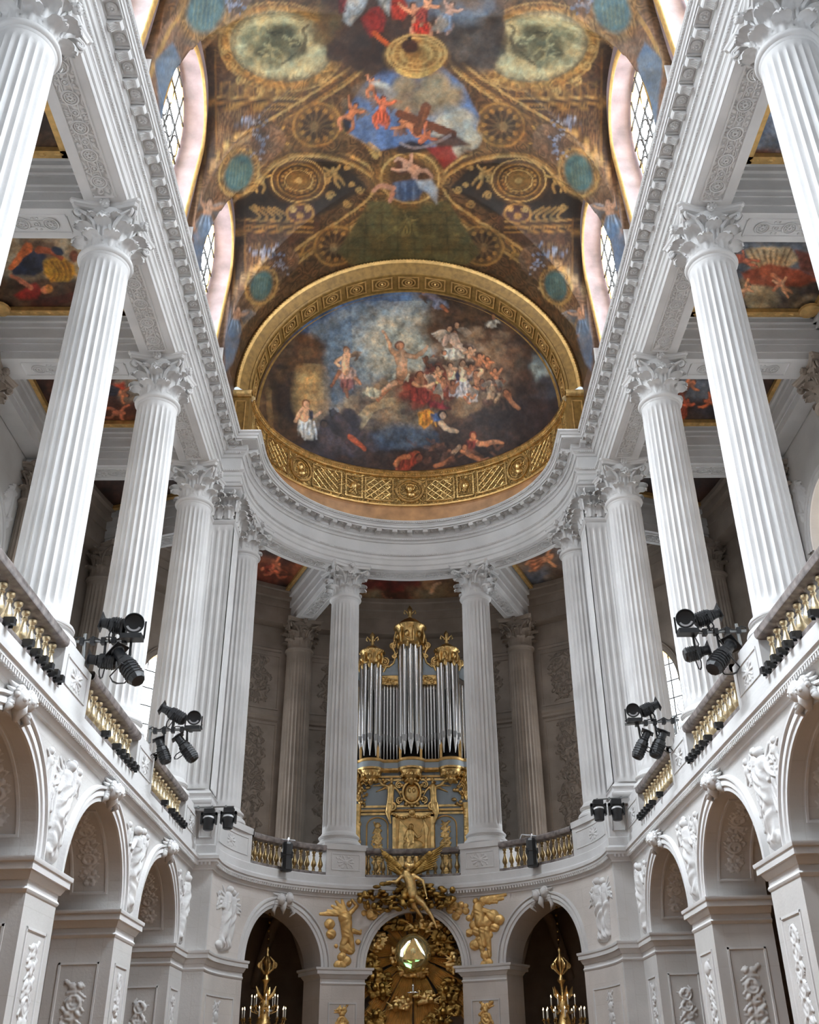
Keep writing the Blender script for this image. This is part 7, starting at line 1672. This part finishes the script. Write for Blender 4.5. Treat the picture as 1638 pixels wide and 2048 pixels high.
# ------------------------------------------------------------------ chandeliers
for u, sn in ((527, 'left'), (1129, 'right')):
    p = G(u, 2040, 29.4); zb = p[2]
    t = thing('chandelier', 'gilt candle chandelier hanging in the %s apse arch' % sn, 'chandelier', (p[0], 29.4, zb), 0, 'gilt chandeliers of the apse')
    ztop = 6.3-zb
    m = MB(); n = int((ztop-1.75)/.07)
    for k in range(n):
        zz = 1.75+k*.07; a = (k % 2)*math.pi/2
        m.grid(9, 4, lambda i, j: ((.022+.008*math.cos(j*1.57))*math.cos(i*.785)*math.cos(a), (.022+.008*math.cos(j*1.57))*math.cos(i*.785)*math.sin(a), zz+(.04+.008*math.cos(j*1.57))*math.sin(i*.785)), cv=True)
        if k % 3 == 0: m.ball((.02*math.sin(k), 0, zz), .035, 6, 5)
    o = m.obj('chain', M['goldD'], t, 60)
    m = MB().lathe([(.02, 1.76), (.05, 1.7), (.03, 1.62), (.07, 1.5), (.10, 1.4), (.05, 1.3), (.03, 1.2), (.06, 1.05), (.12, .95), (.05, .85), (.04, .6), (.09, .5), (.16, .35), (.10, .2), (.14, .05), (.2, -.1), (.08, -.25), (.02, -.3)], 14)
    for k in range(5):
        a = k*1.2566; m.tube([(.04*math.cos(a), .04*math.sin(a), 1.1), (.17*math.cos(a), .17*math.sin(a), 1.22), (.19*math.cos(a), .19*math.sin(a), 1.40), (.08*math.cos(a), .08*math.sin(a), 1.52)], [.03, .035, .03, .02], 6)
        m.tube([(.04*math.cos(a), .04*math.sin(a), .45), (.22*math.cos(a), .22*math.sin(a), .62), (.28*math.cos(a), .28*math.sin(a), .80)], [.05, .06, .01], 6); volute(m, (.21*math.cos(a), .21*math.sin(a), 1.3), (math.cos(a), math.sin(a)), .07, 1, .02)
    m.obj('stem', M['gold'], t, 50)
    for (n_, r, za) in ((8, .34, .30), (14, .56, 0.0)):
        for k in range(n_):
            a = 2*math.pi*(k+.3)/n_; c_, s_ = math.cos(a), math.sin(a)
            m = MB().tube([(.1*c_, .1*s_, za-.05), (r*.5*c_, r*.5*s_, za-.16), (r*.95*c_, r*.95*s_, za-.10), (r*c_, r*s_, za)], .014, 6); m.lathe([(.01, za-.02), (.045, za), (.05, za+.015), (.02, za+.02), (.02, za+.05)], 10, (r*c_, r*s_, 0)); m.obj('arm', M['gold'], t, 50)
            cd = MB().lathe([(.013, za+.03), (.013, za+.23), (.008, za+.24)], 8, (r*c_, r*s_, 0)).obj('candle', M['wax'], t, 40)
            MB().lathe([(.0, za+.24), (.013, za+.255), (.012, za+.275), (0, za+.305)], 8, (r*c_, r*s_, 0), False).obj('flame', M['flame'], cd, 60)
    for k in range(16):
        a = k*.3927+.2; r = .2+.3*(k % 2); m = MB(); zz = -.12 if k % 2 else .25
        m.lathe([(0, zz), (.02, zz-.03), (.026, zz-.06), (.012, zz-.10), (0, zz-.12)], 6, (r*math.cos(a), r*math.sin(a), 0), False); m.obj('crystal_drop', M['crystal'], t, 0)

# ------------------------------------------------------------------ stage lights
def spot(A_, B_, r, label, group, yoke=(0, 0, 1)):
    """profile spotlight: narrow lens end at A_, lamp house towards B_"""
    a, b = Vector(A_), Vector(B_); d = (b-a); L = d.length; t = thing('stage_spotlight', label, 'spotlight', a, 0, group)
    q = d.to_track_quat('Z', 'Y').to_matrix().to_4x4(); ob = []
    def add(m, name, mat, sm=35, par=None):
        m.v = [tuple(q@Vector(p)) for p in m.v]; return m.obj(name, mat, par or t, sm)
    add(MB().lathe([(r*.72, 0), (r*.8, .01), (r*.8, L*.05), (r*.66, L*.07), (r*.66, L*.26), (r*.74, L*.28), (r*.74, L*.33), (r*.6, L*.36)], 18), 'lens_tube', M['black'])
    add(MB().lathe([(r*.0, .012), (r*.6, .004)], 16, cap=False), 'front_lens', M['steel'])
    m = MB().lathe([(r*.62, L*.34), (r*.95, L*.38), (r, L*.44), (r, L*.9), (r*.8, L*.97), (r*.3, L)], 10)
    for k in range(5): m.lathe([(r*1.0, L*(.5+.08*k)), (r*1.1, L*(.505+.08*k)), (r*1.1, L*(.53+.08*k)), (r*1.0, L*(.535+.08*k))], 10, cap=False)
    add(m, 'lamp_house', M['black'], 25)
    s = r*1.05; m = MB().box(-s, s, -s, s, L*.035, L*.05); add(m, 'colour_frame', M['black'], 0)
    m = MB()
    for e in (-1, 1): m.tube([(e*r*1.25, 0, L*.55), (e*r*1.25, -r*1.9, L*.55), (e*r*.4, -r*2.3, L*.55)], r*.09, 5); m.tube([(e*r*.9, 0, L*.55), (e*r*1.45, 0, L*.55)], r*.16, 6)
    m.tube([(-r*.4, -r*2.3, L*.55), (r*.4, -r*2.3, L*.55)], r*.12, 5); add(m, 'yoke', M['black'], 40)
    return t
def fres(c, r, label, group, face):
    """round-lensed moving wash light facing along face, on its base"""
    t = thing('wash_light', label, 'spotlight', c, 0, group); q = Vector(face).to_track_quat('Z', 'Y').to_matrix().to_4x4()
    def add(m, name, mat, sm=35):
        m.v = [tuple(q@Vector(p)) for p in m.v]; return m.obj(name, mat, t, sm)
    add(MB().lathe([(r*.5, -r*1.3), (r*.85, -r*.9), (r*.95, 0), (r*1.08, r*.05), (r*1.08, r*.55), (r*.98, r*.55), (r*.92, r*.1), (r*.2, r*.02)], 26), 'head', M['black'])
    m = MB(); m.grid(13, 2, lambda i, j: ((r*.62, r*.86)[j]*math.cos(math.pi*1.15+i*math.pi*.7/12), (r*.66, r*.86)[j]*math.sin(math.pi*1.15+i*math.pi*.7/12), r*.16)); add(m, 'lens_reflection', M['lens'])
    m = MB()
    for e in (-1, 1): m.box(*sorted((e*r*1.1, e*r*1.3)), -r*1.5, r*.3, -r*.4, r*.4)
    add(m, 'yoke_arm', M['black'], 0)
    MB().box(-r*1.1, r*1.1, -r*.7, r*.7, -r*1.9, -r*1.35).obj('base', M['black'], t, 0)
    return t
def Hh(Y): return lambda u, v, dy=0: Vector([float(c) for c in hit(u, v, 1, Y+dy)])
def rig(Y, pa, pb, posts, spots, wash, sn, nm):
    h = Hh(Y); g = 'stage lights on the %s' % nm
    t = thing('lamp_bar', 'grey lamp bar reaching out from the %s pedestal' % nm, 'lamp bar', h(*pa))
    o = h(*pa); rel = lambda p: tuple(p-o)
    MB().tube([rel(h(*pa)), rel(h(*pb))], .028, 10).obj('pipe', M['steel'], t, 40)
    MB().tube([rel(h(*posts[0])), rel(h(*posts[1]))], .03, 10).obj('clamp_post', M['steel'], t, 40)
    m = MB()
    for k in range(5):
        f = (k+.7)/6; p = h(pa[0]+(pb[0]-pa[0])*f, pa[1]+(pb[1]-pa[1])*f)-o; m.box(p.x-.035, p.x+.035, p.y-.05, p.y+.05, p.z-.06, p.z+.05)
    m.obj('pipe_clamp', M['black'], t, 0)
    m = MB(); p0 = h(*pa)-o; p1 = h(*pb)-o; n = 14
    m.tube([p0+(p1-p0)*(k/n)+Vector((0, -.04, .03+.04*math.sin(k*1.9))) for k in range(n+1)], .011, 5)
    for s_ in spots:
        c = h((s_[0]+s_[2])/2, (s_[1]+s_[3])/2)-o; f = min(.95, max(.05, (c-p0).dot(p1-p0)/(p1-p0).length_squared)); q = p0+(p1-p0)*f
        m.tube([q, q+Vector((.05, -.08, .5*(c.z-q.z)-.06)), c+Vector((0, -.03, .0))], .010, 5); m.tube([q, (q+c)/2+Vector((0, .02, 0)), c], .022, 6)
    m.obj('cables_and_hangers', M['black'], t, 50)
    for i, (u0, v0, u1, v1, r, dz, lab) in enumerate(spots): spot(h(u0, v0, -.05), h(u1, v1, dz), r, lab+' on the lamp bar of the %s' % nm, g)
    u, v, r = wash; c = h(u, v, -.1); fres(c, r, 'round-lensed black wash light at the end of the lamp bar of the %s' % nm, g, (Vector(CAM)-c+Vector((0, 0, 2.5))).normalized())
rig(15.45, (150, 1283), (277, 1281), ((171, 1268), (166, 1322)), ((201, 1244, 256, 1256, .13, .0, 'upper black spotlight lying level'), (175, 1318, 236, 1326, .12, 0, 'lower level black spotlight'), (233, 1300, 278, 1364, .14, -.3, 'long black spotlight tipped down')), (268, 1247, .155), 'l', 'nearest left side')
rig(20.1, (298, 1462), (405, 1457), ((301, 1452), (299, 1486)), ((322, 1414, 372, 1442, .125, 0, 'upper black spotlight sloping down'), (316, 1476, 334, 1528, .115, 0, 'hanging black spotlight nearer the pedestal'), (354, 1472, 390, 1522, .125, 0, 'outer hanging black spotlight')), (388, 1436, .135), 'l', 'second left side')
rig(15.45, (1492, 1261), (1357, 1267), ((1472, 1248), (1481, 1290)), ((1440, 1224, 1388, 1244, .125, 0, 'upper black spotlight lying level'), (1419, 1299, 1367, 1312, .12, 0, 'lower level black spotlight'), (1463, 1286, 1424, 1341, .145, -.3, 'long black spotlight tipped down')), (1371, 1238, .15), 'r', 'nearest right side')
rig(20.1, (1358, 1440), (1250, 1449), ((1349, 1432), (1352, 1466)), ((1317, 1407, 1280, 1426, .125, 0, 'upper black spotlight sloping down'), (1296, 1462, 1272, 1518, .12, 0, 'outer hanging black spotlight'), (1328, 1462, 1308, 1516, .13, 0, 'hanging black spotlight nearer the pedestal')), (1266, 1421, .135), 'r', 'second right side')
def head(c, label, group, k=1.0):
    t = thing('moving_head_light', label, 'spotlight', c, 0, group)
    MB().box(-.12*k, .12*k, -.10, .10, .10*k, .22*k).obj('base', M['black'], t, 0)
    m = MB()
    for e in (-1, 1): m.box(*sorted((e*.15*k, e*.19*k)), -.07, .07, -.14*k, .14*k)
    m.box(-.19*k, .19*k, -.07, .07, .06*k, .12*k); m.obj('yoke', M['black'], t, 0)
    MB().lathe([(.09*k, -.28*k), (.12*k, -.26*k), (.13*k, -.12*k), (.145*k, -.08*k), (.145*k, .02*k), (.10*k, .07*k)], 18).obj('head', M['black'], t, 40)
    m = MB(); m.grid(11, 2, lambda i, j: (.148*k*math.cos(math.pi*1.12+i*math.pi*.76/10), .148*k*math.sin(math.pi*1.12+i*math.pi*.76/10), (-.03, .01)[j]*k+.035*k*math.cos((i-5)*.3))); m.obj('pale_band', M['lens'], t, 180)
for (Y, a, b, hs, sn) in ((24.75, (389, 1615), (468, 1613), ((418, 1637), (457, 1635)), 'left'), (24.75, (1187, 1600), (1256, 1594), ((1197, 1619), (1233, 1618)), 'right')):
    h = Hh(Y); o = h(*a); t = thing('lamp_bar', 'thin lamp bar across the %s apse corner pedestal' % sn, 'lamp bar', o)
    MB().tube([(0, 0, 0), tuple(h(*b)-o)], .02, 8).obj('pipe', M['steel'], t, 40); m = MB()
    for f in (.1, .45, .8): p = (h(*b)-o)*f; m.box(p.x-.02, p.x+.02, -.04, .25, p.z-.03, p.z+.03)
    m.obj('bracket', M['steel'], t, 0)
    for i, q in enumerate(hs): head(h(*q, -.12), '%s of the two small moving head lights on the %s apse corner' % (('left', 'right')[i], sn), 'moving head lights at the apse corners')
for (u, v, sn) in ((574, 1712, 'left'), (1064, 1704, 'right')):
    p = hitcyl(u, v, RA-.22); c = Vector([float(x) for x in p]); t = thing('hanging_wash_light', 'tall black lamp clamped to the curved balustrade %s of the organ' % sn, 'spotlight', c, 0, 'lamps on the curved balustrade')
    MB().lathe([(.06, -.42), (.15, -.40), (.16, -.36), (.15, -.30), (.14, .0), (.15, .02), (.15, .30), (.12, .36), (.06, .38)], 8).obj('lamp_house', M['black'], t, 20)
    MB().box(-.17, .17, -.05, .05, -.05, .10).obj('yoke', M['black'], t, 0)
    MB().tube([(-.5 if u < 800 else -.25, .1, .50), (.35 if u > 800 else .2, .05, .42)], .02, 6).tube([(0, .0, .36), (.02, .05, .50)], .02, 6).tube([(-.25, .12, .5), (-.3, .12, .38)], .015, 5).obj('clamp_bar', M['lens'], t, 40)
# small black footlights tucked under the gilt balusters
ME_FL = MB().box(-.05, .05, -.07, .07, 0, .09).box(-.035, .035, -.10, -.07, .01, .08).box(-.06, -.05, -.03, .03, -.03, .05).box(.05, .06, -.03, .03, -.03, .05).mesh('footlight', M['black'], 0)
for sd, sn in ((-1, 'left'), (1, 'right')):
    for k in range(2, 6):
        for i, f in enumerate((.30, .52, .62, .70, .78, .86, .93)):
            y = PEDY[k]+.7+f*(4.69-1.4); o = put('footlight', ME_FL, None, (sd*(XW-.10), y, 6.845)); o.rotation_euler = (0, 0, sd*math.pi/2)
            tag(o, 'small black footlight under the balusters of the %s %s balustrade' % ({2: 'cut-off nearest', 3: 'second', 4: 'third', 5: 'last'}[k], sn), 'footlight', 'footlights of the %s balustrade %d' % (sn, k))
